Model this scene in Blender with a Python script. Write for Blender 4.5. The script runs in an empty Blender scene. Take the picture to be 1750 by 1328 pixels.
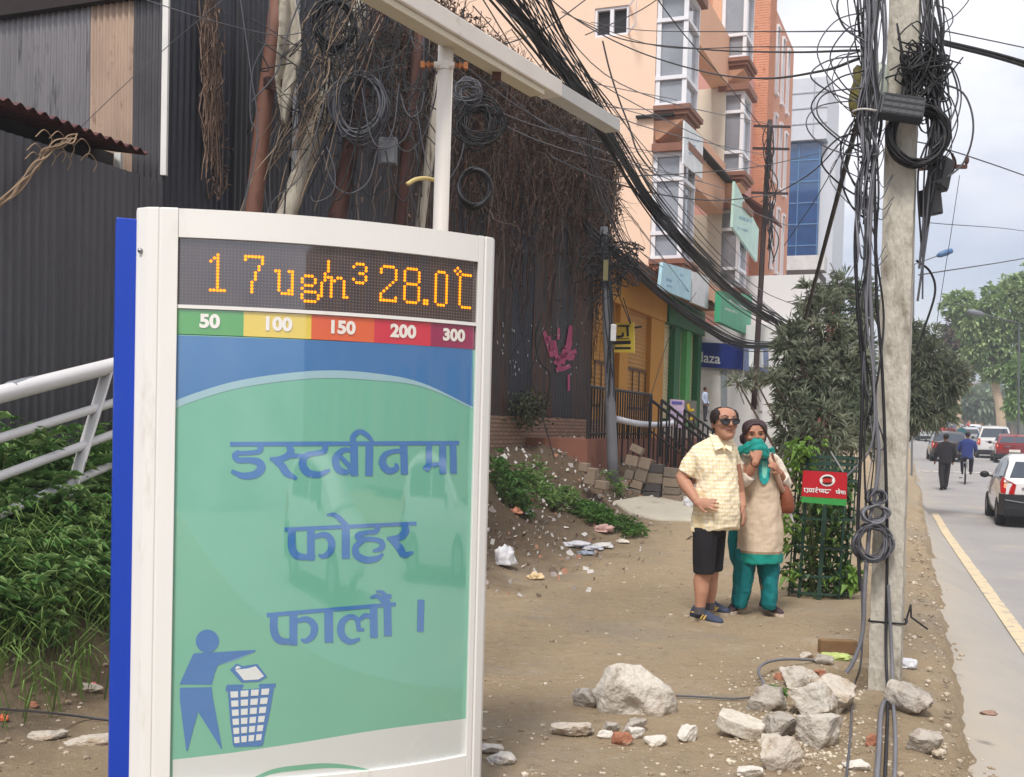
import bpy, bmesh, math, random
from mathutils import Vector, Matrix, noise as mnoise
V = Vector
random.seed(7)
rnd = random.Random(11)
SC = bpy.context.scene
COL = SC.collection

# ------------------------------------------------------------------ camera
FPX, PW, PH = 1900.0, 1750.0, 1328.0
CAMZ, PITCH, ROLL = 1.5, math.radians(-2.0), math.radians(1.5)
PCX, PCY = 875.0, 792.0
F_ = V((0, math.cos(PITCH), math.sin(PITCH)))
U0 = V((0, -math.sin(PITCH), math.cos(PITCH)))
R0 = V((1, 0, 0))
CR = R0 * math.cos(ROLL) + U0 * math.sin(ROLL)
CU = U0 * math.cos(ROLL) - R0 * math.sin(ROLL)
CP = V((0, 0, CAMZ))
cd = bpy.data.cameras.new('camera')
cam = bpy.data.objects.new('camera', cd)
COL.objects.link(cam)
cam.matrix_world = Matrix(((CR.x, CU.x, -F_.x, 0), (CR.y, CU.y, -F_.y, 0), (CR.z, CU.z, -F_.z, CAMZ), (0, 0, 0, 1)))
cd.sensor_width = 36.0
cd.sensor_fit = 'HORIZONTAL'
cd.lens = 36.0 * FPX / PW
cd.shift_x = 0.0
cd.shift_y = (PCY - PH / 2) / PW
cd.clip_start = 0.05
cd.clip_end = 3000
SC.camera = cam

# ------------------------------------------------------------------ sky, sun, exposure
SC.view_settings.view_transform = 'Standard'
SC.view_settings.look = 'None'
SC.view_settings.exposure = 0.52
SC.view_settings.gamma = 1
SUN_EL, SUN_AZ = math.radians(54), math.radians(199)     # azimuth measured from +Y, clockwise
w = bpy.data.worlds.new('World')
SC.world = w
w.use_nodes = True
nt = w.node_tree
nt.nodes.clear()
out = nt.nodes.new('ShaderNodeOutputWorld')
bg = nt.nodes.new('ShaderNodeBackground')
sky = nt.nodes.new('ShaderNodeTexSky')
sky.sky_type = 'NISHITA'
sky.sun_disc = False
sky.sun_elevation = SUN_EL
sky.sun_rotation = SUN_AZ
sky.dust_density = 2.5
tc = nt.nodes.new('ShaderNodeTexCoord')
sep = nt.nodes.new('ShaderNodeSeparateXYZ')
nt.links.new(tc.outputs['Generated'], sep.inputs[0])
mp = nt.nodes.new('ShaderNodeMapping')
mp.inputs['Scale'].default_value = (1.0, 1.0, 2.6)
nt.links.new(tc.outputs['Generated'], mp.inputs[0])
n1 = nt.nodes.new('ShaderNodeTexNoise')
n1.inputs['Scale'].default_value = 4.5
n1.inputs['Detail'].default_value = 7
n1.inputs['Roughness'].default_value = 0.5
nt.links.new(mp.outputs[0], n1.inputs['Vector'])
# cloud cover: nearly closed overhead, thinner towards the horizon
r1 = nt.nodes.new('ShaderNodeMapRange')
r1.inputs[1].default_value = 0.04
r1.inputs[2].default_value = 0.30
r1.inputs[3].default_value = 0.30
r1.inputs[4].default_value = 0.90
nt.links.new(sep.outputs[2], r1.inputs[0])
ad = nt.nodes.new('ShaderNodeMath')
ad.operation = 'MULTIPLY_ADD'
nt.links.new(n1.outputs[0], ad.inputs[0])
ad.inputs[1].default_value = 1.15
ad.inputs[2].default_value = -0.575
ad2 = nt.nodes.new('ShaderNodeMath')
ad2.operation = 'ADD'
ad2.use_clamp = True
nt.links.new(ad.outputs[0], ad2.inputs[0])
nt.links.new(r1.outputs[0], ad2.inputs[1])
sm = nt.nodes.new('ShaderNodeMix')
sm.data_type = 'RGBA'
sm.blend_type = 'MULTIPLY'
sm.inputs[0].default_value = 1
nt.links.new(sky.outputs[0], sm.inputs[6])
sm.inputs[7].default_value = (0.50, 0.62, 0.80, 1)
mx = nt.nodes.new('ShaderNodeMix')
mx.data_type = 'RGBA'
nt.links.new(ad2.outputs[0], mx.inputs[0])
nt.links.new(sm.outputs[2], mx.inputs[6])
mx.inputs[7].default_value = (8.3, 8.3, 8.7, 1)
nt.links.new(mx.outputs[2], bg.inputs[0])
bg.inputs[1].default_value = 0.10
nt.links.new(bg.outputs[0], out.inputs[0])
sl = bpy.data.lights.new('sun', 'SUN')
sl.energy = 2.3
sl.angle = math.radians(13)
sl.color = (1.0, 0.955, 0.89)
so = bpy.data.objects.new('sun', sl)
COL.objects.link(so)
sd = V((math.sin(SUN_AZ) * math.cos(SUN_EL), math.cos(SUN_AZ) * math.cos(SUN_EL), math.sin(SUN_EL)))
so.rotation_euler = sd.to_track_quat('Z', 'Y').to_euler()
so.location = (-6, -12, 20)

# ------------------------------------------------------------------ photo-pixel helpers (estimate a place from where it is seen)
def ray(px, py):
    return F_ + CR * ((px - PCX) / FPX) + CU * ((PCY - py) / FPX)
def W(px, py, d):                       # point at depth d
    return CP + ray(px, py) * d
def WY(px, py, Y):                      # point at world Y
    r = ray(px, py)
    return CP + r * (Y / r.y)
def G(px, py, z=0.0):                   # point on the level z
    r = ray(px, py)
    return CP + r * ((z - CAMZ) / r.z)
def PL(px, py, p0, n):                  # point on a plane
    r = ray(px, py)
    return CP + r * ((p0 - CP).dot(n) / r.dot(n))
def lerp(a, b, t):
    return a + (b - a) * t
def sstep(a, b, x):
    t = max(0.0, min(1.0, (x - a) / (b - a)))
    return t * t * (3 - 2 * t)
def nz(p, s=1.0, o=0.0):
    return mnoise.noise(V((p[0] * s + o, p[1] * s - o, p[2] * s + o * 0.5)))

# ------------------------------------------------------------------ materials
def L(c):                               # sRGB 0-255 -> linear
    return tuple((x / 255 / 12.92) if x / 255 <= 0.04045 else ((x / 255 + 0.055) / 1.055) ** 2.4 for x in c)
_MC = {}
def mat(name, col, rough=0.75, metal=0.0, var=0.14, vs=4.0, bump=0.0, bs=40.0, spec=0.4, dirt=None, coat=0.0,
        emit=0.0, stretch=None, trans=0.0, seed=0.0, sss=None):
    """plain procedural surface; dirt = (colour, threshold, scale)"""
    if name in _MC:
        return _MC[name]
    m = bpy.data.materials.new(name)
    _MC[name] = m
    m.use_nodes = True
    t = m.node_tree
    b = t.nodes['Principled BSDF']
    b.inputs['Roughness'].default_value = rough
    b.inputs['Metallic'].default_value = metal
    b.inputs['Specular IOR Level'].default_value = spec
    b.inputs['Coat Weight'].default_value = coat
    b.inputs['Coat Roughness'].default_value = 0.03
    if coat > .9: b.inputs['Coat IOR'].default_value = 2.25
    tcn = t.nodes.new('ShaderNodeTexCoord')
    vec = tcn.outputs['Object']
    mpn = t.nodes.new('ShaderNodeMapping')
    mpn.inputs['Location'].default_value = (seed, seed * 1.7, 0)
    if stretch:
        mpn.inputs['Scale'].default_value = stretch
    t.links.new(vec, mpn.inputs[0])
    vec = mpn.outputs[0]
    n = t.nodes.new('ShaderNodeTexNoise')
    n.inputs['Scale'].default_value = vs
    n.inputs['Detail'].default_value = 7
    n.inputs['Roughness'].default_value = 0.6
    t.links.new(vec, n.inputs['Vector'])
    mr = t.nodes.new('ShaderNodeMapRange')
    mr.inputs[1].default_value = 0.25
    mr.inputs[2].default_value = 0.75
    t.links.new(n.outputs[0], mr.inputs[0])
    mix = t.nodes.new('ShaderNodeMix')
    mix.data_type = 'RGBA'
    t.links.new(mr.outputs[0], mix.inputs[0])
    mix.inputs[6].default_value = (*[max(0, c * (1 - var)) for c in col[:3]], 1)
    mix.inputs[7].default_value = (*[min(1, c * (1 + var)) for c in col[:3]], 1)
    cs = mix.outputs[2]
    if dirt:
        dc, th, ds = dirt
        n2 = t.nodes.new('ShaderNodeTexNoise')
        n2.inputs['Scale'].default_value = ds
        n2.inputs['Detail'].default_value = 9
        n2.inputs['Roughness'].default_value = 0.68
        t.links.new(vec, n2.inputs['Vector'])
        m2 = t.nodes.new('ShaderNodeMapRange')
        m2.inputs[1].default_value = th
        m2.inputs[2].default_value = th + 0.14
        t.links.new(n2.outputs[0], m2.inputs[0])
        mix2 = t.nodes.new('ShaderNodeMix')
        mix2.data_type = 'RGBA'
        t.links.new(m2.outputs[0], mix2.inputs[0])
        t.links.new(cs, mix2.inputs[6])
        mix2.inputs[7].default_value = (*dc[:3], 1)
        cs = mix2.outputs[2]
    t.links.new(cs, b.inputs['Base Color'])
    if bump:
        n3 = t.nodes.new('ShaderNodeTexNoise')
        n3.inputs['Scale'].default_value = bs
        n3.inputs['Detail'].default_value = 6
        t.links.new(vec, n3.inputs['Vector'])
        bp = t.nodes.new('ShaderNodeBump')
        bp.inputs['Strength'].default_value = bump
        bp.inputs['Distance'].default_value = 0.02
        t.links.new(n3.outputs[0], bp.inputs['Height'])
        t.links.new(bp.outputs[0], b.inputs['Normal'])
    if emit:
        t.links.new(cs, b.inputs['Emission Color'])
        b.inputs['Emission Strength'].default_value = emit
    if trans:
        b.inputs['Subsurface Weight'].default_value = 0.0
        tr = t.nodes.new('ShaderNodeBsdfTranslucent')
        t.links.new(cs, tr.inputs[0])
        ms = t.nodes.new('ShaderNodeMixShader')
        ms.inputs[0].default_value = trans
        t.links.new(b.outputs[0], ms.inputs[1])
        t.links.new(tr.outputs[0], ms.inputs[2])
        t.links.new(ms.outputs[0], t.nodes['Material Output'].inputs[0])
    return m
def nodes(m):
    return m.node_tree, m.node_tree.nodes['Principled BSDF']

# ------------------------------------------------------------------ mesh builder
class MB:
    def __init__(s):
        s.v = []; s.f = []; s.mi = []; s.cur = 0
    def add(s, vs, fs):
        o = len(s.v)
        s.v.extend([tuple(p) for p in vs])
        for f in fs:
            s.f.append(tuple(i + o for i in f)); s.mi.append(s.cur)
        return s
    def box(s, c, size, rot=None):
        hx, hy, hz = size[0] / 2, size[1] / 2, size[2] / 2
        ps = [V((x, y, z)) for z in (-hz, hz) for y in (-hy, hy) for x in (-hx, hx)]
        if rot is not None:
            ps = [rot @ p for p in ps]
        c = V(c)
        return s.add([p + c for p in ps], [(0, 2, 3, 1), (4, 5, 7, 6), (0, 1, 5, 4), (2, 6, 7, 3), (0, 4, 6, 2), (1, 3, 7, 5)])
    def beam(s, a, b, wd, ht, up=V((0, 0, 1))):       # box from a to b
        a, b = V(a), V(b)
        d = (b - a).normalized()
        sd_ = d.cross(up)
        sd_ = sd_.normalized() if sd_.length > 1e-5 else V((1, 0, 0))
        u = sd_.cross(d)
        ps = []
        for p in (a, b):
            for j in (-1, 1):
                for i in (-1, 1):
                    ps.append(p + sd_ * (i * wd / 2) + u * (j * ht / 2))
        return s.add(ps, [(0, 2, 3, 1), (4, 5, 7, 6), (0, 1, 5, 4), (2, 6, 7, 3), (0, 4, 6, 2), (1, 3, 7, 5)])
    def tube(s, pts, r, n=6, cap=True):
        pts = [V(p) for p in pts]
        k = len(pts)
        rs = r if isinstance(r, (list, tuple)) else [r] * k
        d0 = (pts[1] - pts[0]).normalized()
        a = d0.cross(V((0.13, 0.27, 0.95)))
        if a.length < 0.05:
            a = d0.cross(V((1, 0.1, 0)))
        a.normalize()
        vs = []
        for i, p in enumerate(pts):
            d = (pts[min(i + 1, k - 1)] - pts[max(i - 1, 0)])
            d = d.normalized() if d.length > 1e-9 else d0
            a = (a - d * a.dot(d))
            a = a.normalized() if a.length > 1e-6 else d.orthogonal().normalized()
            b = d.cross(a)
            for j in range(n):
                t = 2 * math.pi * j / n
                vs.append(p + a * (math.cos(t) * rs[i]) + b * (math.sin(t) * rs[i]))
        fs = []
        for i in range(k - 1):
            for j in range(n):
                fs.append((i * n + j, i * n + (j + 1) % n, (i + 1) * n + (j + 1) % n, (i + 1) * n + j))
        if cap:
            fs.append(tuple(range(n - 1, -1, -1)))
            fs.append(tuple((k - 1) * n + j for j in range(n)))
        return s.add(vs, fs)
    def loft(s, rings, closed=True, cap=True):
        n = len(rings[0])
        vs = [p for r in rings for p in r]
        fs = []
        m = n if closed else n - 1
        for i in range(len(rings) - 1):
            for j in range(m):
                fs.append((i * n + j, i * n + (j + 1) % n, (i + 1) * n + (j + 1) % n, (i + 1) * n + j))
        if cap and closed:
            fs.append(tuple(range(n - 1, -1, -1)))
            fs.append(tuple((len(rings) - 1) * n + j for j in range(n)))
        return s.add(vs, fs)
    def grid(s, P):                                    # P[i][j] points
        n = len(P[0])
        return s.add([p for r in P for p in r], [(i * n + j, i * n + j + 1, (i + 1) * n + j + 1, (i + 1) * n + j)
                                                 for i in range(len(P) - 1) for j in range(n - 1)])
    def ell(s, c, r, rot=None, n=10, m=7, jit=0.0, sd=0.0):
        c = V(c)
        vs = []
        for i in range(m + 1):
            th = math.pi * i / m
            for j in range(n):
                ph = 2 * math.pi * j / n
                p = V((math.sin(th) * math.cos(ph), math.sin(th) * math.sin(ph), math.cos(th)))
                if jit:
                    p *= 1 + jit * nz(p, 1.7, sd)
                p = V((p.x * r[0], p.y * r[1], p.z * r[2]))
                if rot is not None:
                    p = rot @ p
                vs.append(c + p)
        fs = [(i * n + j, (i + 1) * n + j, (i + 1) * n + (j + 1) % n, i * n + (j + 1) % n) for i in range(m) for j in range(n)]
        return s.add(vs, fs)
    def prism(s, poly, ex):                            # planar polygon of points extruded by vector
        n = len(poly)
        ex = V(ex)
        vs = [V(p) for p in poly] + [V(p) + ex for p in poly]
        fs = [tuple(range(n - 1, -1, -1)), tuple(range(n, 2 * n))]
        fs += [(i, (i + 1) % n, n + (i + 1) % n, n + i) for i in range(n)]
        return s.add(vs, fs)
    def build(s, name, m, parent=None, smooth=False, base=None, local=False, bevel=0.0, weld=False):
        """world-space vertices; top level: origin at the base; child: relative to its thing"""
        me = bpy.data.meshes.new(name)
        o = bpy.data.objects.new(name, me)
        COL.objects.link(o)
        if parent is not None:
            o.parent = parent
            root = parent.parent if parent.parent else parent
            off = V((0, 0, 0)) if local else V(root.location)
            vs = [(p[0] - off.x, p[1] - off.y, p[2] - off.z) for p in s.v]
        else:
            if base is None:
                xs = [p[0] for p in s.v]; ys = [p[1] for p in s.v]; zs = [p[2] for p in s.v]
                base = V(((min(xs) + max(xs)) / 2, (min(ys) + max(ys)) / 2, min(zs)))
            base = V(base)
            o.location = base
            vs = [(p[0] - base.x, p[1] - base.y, p[2] - base.z) for p in s.v]
        me.from_pydata(vs, [], s.f)
        for mm in (m if isinstance(m, (list, tuple)) else [m]):
            me.materials.append(mm)
        if any(s.mi):
            me.polygons.foreach_set('material_index', s.mi)
        if smooth:
            me.polygons.foreach_set('use_smooth', [True] * len(me.polygons))
        me.update()
        if getattr(s, 'soft', False):
            me.polygons.foreach_set('use_smooth', [True] * len(me.polygons))
            es = o.modifiers.new('edges', 'EDGE_SPLIT'); es.split_angle = math.radians(30)
        if weld or bevel:
            bm = bmesh.new(); bm.from_mesh(me)
            bmesh.ops.remove_doubles(bm, verts=bm.verts, dist=1e-5)
            bmesh.ops.recalc_face_normals(bm, faces=bm.faces)
            bm.to_mesh(me); bm.free()
        if bevel:
            md = o.modifiers.new('bevel', 'BEVEL')
            md.width = bevel; md.segments = 2; md.limit_method = 'ANGLE'
        return o
def tag(o, label=None, cat=None, group=None, kind=None):
    if label: o['label'] = label
    if cat: o['category'] = cat
    if group: o['group'] = group
    if kind: o['kind'] = kind
    return o
def thing(name, label, cat, loc, group=None, rz=0.0):
    o = bpy.data.objects.new(name, None)
    COL.objects.link(o)
    o.location = loc
    o.rotation_euler = (0, 0, rz)
    o.empty_display_size = 0.1
    return tag(o, label, cat, group)
def remesh(o, vox=0.01, smooth=6, fac=0.5):
    md = o.modifiers.new('fuse', 'REMESH')
    md.mode = 'VOXEL'; md.voxel_size = vox; md.use_smooth_shade = True
    if smooth:
        m2 = o.modifiers.new('soften', 'SMOOTH')
        m2.factor = fac; m2.iterations = smooth
    return o
def copy_tree(o, parent=None):
    c = o.copy()
    COL.objects.link(c)
    if parent: c.parent = parent
    for ch in list(o.children):
        copy_tree(ch, c)
    return c
def sag(a, b, drop, n=14, wob=0.0, sd=0):
    a, b = V(a), V(b)
    out_ = []
    for i in range(n + 1):
        t = i / n
        p = a.lerp(b, t)
        p.z -= drop * 4 * t * (1 - t)
        if wob:
            p += V((nz((t * 3, sd, 0), 1, sd), nz((t * 3, sd, 5), 1, sd), nz((t * 3, sd, 9), 1, sd))) * (wob * math.sin(math.pi * t))
        out_.append(p)
    return out_
def spline(pts, n=6):                                  # Catmull-Rom through points
    pts = [V(p) for p in pts]
    q = [pts[0] * 2 - pts[1]] + pts + [pts[-1] * 2 - pts[-2]]
    o = []
    for i in range(1, len(q) - 2):
        for k in range(n):
            t = k / n
            p0, p1, p2, p3 = q[i - 1], q[i], q[i + 1], q[i + 2]
            o.append(0.5 * ((2 * p1) + (p2 - p0) * t + (2 * p0 - 5 * p1 + 4 * p2 - p3) * t * t + (3 * p1 - p0 - 3 * p2 + p3) * t ** 3))
    o.append(pts[-1])
    return o
def text_mesh(s, size, bold=0.0):                      # (verts 2d, faces) of a line of text, centred
    cu = bpy.data.curves.new('lettering', 'FONT')
    cu.body = s; cu.size = size; cu.offset = bold; cu.align_x = 'CENTER'; cu.align_y = 'CENTER'; cu.resolution_u = 4
    o = bpy.data.objects.new('lettering', cu)
    COL.objects.link(o)
    bpy.context.view_layer.update()
    me = bpy.data.meshes.new_from_object(o.evaluated_get(bpy.context.evaluated_depsgraph_get()))
    vs = [(v.co.x, v.co.y) for v in me.vertices]
    fs = [tuple(p.vertices) for p in me.polygons]
    bpy.data.objects.remove(o); bpy.data.meshes.remove(me); bpy.data.curves.remove(cu)
    return vs, fs
def stroke(pts, ws, step=6.0):                         # 2-d stroke with a width at each node -> quads (list of 4-point polys)
    q = [V((p[0], p[1], w_)) for p, w_ in zip(pts, ws)]
    if len(q) > 2:
        q = spline(q, 6)
    else:
        k = max(1, int((q[1] - q[0]).length / step))
        q = [q[0].lerp(q[1], i / k) for i in range(k + 1)]
    Lf, Rt = [], []
    for i, p in enumerate(q):
        d = q[min(i + 1, len(q) - 1)] - q[max(i - 1, 0)]
        d = V((d.x, d.y)); d = d.normalized() if d.length > 1e-6 else V((1, 0))
        nn = V((-d.y, d.x))
        Lf.append((p.x + nn.x * p.z / 2, p.y + nn.y * p.z / 2)); Rt.append((p.x - nn.x * p.z / 2, p.y - nn.y * p.z / 2))
    return [(Lf[i], Lf[i + 1], Rt[i + 1], Rt[i]) for i in range(len(q) - 1)]

# ------------------------------------------------------------------ plan of the place
def XL(Y): return 2.66 + 0.40 * (Y - 22.5)             # the line of the wall and of the shop fronts
def XE(Y): return 2.69 + 0.35 * (Y - 6.6)              # broken edge of the dirt
def XY(Y): return 4.49 + 0.326 * (Y - 9.74)            # yellow edge line of the road
def rise(Y): return max(0.0, 0.018 * (min(Y, 130) - 21.0))
def roadz(Y): return -0.36 + rise(Y)
WD = V((0.40, 1, 0)).normalized()                      # along the wall, away from the camera
WN = V((1, -0.40, 0)).normalized()                     # out of the wall, towards the road
W0 = V((XL(0), 0, 0))
def wall_pt(px, py, off=0.0):
    return PL(px, py, W0 + WN * off, WN)
def gz(x, y):
    """height of the dirt"""
    s = (x - XL(y)) / 1.077
    z = rise(y) * 0.8 + 0.42 * sstep(11.5, 17.5, y) * (1 - 0.7 * sstep(3.2, 6.5, s))
    fade = 1 - sstep(18.5, 20.5, y)
    if s < 2.6:
        k = 1 - sstep(0.15, 2.15, s + 0.35 * nz((x, y, 0), 0.9))
        z += 0.85 * k * fade
        z += k * fade * (0.14 * nz((x, y, 1), 2.2) + 0.08 * nz((x, y, 1), 6.0))
    z += 0.03 * nz((x, y, 2), 0.7) + 0.012 * nz((x, y, 3), 3.1) + 0.006 * nz((x, y, 4), 9.0)
    z += 0.36 * math.exp(-((x - 8.0) / .55) ** 2 - ((y - 22.6) / 1.3) ** 2)
    # the dug hole beside the concrete pole
    for hx, hy, rx, ry, dp in HOLES:
        d = math.hypot((x - hx) / rx, (y - hy) / ry)
        if d < 1.4:
            z -= dp * (1 - sstep(0.75, 1.15, d + 0.25 * nz((x, y, 6), 5)))
    return z
def GT(px, py, lift=0.0):               # where the line of sight meets the dirt
    r = ray(px, py); a, b = 2.0, 2.0
    while b < 90:
        p = CP + r * b
        if p.z < gz(p.x, p.y) + lift: break
        a = b; b += 0.15
    for _ in range(18):
        m = (a + b) / 2; p = CP + r * m
        if p.z < gz(p.x, p.y) + lift: b = m
        else: a = m
    return CP + r * b
HOLES = []
_h = G(1474, 1160)
_h2 = G(1425, 1108)
HOLES = [(_h.x, _h.y, 0.17, 0.26, 0.50), (_h2.x, _h2.y, 0.30, 0.26, 0.12)]
# ================================================================== GROUND, ROAD
def dirt_mat():
    m = mat('dirt', L((190, 168, 138)), rough=0.95, var=0.10, vs=1.1, spec=0.15)
    t, b = nodes(m)
    tcn = t.nodes.new('ShaderNodeTexCoord')
    base = b.inputs['Base Color'].links[0].from_socket
    def noise(sc, det=8, ro=0.6):
        n = t.nodes.new('ShaderNodeTexNoise'); n.inputs['Scale'].default_value = sc
        n.inputs['Detail'].default_value = det; n.inputs['Roughness'].default_value = ro
        t.links.new(tcn.outputs['Object'], n.inputs['Vector']); return n.outputs[0]
    def rng(s, a, b_, c=0.0, d=1.0):
        n = t.nodes.new('ShaderNodeMapRange'); n.inputs[1].default_value = a; n.inputs[2].default_value = b_
        n.inputs[3].default_value = c; n.inputs[4].default_value = d
        t.links.new(s, n.inputs[0]); return n.outputs[0]
    def mixc(f, a, c):
        n = t.nodes.new('ShaderNodeMix'); n.data_type = 'RGBA'
        t.links.new(f, n.inputs[0]); t.links.new(a, n.inputs[6])
        n.inputs[7].default_value = (*c, 1); return n.outputs[2]
    c = mixc(rng(noise(0.55, 6), 0.50, 0.72, 0, 0.7), base, L((168, 148, 120)))
    c = mixc(rng(noise(2.3, 9, 0.7), 0.55, 0.72, 0, 0.65), c, L((206, 194, 174)))
    c = mixc(rng(noise(0.9, 9, 0.72), 0.56, 0.70, 0, 0.6), c, L((158, 152, 142)))
    c = mixc(rng(noise(24, 4, 0.7), 0.60, 0.70, 0, 0.5), c, L((132, 114, 92)))
    v = t.nodes.new('ShaderNodeTexVoronoi'); v.inputs['Scale'].default_value = 34
    t.links.new(tcn.outputs['Object'], v.inputs['Vector'])
    c = mixc(rng(v.outputs['Distance'], 0.10, 0.16, 0.55, 0), c, L((206, 196, 180)))
    c = mixc(rng(noise(5.5, 9, 0.75), 0.55, 0.66, 0, 0.5), c, L((146, 128, 104)))
    c = mixc(rng(noise(13, 6, 0.7), 0.58, 0.66, 0, 0.6), c, L((208, 196, 176)))
    c = mixc(rng(noise(0.35, 8, 0.7), 0.50, 0.60, 0, 0.5), c, L((164, 156, 142)))
    c = mixc(rng(noise(3.2, 10, 0.8), 0.60, 0.66, 0, 0.45), c, L((126, 110, 90)))
    # dark burnt soil of the rubbish heap and the weed bank along the wall
    dn = t.nodes.new('ShaderNodeVectorMath'); dn.operation = 'DOT_PRODUCT'; dn.inputs[1].default_value = (1 / 1.077, -.4 / 1.077, 0)
    t.links.new(tcn.outputs['Object'], dn.inputs[0])
    ms = t.nodes.new('ShaderNodeMath'); ms.operation = 'MULTIPLY_ADD'; t.links.new(noise(1.6, 7, .65), ms.inputs[0]); ms.inputs[1].default_value = 1.5; t.links.new(dn.outputs['Value'], ms.inputs[2])
    c = mixc(rng(ms.outputs[0], -5.887 + 2.15, -5.887 + 3.15, 0.85, 0), c, L((90, 75, 62)))
    t.links.new(c, b.inputs['Base Color'])
    a1 = t.nodes.new('ShaderNodeMath'); a1.operation = 'MULTIPLY_ADD'
    t.links.new(noise(60, 6, 0.75), a1.inputs[0]); a1.inputs[1].default_value = 0.7
    t.links.new(noise(9, 6), a1.inputs[2])
    bp = t.nodes.new('ShaderNodeBump'); bp.inputs['Strength'].default_value = 1.0; bp.inputs['Distance'].default_value = 0.05
    t.links.new(a1.outputs[0], bp.inputs['Height']); t.links.new(bp.outputs[0], b.inputs['Normal'])
    return m
M_DIRT = dirt_mat()
def dusty():
    t, b = nodes(M_ASPH); base = b.inputs['Base Color'].links[0].from_socket
    tcn = t.nodes.new('ShaderNodeTexCoord'); dn = t.nodes.new('ShaderNodeVectorMath'); dn.operation = 'DOT_PRODUCT'; dn.inputs[1].default_value = (1, -.338, 0); t.links.new(tcn.outputs['Object'], dn.inputs[0])
    n = t.nodes.new('ShaderNodeTexNoise'); n.inputs['Scale'].default_value = 1.7; n.inputs['Detail'].default_value = 9; n.inputs['Roughness'].default_value = .7; t.links.new(tcn.outputs['Object'], n.inputs['Vector'])
    a = t.nodes.new('ShaderNodeMath'); a.operation = 'MULTIPLY_ADD'; t.links.new(n.outputs[0], a.inputs[0]); a.inputs[1].default_value = 1.6; t.links.new(dn.outputs['Value'], a.inputs[2])
    r = t.nodes.new('ShaderNodeMapRange'); r.inputs[1].default_value = .42 + 1.0; r.inputs[2].default_value = .42 + 2.0; r.inputs[3].default_value = .62; r.inputs[4].default_value = 0; t.links.new(a.outputs[0], r.inputs[0])
    x = t.nodes.new('ShaderNodeMix'); x.data_type = 'RGBA'; t.links.new(r.outputs[0], x.inputs[0]); t.links.new(base, x.inputs[6]); x.inputs[7].default_value = (*L((182, 171, 154)), 1)
    v = t.nodes.new('ShaderNodeTexVoronoi'); v.feature = 'DISTANCE_TO_EDGE'; v.inputs['Scale'].default_value = .55; t.links.new(tcn.outputs['Object'], v.inputs['Vector'])
    w_ = t.nodes.new('ShaderNodeMix'); w_.data_type = 'RGBA'; r2 = t.nodes.new('ShaderNodeMapRange'); r2.inputs[1].default_value = .003; r2.inputs[2].default_value = .012; r2.inputs[3].default_value = .0; r2.inputs[4].default_value = 0
    t.links.new(v.outputs['Distance'], r2.inputs[0]); t.links.new(r2.outputs[0], w_.inputs[0]); t.links.new(x.outputs[2], w_.inputs[6]); w_.inputs[7].default_value = (*L((96, 92, 90)), 1)
    t.links.new(w_.outputs[2], b.inputs['Base Color'])
def edge_x(Y):                                         # ragged broken edge
    return XE(Y) + 0.10 * nz((0, Y, 0), 1.1, 3) + 0.05 * nz((0, Y, 0), 4.5, 8)
ys = [-14, -10, -6, -3, 0, 1.5, 2.5, 3.2]
y = 3.8
while y < 13: ys.append(y); y += 0.065
while y < 27: ys.append(y); y += 0.22
while y < 60: ys.append(y); y += 1.2
while y < 400: ys.append(y); y *= 1.12
ys.append(900)
P = []
for y in ys:
    row = []
    xl, xe = XL(y) - 0.1, edge_x(y)
    for dx in (400, 60, 20, 8, 4, 2, 1):
        row.append(V((xl - dx, y, max(gz(xl + 0.1, y), 0.0))))
    n = 100
    for i in range(n + 1):
        x = lerp(xl, xe, i / n)
        zz = gz(x, y)
        if i > n - 3: zz -= 0.015 * (i - n + 3)
        row.append(V((x, y, zz)))
    zr = roadz(y)
    row.append(V((xe + 0.03, y, zr + 0.24 + 0.02 * nz((y, 3, 0), 6))))
    row.append(V((xe + 0.09, y, zr + 0.17)))
    row.append(V((xe + 0.30, y, zr - 0.10)))
    row.append(V((xe + 1.5, y, zr - 0.12)))
    row.append(V((xe + 11.6, y, zr - 0.12)))
    row.append(V((xe + 11.7, y, zr + 0.10)))
    row.append(V((xe + 14.0, y, zr + 0.12)))
    row.append(V((xe + 40.0, y, zr + 0.3)))
    row.append(V((xe + 500.0, y, zr + 1.0)))
    P.append(row)
mb = MB(); mb.grid(P)
o = mb.build('ground', M_DIRT, smooth=True, base=(0, 0, 0)); tag(o, kind='structure')

M_ASPH = mat('asphalt', L((154, 151, 150)), rough=0.9, var=0.09, vs=0.8, bump=0.35, bs=130, spec=0.25,
             dirt=(L((176, 164, 146)), 0.56, 0.5))
dusty()
P = []
y = -14.0
yr = []
while y < 30: yr.append(y); y += 0.35
while y < 320: yr.append(y); y *= 1.08
for y in yr:
    z = roadz(y); xe = edge_x(y); xy = max(XY(y), XE(y) + 0.3)
    row = [V((xe - 0.06, y, z + 0.17)), V((xe + 0.05, y, z + 0.20 + 0.015 * nz((y, 0, 0), 5))), V((lerp(xe, xy, .5), y, z + 0.13 + 0.02 * nz((y, 2, 0), 2.2))), V((xy - 0.06, y, z + 0.02))]
    for k in range(9):
        row.append(V((xy + 0.1 + k * 1.28, y, z + 0.01 * nz((k, y, 0), 0.6))))
    P.append(row)
mb = MB(); mb.grid(P)
o = mb.build('road', M_ASPH, smooth=True, base=(0, 0, 0)); tag(o, kind='structure')
def road_at(x, y):                                     # height of the asphalt sheet
    z = roadz(y); xe = edge_x(y); xy = max(XY(y), XE(y) + 0.3)
    if x > xy: return z
    return z + 0.17 * max(0, min(1, (xy - x) / (xy - xe)))
M_YEL = mat('road_paint', L((214, 194, 160)), rough=0.85, var=0.08, vs=6, dirt=(L((172, 162, 148)), 0.49, 6))
mb = MB()
P = []
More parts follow.
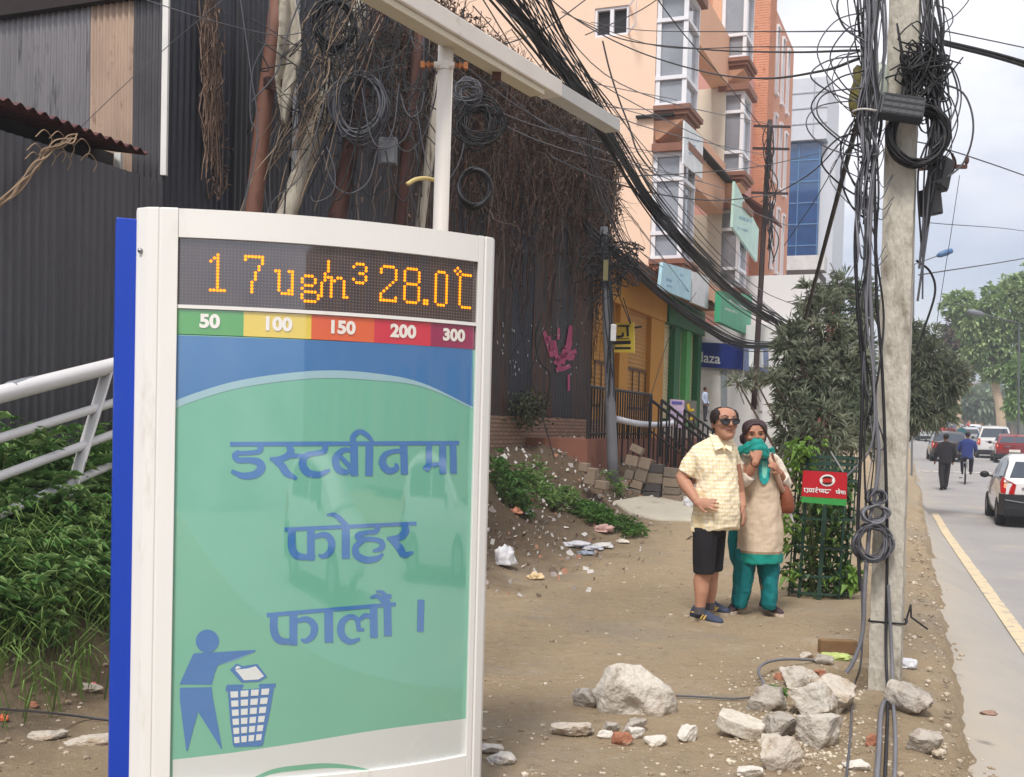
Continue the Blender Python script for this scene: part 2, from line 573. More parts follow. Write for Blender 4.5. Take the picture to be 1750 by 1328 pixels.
y = 3.0
while y < 25.5:
    z = roadz(y)
    xa = XY(y) + 0.02
    wv = 0.16 + 0.015 * nz((0, y, 0), 4)
    P.append([V((xa, y, z + 0.020)), V((xa + wv, y, z + 0.016))]); y += 0.3
mb.grid(P)
o = mb.build('road_line', M_YEL, base=(0, 0, 0)); tag(o, kind='structure')
mb = MB()                                              # worn cross line further up the road
for k in range(12):
    a = WY(1560 + k * 18, 797 + rnd.uniform(-1, 1), 44); b = WY(1575 + k * 18, 797, 44)
    a.z = roadz(44) + .014; b.z = roadz(44) + .014
    mb.add([a, b, b + V((.1, .6, .011)), a + V((.1, .6, .011))], [(0, 1, 2, 3)])
o = mb.build('road_cross_line', mat('worn_white', L((206, 198, 186)), rough=.85, var=.1), base=(0, 0, 0)); tag(o, kind='structure')
# concrete apron before the shops
mb = MB()
pts = [(1048, 858), (1095, 850), (1150, 852), (1262, 850), (1240, 884), (1185, 892), (1120, 890), (1075, 878)]
poly = [GT(px, py) for px, py in pts]
mb.prism([V((p.x, p.y, p.z - .06)) for p in poly], (0, 0, 0.085))
M_CONC = mat('concrete', L((188, 180, 164)), rough=0.9, var=0.12, vs=2.2, bump=0.4, bs=30, dirt=(L((140, 126, 106)), 0.58, 3))
o = mb.build('concrete_apron', M_CONC, bevel=0.02); tag(o, kind='structure')

# ================================================================== CORRUGATED WALLS
M_SHEET = [mat('dark_sheet', L((58, 57, 61)), rough=0.45, metal=.35, var=0.22, vs=1.4, spec=0.45, dirt=(L((86, 84, 86)), 0.60, 2.5), stretch=(3, 3, 0.5)),
           mat('dark_sheet_blue', L((54, 55, 63)), rough=0.45, metal=.35, var=0.25, vs=1.2, spec=0.5, dirt=(L((100, 100, 108)), 0.62, 5), stretch=(4, 4, 0.4), seed=3),
           mat('dark_sheet_brown', L((64, 58, 58)), rough=0.6, var=0.25, vs=1.8, spec=0.35, dirt=(L((92, 58, 40)), 0.48, 2.2), stretch=(4, 4, 0.35), seed=7)]
M_BEIGE = mat('beige_sheet', L((168, 144, 126)), rough=0.5, metal=.3, var=0.2, vs=2.5, dirt=(L((120, 92, 76)), 0.58, 7), stretch=(2, 2, .6))
M_GREYSH = mat('grey_sheet', L((120, 117, 118)), rough=0.42, metal=.6, var=0.28, vs=2.0, spec=0.5, dirt=(L((62, 60, 66)), 0.55, 4), stretch=(3, 3, .4))
M_LOWSH = mat('low_sheet', L((78, 77, 81)), rough=0.6, var=0.13, vs=1.5, spec=0.35, dirt=(L((62, 60, 62)), 0.57, 4), stretch=(2, 2, .5))
M_BLACKSH = mat('charcoal_sheet', L((78, 76, 78)), rough=0.42, metal=.6, var=0.25, vs=3, spec=.4)  # sheet of dark grey metal
M_TRIM = mat('white_trim', L((220, 218, 214)), rough=0.45, var=0.06)
def corr(p, d, nrm, length, z0, z1, wl=0.076, amp=0.011, rows=5, top=None, lean=0.0, sd=0.0):
    mbx = MB(); n = int(length / wl * 6); Pg = []
    for i in range(n + 1):
        a = length * i / n
        zt = z1 if top is None else top(a)
        col = []
        for j in range(rows):
            t = j / (rows - 1)
            off = amp * math.sin(2 * math.pi * a / wl) + 0.010 * nz((a * 1.3, t * 2, sd), 1.0, sd)
            q = V(p) + d * a + nrm * off
            q.z = lerp(z0, zt, t)
            col.append(q)
        Pg.append(col)
    mbx.grid(Pg)
    return mbx
p0 = V((XL(8.80), 8.80, 0))
wall_len = (19.5 - 8.80) / WD.y
t = thing('corrugated_wall', 'tall dark corrugated iron wall hung with dry creepers beside the orange building', 'wall', p0)
sw = 0.92; k = 0; a = 0.0
while a < wall_len - 0.05:
    ln = min(sw, wall_len - a)
    corr(p0 + WD * a + WN * (0.008 * (k % 2)), WD, WN, min(ln + .05, wall_len - a), 1.60, 6.30 + 0.03 * (k % 3), rows=6, sd=k, amp=0.010).build(
        'sheet', M_SHEET[(1, 0, 1, 0, 2, 2, 0, 2, 1, 2, 0, 2, 1)[k % 13]], t, smooth=True)
    a += sw; k += 1
mb = MB()
for q, wd_, zz in ((0.0, 0.045, 6.3), (1.83, 0.045, 6.3)):
    c = p0 + WD * q + WN * 0.035
    mb = MB(); mb.beam(c + V((0, 0, 1.7 if q else 3.38)), c + V((0, 0, zz)), wd_, 0.045)
    mb.build('corner_trim', M_TRIM if q == 0 else mat('dull_trim', L((128, 128, 134)), rough=.5), t)
mb = MB()
c = p0 - WN * 0.02
mb.beam(c + V((0, 0, 6.33)), c + WD * wall_len + V((0, 0, 6.33)), 0.10, 0.05)
mb.build('top_rail', M_SHEET[2], t)
def splash(px, py, r, off=0.024):
    c = wall_pt(px, py, off)
    n = 7
    return [c + WD * (r * math.cos(6.283 * i / n) * rnd.uniform(.6, 1.2)) + V((0, 0, r * math.sin(6.283 * i / n) * rnd.uniform(.6, 1.2))) for i in range(n)]
M_PINK = mat('pink_spray', L((168, 66, 106)), rough=0.7, var=0.2, vs=20)
mb = MB()
for pts, wd_ in (([(930, 566), (938, 592), (944, 610)], 7), ([(976, 556), (972, 590), (966, 600), (960, 622)], 9), ([(946, 582), (952, 612), (958, 632)], 8),
                 ([(985, 600), (972, 604), (956, 612), (948, 622)], 8), ([(955, 560), (954, 580)], 5), ([(950, 632), (962, 630), (975, 625)], 7), ([(972, 640), (972, 668)], 4), ([(960, 606), (975, 612), (980, 606)], 9),
                 ([(936, 575), (944, 600)], 8)):
    for q in stroke(pts, [wd_ * rnd.uniform(.8, 1.2) for _ in pts]):
        mb.add([wall_pt(x, yy, 0.026) for x, yy in q], [(0, 1, 2, 3)])
mb.build('pink_graffiti', M_PINK, t)
mb = MB()
for _ in range(55):
    pl = splash(rnd.uniform(848, 1000), rnd.uniform(550, 640), rnd.uniform(.008, .030), 0.028)
    mb.add(pl, [tuple(range(len(pl)))])
mb.build('paint_spatter', mat('white_spatter', L((168, 168, 172)), var=.2), t)

# brick footing under it
def brick_mat():
    m = mat('brick', L((150, 120, 100)), rough=0.95, var=0.15, vs=3)
    tt, b = nodes(m)
    base = b.inputs['Base Color'].links[0].from_socket
    tcn = tt.nodes.new('ShaderNodeTexCoord')
    dn = tt.nodes.new('ShaderNodeVectorMath'); dn.operation = 'DOT_PRODUCT'; dn.inputs[1].default_value = WD
    tt.links.new(tcn.outputs['Object'], dn.inputs[0])
    sp = tt.nodes.new('ShaderNodeSeparateXYZ'); tt.links.new(tcn.outputs['Object'], sp.inputs[0])
    cb = tt.nodes.new('ShaderNodeCombineXYZ'); tt.links.new(dn.outputs['Value'], cb.inputs[0]); tt.links.new(sp.outputs[2], cb.inputs[1])
    br = tt.nodes.new('ShaderNodeTexBrick'); br.inputs['Scale'].default_value = 1
    br.inputs['Brick Width'].default_value = 0.19; br.inputs['Row Height'].default_value = 0.056; br.inputs['Mortar Size'].default_value = 0.011
    br.inputs['Color1'].default_value = (*L((168, 134, 112)), 1); br.inputs['Color2'].default_value = (*L((134, 112, 98)), 1)
    br.inputs['Mortar'].default_value = (*L((92, 82, 74)), 1)
    tt.links.new(cb.outputs[0], br.inputs['Vector'])
    mx_ = tt.nodes.new('ShaderNodeMix'); mx_.data_type = 'RGBA'; mx_.blend_type = 'MULTIPLY'; mx_.inputs[0].default_value = 0.5
    tt.links.new(br.outputs[0], mx_.inputs[6]); tt.links.new(base, mx_.inputs[7])
    mx3 = tt.nodes.new('ShaderNodeMix'); mx3.data_type = 'RGBA'; mx3.blend_type = 'MIX'; mx3.inputs[0].default_value = 0.35
    tt.links.new(br.outputs[0], mx3.inputs[6]); tt.links.new(base, mx3.inputs[7])
    tt.links.new(mx3.outputs[2], b.inputs['Base Color'])
    bp = tt.nodes.new('ShaderNodeBump'); bp.inputs['Strength'].default_value = 0.8; bp.inputs['Distance'].default_value = 0.01; bp.invert = True
    tt.links.new(br.outputs['Fac'], bp.inputs['Height']); tt.links.new(bp.outputs[0], b.inputs['Normal'])
    return m
M_BRICK = brick_mat()
mb = MB()
a0 = p0 - WN * 0.12
Pg = []
n = 60
top = []
for i in range(n + 1):
    q = p0 + WD * (wall_len * i / n)
    zt = 1.62 + 0.03 * nz((i, 0, 0), 0.5)
    top.append((q, zt))
rings = []
for q, zt in top:
    rings.append([q + WN * 0.05 + V((0, 0, 0.2)), q + WN * 0.05 + V((0, 0, zt)), q - WN * 0.14 + V((0, 0, zt)), q - WN * 0.14 + V((0, 0, 0.2))])
mb.loft(rings)
o = mb.build('brick_wall', M_BRICK, base=p0); tag(o, 'low crumbling brick wall carrying the corrugated iron sheets', 'wall')
mb = MB()
c = V((XL(19.62), 19.62, 0)) + WN * 0.05
mb.tube([c + V((0, 0, 0)), c + V((0.01, 0, 1.2)), c + V((0.0, 0, 1.95))], [.11, .10, .09], 8)
mb.ell(c + V((0, 0, 1.95)), (.095, .095, .05))
o = mb.build('masonry_post', mat('old_plaster', L((150, 128, 110)), rough=.95, var=.2, vs=6, bump=.4, bs=20)); tag(o, 'short rough plaster post at the far end of the brick wall', 'post')

# low grey sheet fence at the left
p1 = V((XL(4.6), 4.6, 0))
ln_tot = (8.80 - 4.6) / WD.y
t = thing('corrugated_fence', 'lower grey corrugated sheet fence behind the weeds at the left', 'fence', p1)
a = 0; k = 0
while a < ln_tot - 0.05:
    ln = min(0.85, ln_tot - a)
    corr(p1 + WD * a + WN * (0.02 + 0.009 * (k % 2)), WD, WN, min(ln + .05, ln_tot - a), 0.3, 3.33, rows=6, sd=20 + k, amp=0.008).build('sheet', M_LOWSH, t, smooth=True)
    a += 0.85; k += 1
# shed behind: front wall at right angles, lean-to roof, eave
SD = -WN                                               # away to the left, slightly back
cS = V((XL(8.80), 8.80, 0))
t = thing('corrugated_shed', 'corrugated iron shed with a beige sheet behind the grey fence', 'shed', cS)
ze = PL(125, 16, cS, WD).z
segs = [(-0.03, 0.31, M_BLACKSH), (0.28, 0.43, M_BEIGE), (0.71, 2.4, M_GREYSH)]
for a, ln, m in segs:
    corr(cS + SD * (a + ln), -SD, -WD, ln, 3.15, ze, rows=6, sd=a + 40, amp=0.013, wl=0.062).build('sheet', m, t, smooth=True)
mb = MB()
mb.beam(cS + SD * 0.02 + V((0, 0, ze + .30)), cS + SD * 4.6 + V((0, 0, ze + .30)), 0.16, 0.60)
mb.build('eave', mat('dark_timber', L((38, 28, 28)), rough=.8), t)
# lean-to roof: corrugated, running back from just behind the fence top
mb = MB()
Pg = []
e0 = wall_pt(-60, 156, -0.06); e1 = wall_pt(232, 263, -0.06)
dr = (e1 - e0); n = int(dr.length / 0.105 * 6)
back = SD * 1.6 + V((0, 0, 0.30))
for th in (0.0, -0.012):
    Pg = []
    for i in range(n + 1):
        q = e0 + dr * (i / n)
        zz = 0.016 * math.sin(2 * math.pi * dr.length * i / n / 0.105) + th
        Pg.append([q + V((0, 0, zz)) - SD * .12 , q + back * 0.5 + V((0, 0, zz)), q + back + V((0, 0, zz))])
    mb.grid(Pg)
mb.build('lean_to_roof', mat('red_oxide_roof', L((86, 46, 46)), rough=.7, var=.25, vs=4, dirt=(L((60, 42, 42)), .52, 6)), t, smooth=True)
mb = MB()
q = wall_pt(202, 300, -0.30)
mb.beam(V((q.x, q.y, 2.4)), V((q.x, q.y, wall_pt(202, 262, -.30).z)), 0.05, 0.05)
mb.build('roof_post', M_TRIM, t)
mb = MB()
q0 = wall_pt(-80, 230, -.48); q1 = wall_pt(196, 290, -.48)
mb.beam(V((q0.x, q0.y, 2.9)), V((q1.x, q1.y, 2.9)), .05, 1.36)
mb.build('gap_shade_board', mat('gap_shade_tone', L((50, 46, 46)), rough=.8, var=.3), t)  # dark board put in for the shade of the gap under the roof

# ================================================================== AIR QUALITY KIOSK
cl = V((W(236, 700, 4.02).x, W(236, 700, 4.02).y, 0)); cr_ = V((W(840, 700, 4.50).x, W(840, 700, 4.50).y, 0))
KO = (cl + cr_) / 2
KE = (cr_ - cl).normalized(); KN = V((KE.y, -KE.x, 0)); KH = (cr_ - cl).length / 2
BUL = 0.125
def bul(u): return BUL * (1 - (u / KH) ** 2)
def kpt(u, z, off=0.0):
    return KO + KE * u + KN * (bul(max(-KH, min(KH, u))) + off) + V((0, 0, z))
def kuz(px, py, off=0.0):
    b = 0.08
    for _ in range(14):
        p = PL(px, py, KO + KN * (b + off), KN)
        u = (p - KO).dot(KE); b = bul(max(-KH, min(KH, u)))
    return u, p.z
def kpx(px, py, off):
    u, z = kuz(px, py, off)
    return kpt(u, z, off)
kt = thing('information_kiosk', 'tall white framed kiosk with an orange dot display over a green poster', 'kiosk', KO)
M_WHITE = mat('white_frame_paint', L((226, 224, 220)), rough=0.38, var=0.035, vs=2, spec=0.45, dirt=(L((206, 200, 190)), 0.60, 3), stretch=(2.5, 2.5, .6), bump=.04, bs=6)
M_WHITE2 = mat('white_frame_side', L((220, 220, 222)), rough=0.38, var=0.03, vs=2, spec=0.45)
M_BLUE = mat('blue_cabinet', L((16, 62, 176)), rough=0.35, var=0.05, vs=2, spec=0.5, dirt=(L((48, 84, 172)), .60, 4), bump=.04, bs=5)
ZT = kuz(600, 375)[1]
uL, uR = kuz(300, 700)[0], kuz(811, 700)[0]
zD0, zD1 = kuz(302, 520)[1], kuz(302, 405)[1]          # display
zS0, zS1 = kuz(299, 570)[1], kuz(299, 527)[1]          # colour strip
def arc_slab(u0, u1, z0, z1, f0, f1, n=40):            # curved slab between offsets f0 (front) and f1 (back)
    m_ = MB(); rings = []
    for i in range(n + 1):
        u = lerp(u0, u1, i / n)
        rings.append([kpt(u, z0, f0), kpt(u, z1, f0), kpt(u, z1, f1), kpt(u, z0, f1)])
    m_.loft(rings)
    m_.soft = True
    return m_
def upright(prof, z0, z1):
    m_ = MB()
    m_.loft([[kpt(u, z, f) for u, f in prof] for z in (z0, z1)])
    return m_
wl_ = uL + KH
upright([(-KH - 0.012, -0.10), (-KH - 0.012, -0.035), (-KH + 0.022, 0.0), (-KH + wl_ * 0.46, 0.006), (-KH + wl_ * 0.50, 0.0), (-KH + wl_ * 0.54, 0.004), (uL, 0.004), (uL, -0.10)], 0.04, ZT).build('frame_upright', M_WHITE, kt, bevel=0.003)
wr_ = KH - uR
upright([(uR, -0.10), (uR, 0.004), (uR + wr_ * .30, 0.004), (uR + wr_ * .36, -0.004), (uR + wr_ * .42, 0.006), (KH - 0.012, 0.0), (KH + 0.006, -0.03), (KH + 0.006, -0.10)], 0.04, ZT).build('frame_upright', M_WHITE, kt, bevel=0.003)
arc_slab(uL + .001, uR - .001, zD1, ZT - 0.002, 0.003, -0.09).build('top_bar', M_WHITE, kt, bevel=0.003)
arc_slab(uL + .001, uR - .001, zS1 + .002, zD0, -0.004, -0.09).build('divider_bar', M_WHITE, kt)
arc_slab(uL + .001, uR - .001, 0.04, 0.16, 0.003, -0.09).build('bottom_bar', M_WHITE, kt)
mb = MB()
mb.loft([[kpt(u, z, f) - KN * bul(u) for u, f in ((-KH, -.105), (KH, -.105), (KH, -.06), (-KH, -.06))] for z in (0.02, ZT - .02)])
mb.build('back_panel', M_WHITE2, kt)
mb = MB()
mb.loft([[KO + KE * u + KN * f + V((0, 0, z)) for u, f in ((-KH - 0.082, -.06), (KH - .03, -.06), (KH - .03, -.24), (-KH - 0.082, -.24))] for z in (0.0, ZT - 0.035)])
mb.build('side_cabinet', M_BLUE, kt, bevel=0.004)
mb = MB()
for py in (428,):
    c = kpt(-KH + 0.0, kuz(250, py)[1], -0.012)
    mb.ell(c, (.010, .010, .010))
mb.build('bolt', mat('steel', L((150, 150, 152)), rough=.3, metal=1), kt, smooth=True)
REC = -0.014                                           # face of the display and poster, set back in the frame
def coatm(name, c, **k):
    return mat(name, L(c), rough=0.35, var=k.pop('var', 0.025), vs=1.5, coat=1.0, **k)
M_LEDB = coatm('display_black', (62, 46, 44))
ds = arc_slab(uL, uR, zD0 - .004, zD1 + .004, REC, REC - 0.03).build('display', M_LEDB, kt)
NC, NR = 96, 20
du, dz = (uR - uL) / NC, (zD1 - zD0) / (NR + 0.8)
GL = {  # rows top to bottom, x = lit dot
 '1': ['..x..', '.xx..', 'x.x..', '..x..', '..x..', '..x..', '..x..', '..x..', '..x..', '..x..', '..x..', 'xxxxx'],
 '7': ['xxxxxx', 'x....x', '.....x', '....x.', '....x.', '...x..', '...x..', '...x..', '..x...', '..x...', '..x...', '..x...'],
 'u': ['xx..xx', '.x...x', '.x...x', '.x...x', '.x...x', '.x...x', '.x..xx', '..xxxx'],
 'g': ['.xxx..', 'x...x.', 'x...x.', '.xxx..', 'x.....', '.xxxx.', 'x....x', 'x....x', '.xxxx.'],
 'm': ['..x.....', '..x.....', '..x.....', '..x.....', '.x......', '.xxx.xx.', '.x.xx..x', 'x..x...x', 'x..x...x', 'x..x...x', 'x..x...x', 'x..x...xx'],
 '3': ['.xxx.', 'x...x', '....x', '..xx.', '....x', 'x...x', '.xxx.'],
 '2': ['.xxxx.', 'x....x', 'x....x', '.....x', '.....x', '....x.', '...x..', '..x...', '.x....', 'x.....', 'x....x', 'xxxxxx'],
 '8': ['.xxxx.', 'x....x', 'x....x', 'x....x', 'x....x', '.xxxx.', 'x....x', 'x....x', 'x....x', 'x....x', 'x....x', '.xxxx.'],
 '.': ['xx', 'xx'],
 '0': ['.xxx.', 'x...x', 'x...x', 'x...x', 'x...x', 'x...x', 'x...x', 'x...x', 'x...x', 'x...x', 'x...x', '.xxx.'],
 'o': ['.x.', 'x.x', '.x.'],
 'C': ['.xxxx', 'x....', 'x....', 'x....', 'x....', 'x....', 'x....', 'x....', 'x....', 'x....', 'x....', '.xxxx']}
lit = {}
for ci, (ch, c0, r0) in enumerate( (('1', 9, 4), ('7', 19, 4), ('u', 28, 8), ('g', 36, 9), ('m', 42, 4), ('3', 52, 4), ('2', 61, 4), ('8', 69, 4), ('.', 76, 14), ('0', 80, 4), ('o', 87, 2), ('C', 89, 4))):
    for r, row in enumerate(GL[ch]):
        for c_, q in enumerate(row):
            if q == 'x': lit[(c0 + c_, r0 + r)] = ci
mo = MB(); ml = [MB() for _ in range(12)]
for c_ in range(NC):
    for r in range(NR):
        u = uL + (c_ + .5) * du; z = zD1 - (r + 0.9) * dz
        on = (c_ - 0, r) in lit
        s_ = du * (0.50 if on else 0.20); n = 6
        vs = [kpt(u + s_ * math.cos(6.283 * i / n), z + s_ * math.sin(6.283 * i / n), REC + (.0035 if on else .002)) for i in range(n)]
        (ml[lit[(c_, r)]] if on else mo).add(vs, [tuple(range(n))])
mo.build('unlit_dot_grid', mat('led_off', L((120, 108, 104)), rough=.5), ds)
for q in ml: q.build('lit_character', mat('led_on', L((255, 138, 10)), rough=.5, emit=1.15), ds)
# colour strip with numbers
segx = [299, 417, 533, 641, 738, 812]
cols = [(74, 156, 72), (226, 198, 72), (222, 96, 54), (206, 36, 66), (150, 34, 84)]
nums = ['50', '100', '150', '200', '300']
for i in range(5):
    ym = 560
    u0, u1 = kuz(segx[i], ym)[0], kuz(segx[i + 1], ym)[0]
    sg = arc_slab(max(u0, uL), min(u1, uR), zS0, zS1, REC + .002, REC - .02, 8).build('index_segment', coatm('index_%d' % i, cols[i]), kt)
    vs, fs = text_mesh(nums[i], 0.066 * (1.0, 1.0, .98, 1.0, .95)[i], 0.0030)
    uc = (u0 + u1) / 2 + (0, -0.002, -0.006, 0.0, 0.004)[i]
    zc = (zS0 + zS1) / 2 + .002
    m_ = MB(); m_.add([kpt(uc + a_ * 1.06, zc + b_, REC + .005) for a_, b_ in vs], fs)
    m_.build('number', coatm('number_white', (236, 230, 222)), sg)
# poster fields
def colfill(x0, x1, top, bot, off, n=30, name='field', m=None, parent=None, sub=1):
    m_ = MB(); Pg = []
    for i in range(n + 1):
        x = lerp(x0, x1, i / n)
        ya, yb = top(x), bot(x)
        Pg.append([kpx(x, lerp(ya, yb, j / sub), off) for j in range(sub + 1)])
    m_.grid(Pg)
    return m_.build(name, m, parent, smooth=True)
def pw(pts):
    def f(x):
        if x <= pts[0][0]: return pts[0][1]
        for (a, b), (c, d) in zip(pts, pts[1:]):
            if x <= c: return lerp(b, d, (x - a) / (c - a))
        return pts[-1][1]
    return f
def sm_pw(pts):
    q = spline([(a, b, 0) for a, b in pts], 8)
    return pw([(p.x, p.y) for p in q])
C_GREEN, C_BLUE, C_INK = (110, 178, 154), (52, 114, 172), (58, 116, 178)
base_p = arc_slab(uL, uR, 0.10, zS0 - .002, REC, REC - .03).build('poster', coatm('poster_green', C_GREEN), kt)
xa, xb = 297, 808
blue_lo = sm_pw([(290, 690), (330, 674), (400, 653), (480, 640), (560, 634), (640, 639), (720, 655), (815, 700)])
colfill(xa + .5, xb, lambda x: 573 + (x - 300) * .036, blue_lo, REC + .0007, 40, 'blue_field', coatm('poster_blue', C_BLUE), base_p)
colfill(xa, xb, lambda x: blue_lo(x) - 1, lambda x: blue_lo(x) + 12 - 10 * sstep(600, 800, x) , REC + .0012, 40, 'pale_arc', coatm('poster_pale', (150, 186, 196)), base_p)
wtop = sm_pw([(290, 1299), (400, 1286), (520, 1268), (650, 1247), (790, 1229), (810, 1226)])
colfill(295, 797, wtop, lambda x: 1480, REC + .0007, 30, 'white_field', coatm('poster_white', (206, 210, 208)), base_p)
agt = sm_pw([(400, 1346), (436, 1328), (470, 1314), (520, 1307), (560, 1305), (600, 1309), (646, 1319)])
colfill(400, 645, lambda x: agt(x) - 0.5, lambda x: agt(x) + 0.8 + 8 * math.sin(math.pi * min(1, max(0, (x - 380) / 266))), REC + .0012, 24, 'green_swoosh', coatm('poster_swoosh', (104, 170, 142)), base_p)
INK = coatm('poster_ink', C_INK)
def Z5(p): return (380 + p[0] / 3.405, 730 + p[1] / 3.405)
def Z8(p): return (190 + p[0] / 2.5735, 980 + p[1] / 2.5735)
def ink(strokes, T, sc, off=REC + .0018):
    m_ = MB()
    for k, (pts, ws) in enumerate(strokes):
        for q in stroke(pts, ws, 24):
            m_.add([kpx(*T(p), off + 0.00002 * k) for p in q], [(0, 1, 2, 3)])
    return m_
line1 = [([(45, 99), (1378, 92)], [26, 24]),
 ([(222, 108), (215, 140), (150, 150), (85, 152)], [40, 30, 26, 26]), ([(100, 140), (72, 165), (95, 192), (160, 192), (212, 205), (226, 240), (190, 275), (120, 283), (52, 256)], [24, 34, 34, 34, 44, 50, 44, 38, 20]),
 ([(385, 105), (398, 142), (372, 172), (320, 188), (276, 184)], [30, 44, 38, 34, 18]), ([(300, 190), (345, 225), (376, 268), (434, 300)], [30, 44, 42, 18]),
 ([(392, 168), (490, 166)], [26, 24]), ([(600, 105), (590, 140), (540, 152), (490, 165), (466, 212), (494, 262), (560, 276), (626, 248)], [34, 34, 28, 36, 46, 44, 36, 18]),
 ([(755, 132), (700, 136), (660, 182), (672, 240), (715, 262), (755, 250)], [22, 32, 42, 42, 34, 18]), ([(688, 172), (752, 240)], [26, 30]), ([(766, 100), (768, 284)], [44, 44]),
 ([(856, 100), (853, 284)], [44, 44]), ([(762, 104), (762, 55), (800, 26), (846, 50), (882, 92)], [36, 34, 30, 28, 14]),
 ([(1055, 100), (1060, 275)], [42, 42]), ([(1060, 138), (1000, 140), (946, 162), (932, 212), (968, 254), (1014, 240), (1010, 210)], [26, 26, 34, 44, 40, 30, 18]),
 ([(1202, 100), (1202, 222)], [34, 34]), ([(1178, 222), (1205, 250)], [40, 34]), ([(1200, 222), (1290, 212)], [26, 26]), ([(1282, 100), (1284, 272)], [40, 40]), ([(1342, 98), (1346, 270)], [38, 38])]
line2 = [([(362, 596), (1130, 560)], [24, 22]),
 ([(404, 592), (404, 690), (424, 740), (480, 756), (540, 744)], [44, 46, 44, 36, 26]), ([(515, 588), (515, 776)], [44, 44]), ([(530, 640), (596, 626), (634, 662), (628, 722), (588, 752), (560, 742)], [24, 34, 42, 38, 28, 14]),
 ([(718, 580), (718, 766)], [46, 46]), ([(608, 512), (652, 510), (694, 544), (736, 585)], [12, 26, 32, 26]),
 ([(905, 572), (894, 606), (838, 614), (790, 628), (800, 652), (870, 652), (926, 668), (926, 704), (876, 722)], [36, 30, 28, 32, 32, 28, 32, 32, 14]), ([(826, 656), (778, 694), (782, 744), (836, 772), (900, 764), (936, 736)], [24, 36, 42, 40, 32, 14]),
 ([(1060, 566), (1066, 606), (1030, 642), (958, 648)], [36, 46, 38, 18]), ([(978, 648), (1030, 700), (1058, 742), (1110, 728)], [30, 46, 38, 16])]
line3 = [([(258, 1094), (1010, 1030)], [24, 22]),
 ([(300, 1090), (300, 1180), (322, 1232), (370, 1248), (430, 1238)], [44, 46, 44, 36, 26]), ([(413, 1082), (413, 1270)], [46, 46]), ([(428, 1130), (492, 1118), (534, 1156), (526, 1212), (488, 1244), (458, 1236)], [24, 34, 42, 38, 28, 14]),
 ([(618, 1066), (620, 1254)], [50, 50]),
 ([(880, 1048), (882, 1226)], [44, 44]), ([(802, 1232), (740, 1248), (694, 1206), (696, 1140), (740, 1104), (782, 1118), (796, 1186)], [16, 34, 44, 40, 30, 28, 28]), ([(786, 1130), (830, 1098), (872, 1104)], [20, 28, 28]), ([(794, 1180), (826, 1178)], [22, 16]),
 ([(960, 1034), (964, 1216)], [44, 44]), ([(860, 992), (906, 985), (954, 1034)], [10, 26, 24]), ([(893, 956), (936, 966), (970, 1030)], [10, 26, 28]), ([(958, 986), (984, 984)], [26, 26]),
 ([(1157, 1004), (1152, 1190)], [38, 38])]
for ln in (line1, line2, line3):
    ink(ln, Z5, 3.4).build('lettering', INK, base_p)
pg = MB()
def ppoly(m_, pts, off=REC + .0018, T=Z8):
    m_.add([kpx(*T(p), off) for p in pts], [tuple(range(len(pts)))])
ppoly(pg, [(423 + 51 * math.cos(6.283 * i / 28), 298 + 51 * math.sin(6.283 * i / 28)) for i in range(28)])
ppoly(pg, [(362, 352), (470, 346), (470, 404), (455, 440), (442, 490), (300, 488)])
ppoly(pg, [(470, 346), (560, 340), (635, 336), (632, 345), (550, 378), (470, 404)])
ppoly(pg, [(302, 503), (442, 500), (446, 540), (382, 608), (302, 560)])
ppoly(pg, [(446, 540), (488, 770), (484, 772), (382, 608)])
ppoly(pg, [(302, 560), (382, 608), (336, 780), (330, 780)])
pg.build('litter_pictogram', INK, base_p)
pb = MB()
ppoly(pb, [(503, 505), (510, 490), (724, 484), (723, 500), (716, 503), (505, 520)])
ppoly(pb, [(513, 516), (716, 500), (700, 600), (522, 640)])
ppoly(pb, [(522, 640), (700, 600), (667, 752), (660, 760), (545, 764), (536, 758)])
ppoly(pb, [(522, 424), (552, 396), (580, 408), (642, 398), (686, 455), (652, 476), (574, 480)])
pb.build('bin_pictogram', INK, base_p)
pc = MB()
WHT = coatm('poster_cell', (214, 220, 220))
for r in range(6):
    for c_ in range(4):
        y0 = 520 + r * 40 - c_ * 4; y1 = y0 + 27
        def xx(yv, f):
            k = (yv - 505) / 255
            return lerp(lerp(520, 541, k), lerp(706, 661, k), f)
        f0, f1 = (c_ + .06) / 4, (c_ + .80) / 4
        ppoly(pc, [(xx(y0, f0), y0), (xx(y0, f1), y0 - 2), (xx(y1, f1), y1 - 2), (xx(y1, f0), y1)], REC + .0024)
ppoly(pc, [(545, 424), (600, 418), (636, 408), (672, 452), (648, 466), (584, 470), (560, 440)], REC + .0024)
ppoly(pc, [(544, 416), (556, 406), (572, 414), (552, 422)], REC + .0024)
pc.build('bin_cells', WHT, base_p)
mb = ink([([(1395, 896), (1410, 882), (1422, 900)], [10, 14, 10]), ([(1436, 880), (1432, 900)], [14, 14]), ([(1330, 910), (1480, 905)], [14, 14])], Z8, 2.6)
mb.build('lettering', INK, base_p)
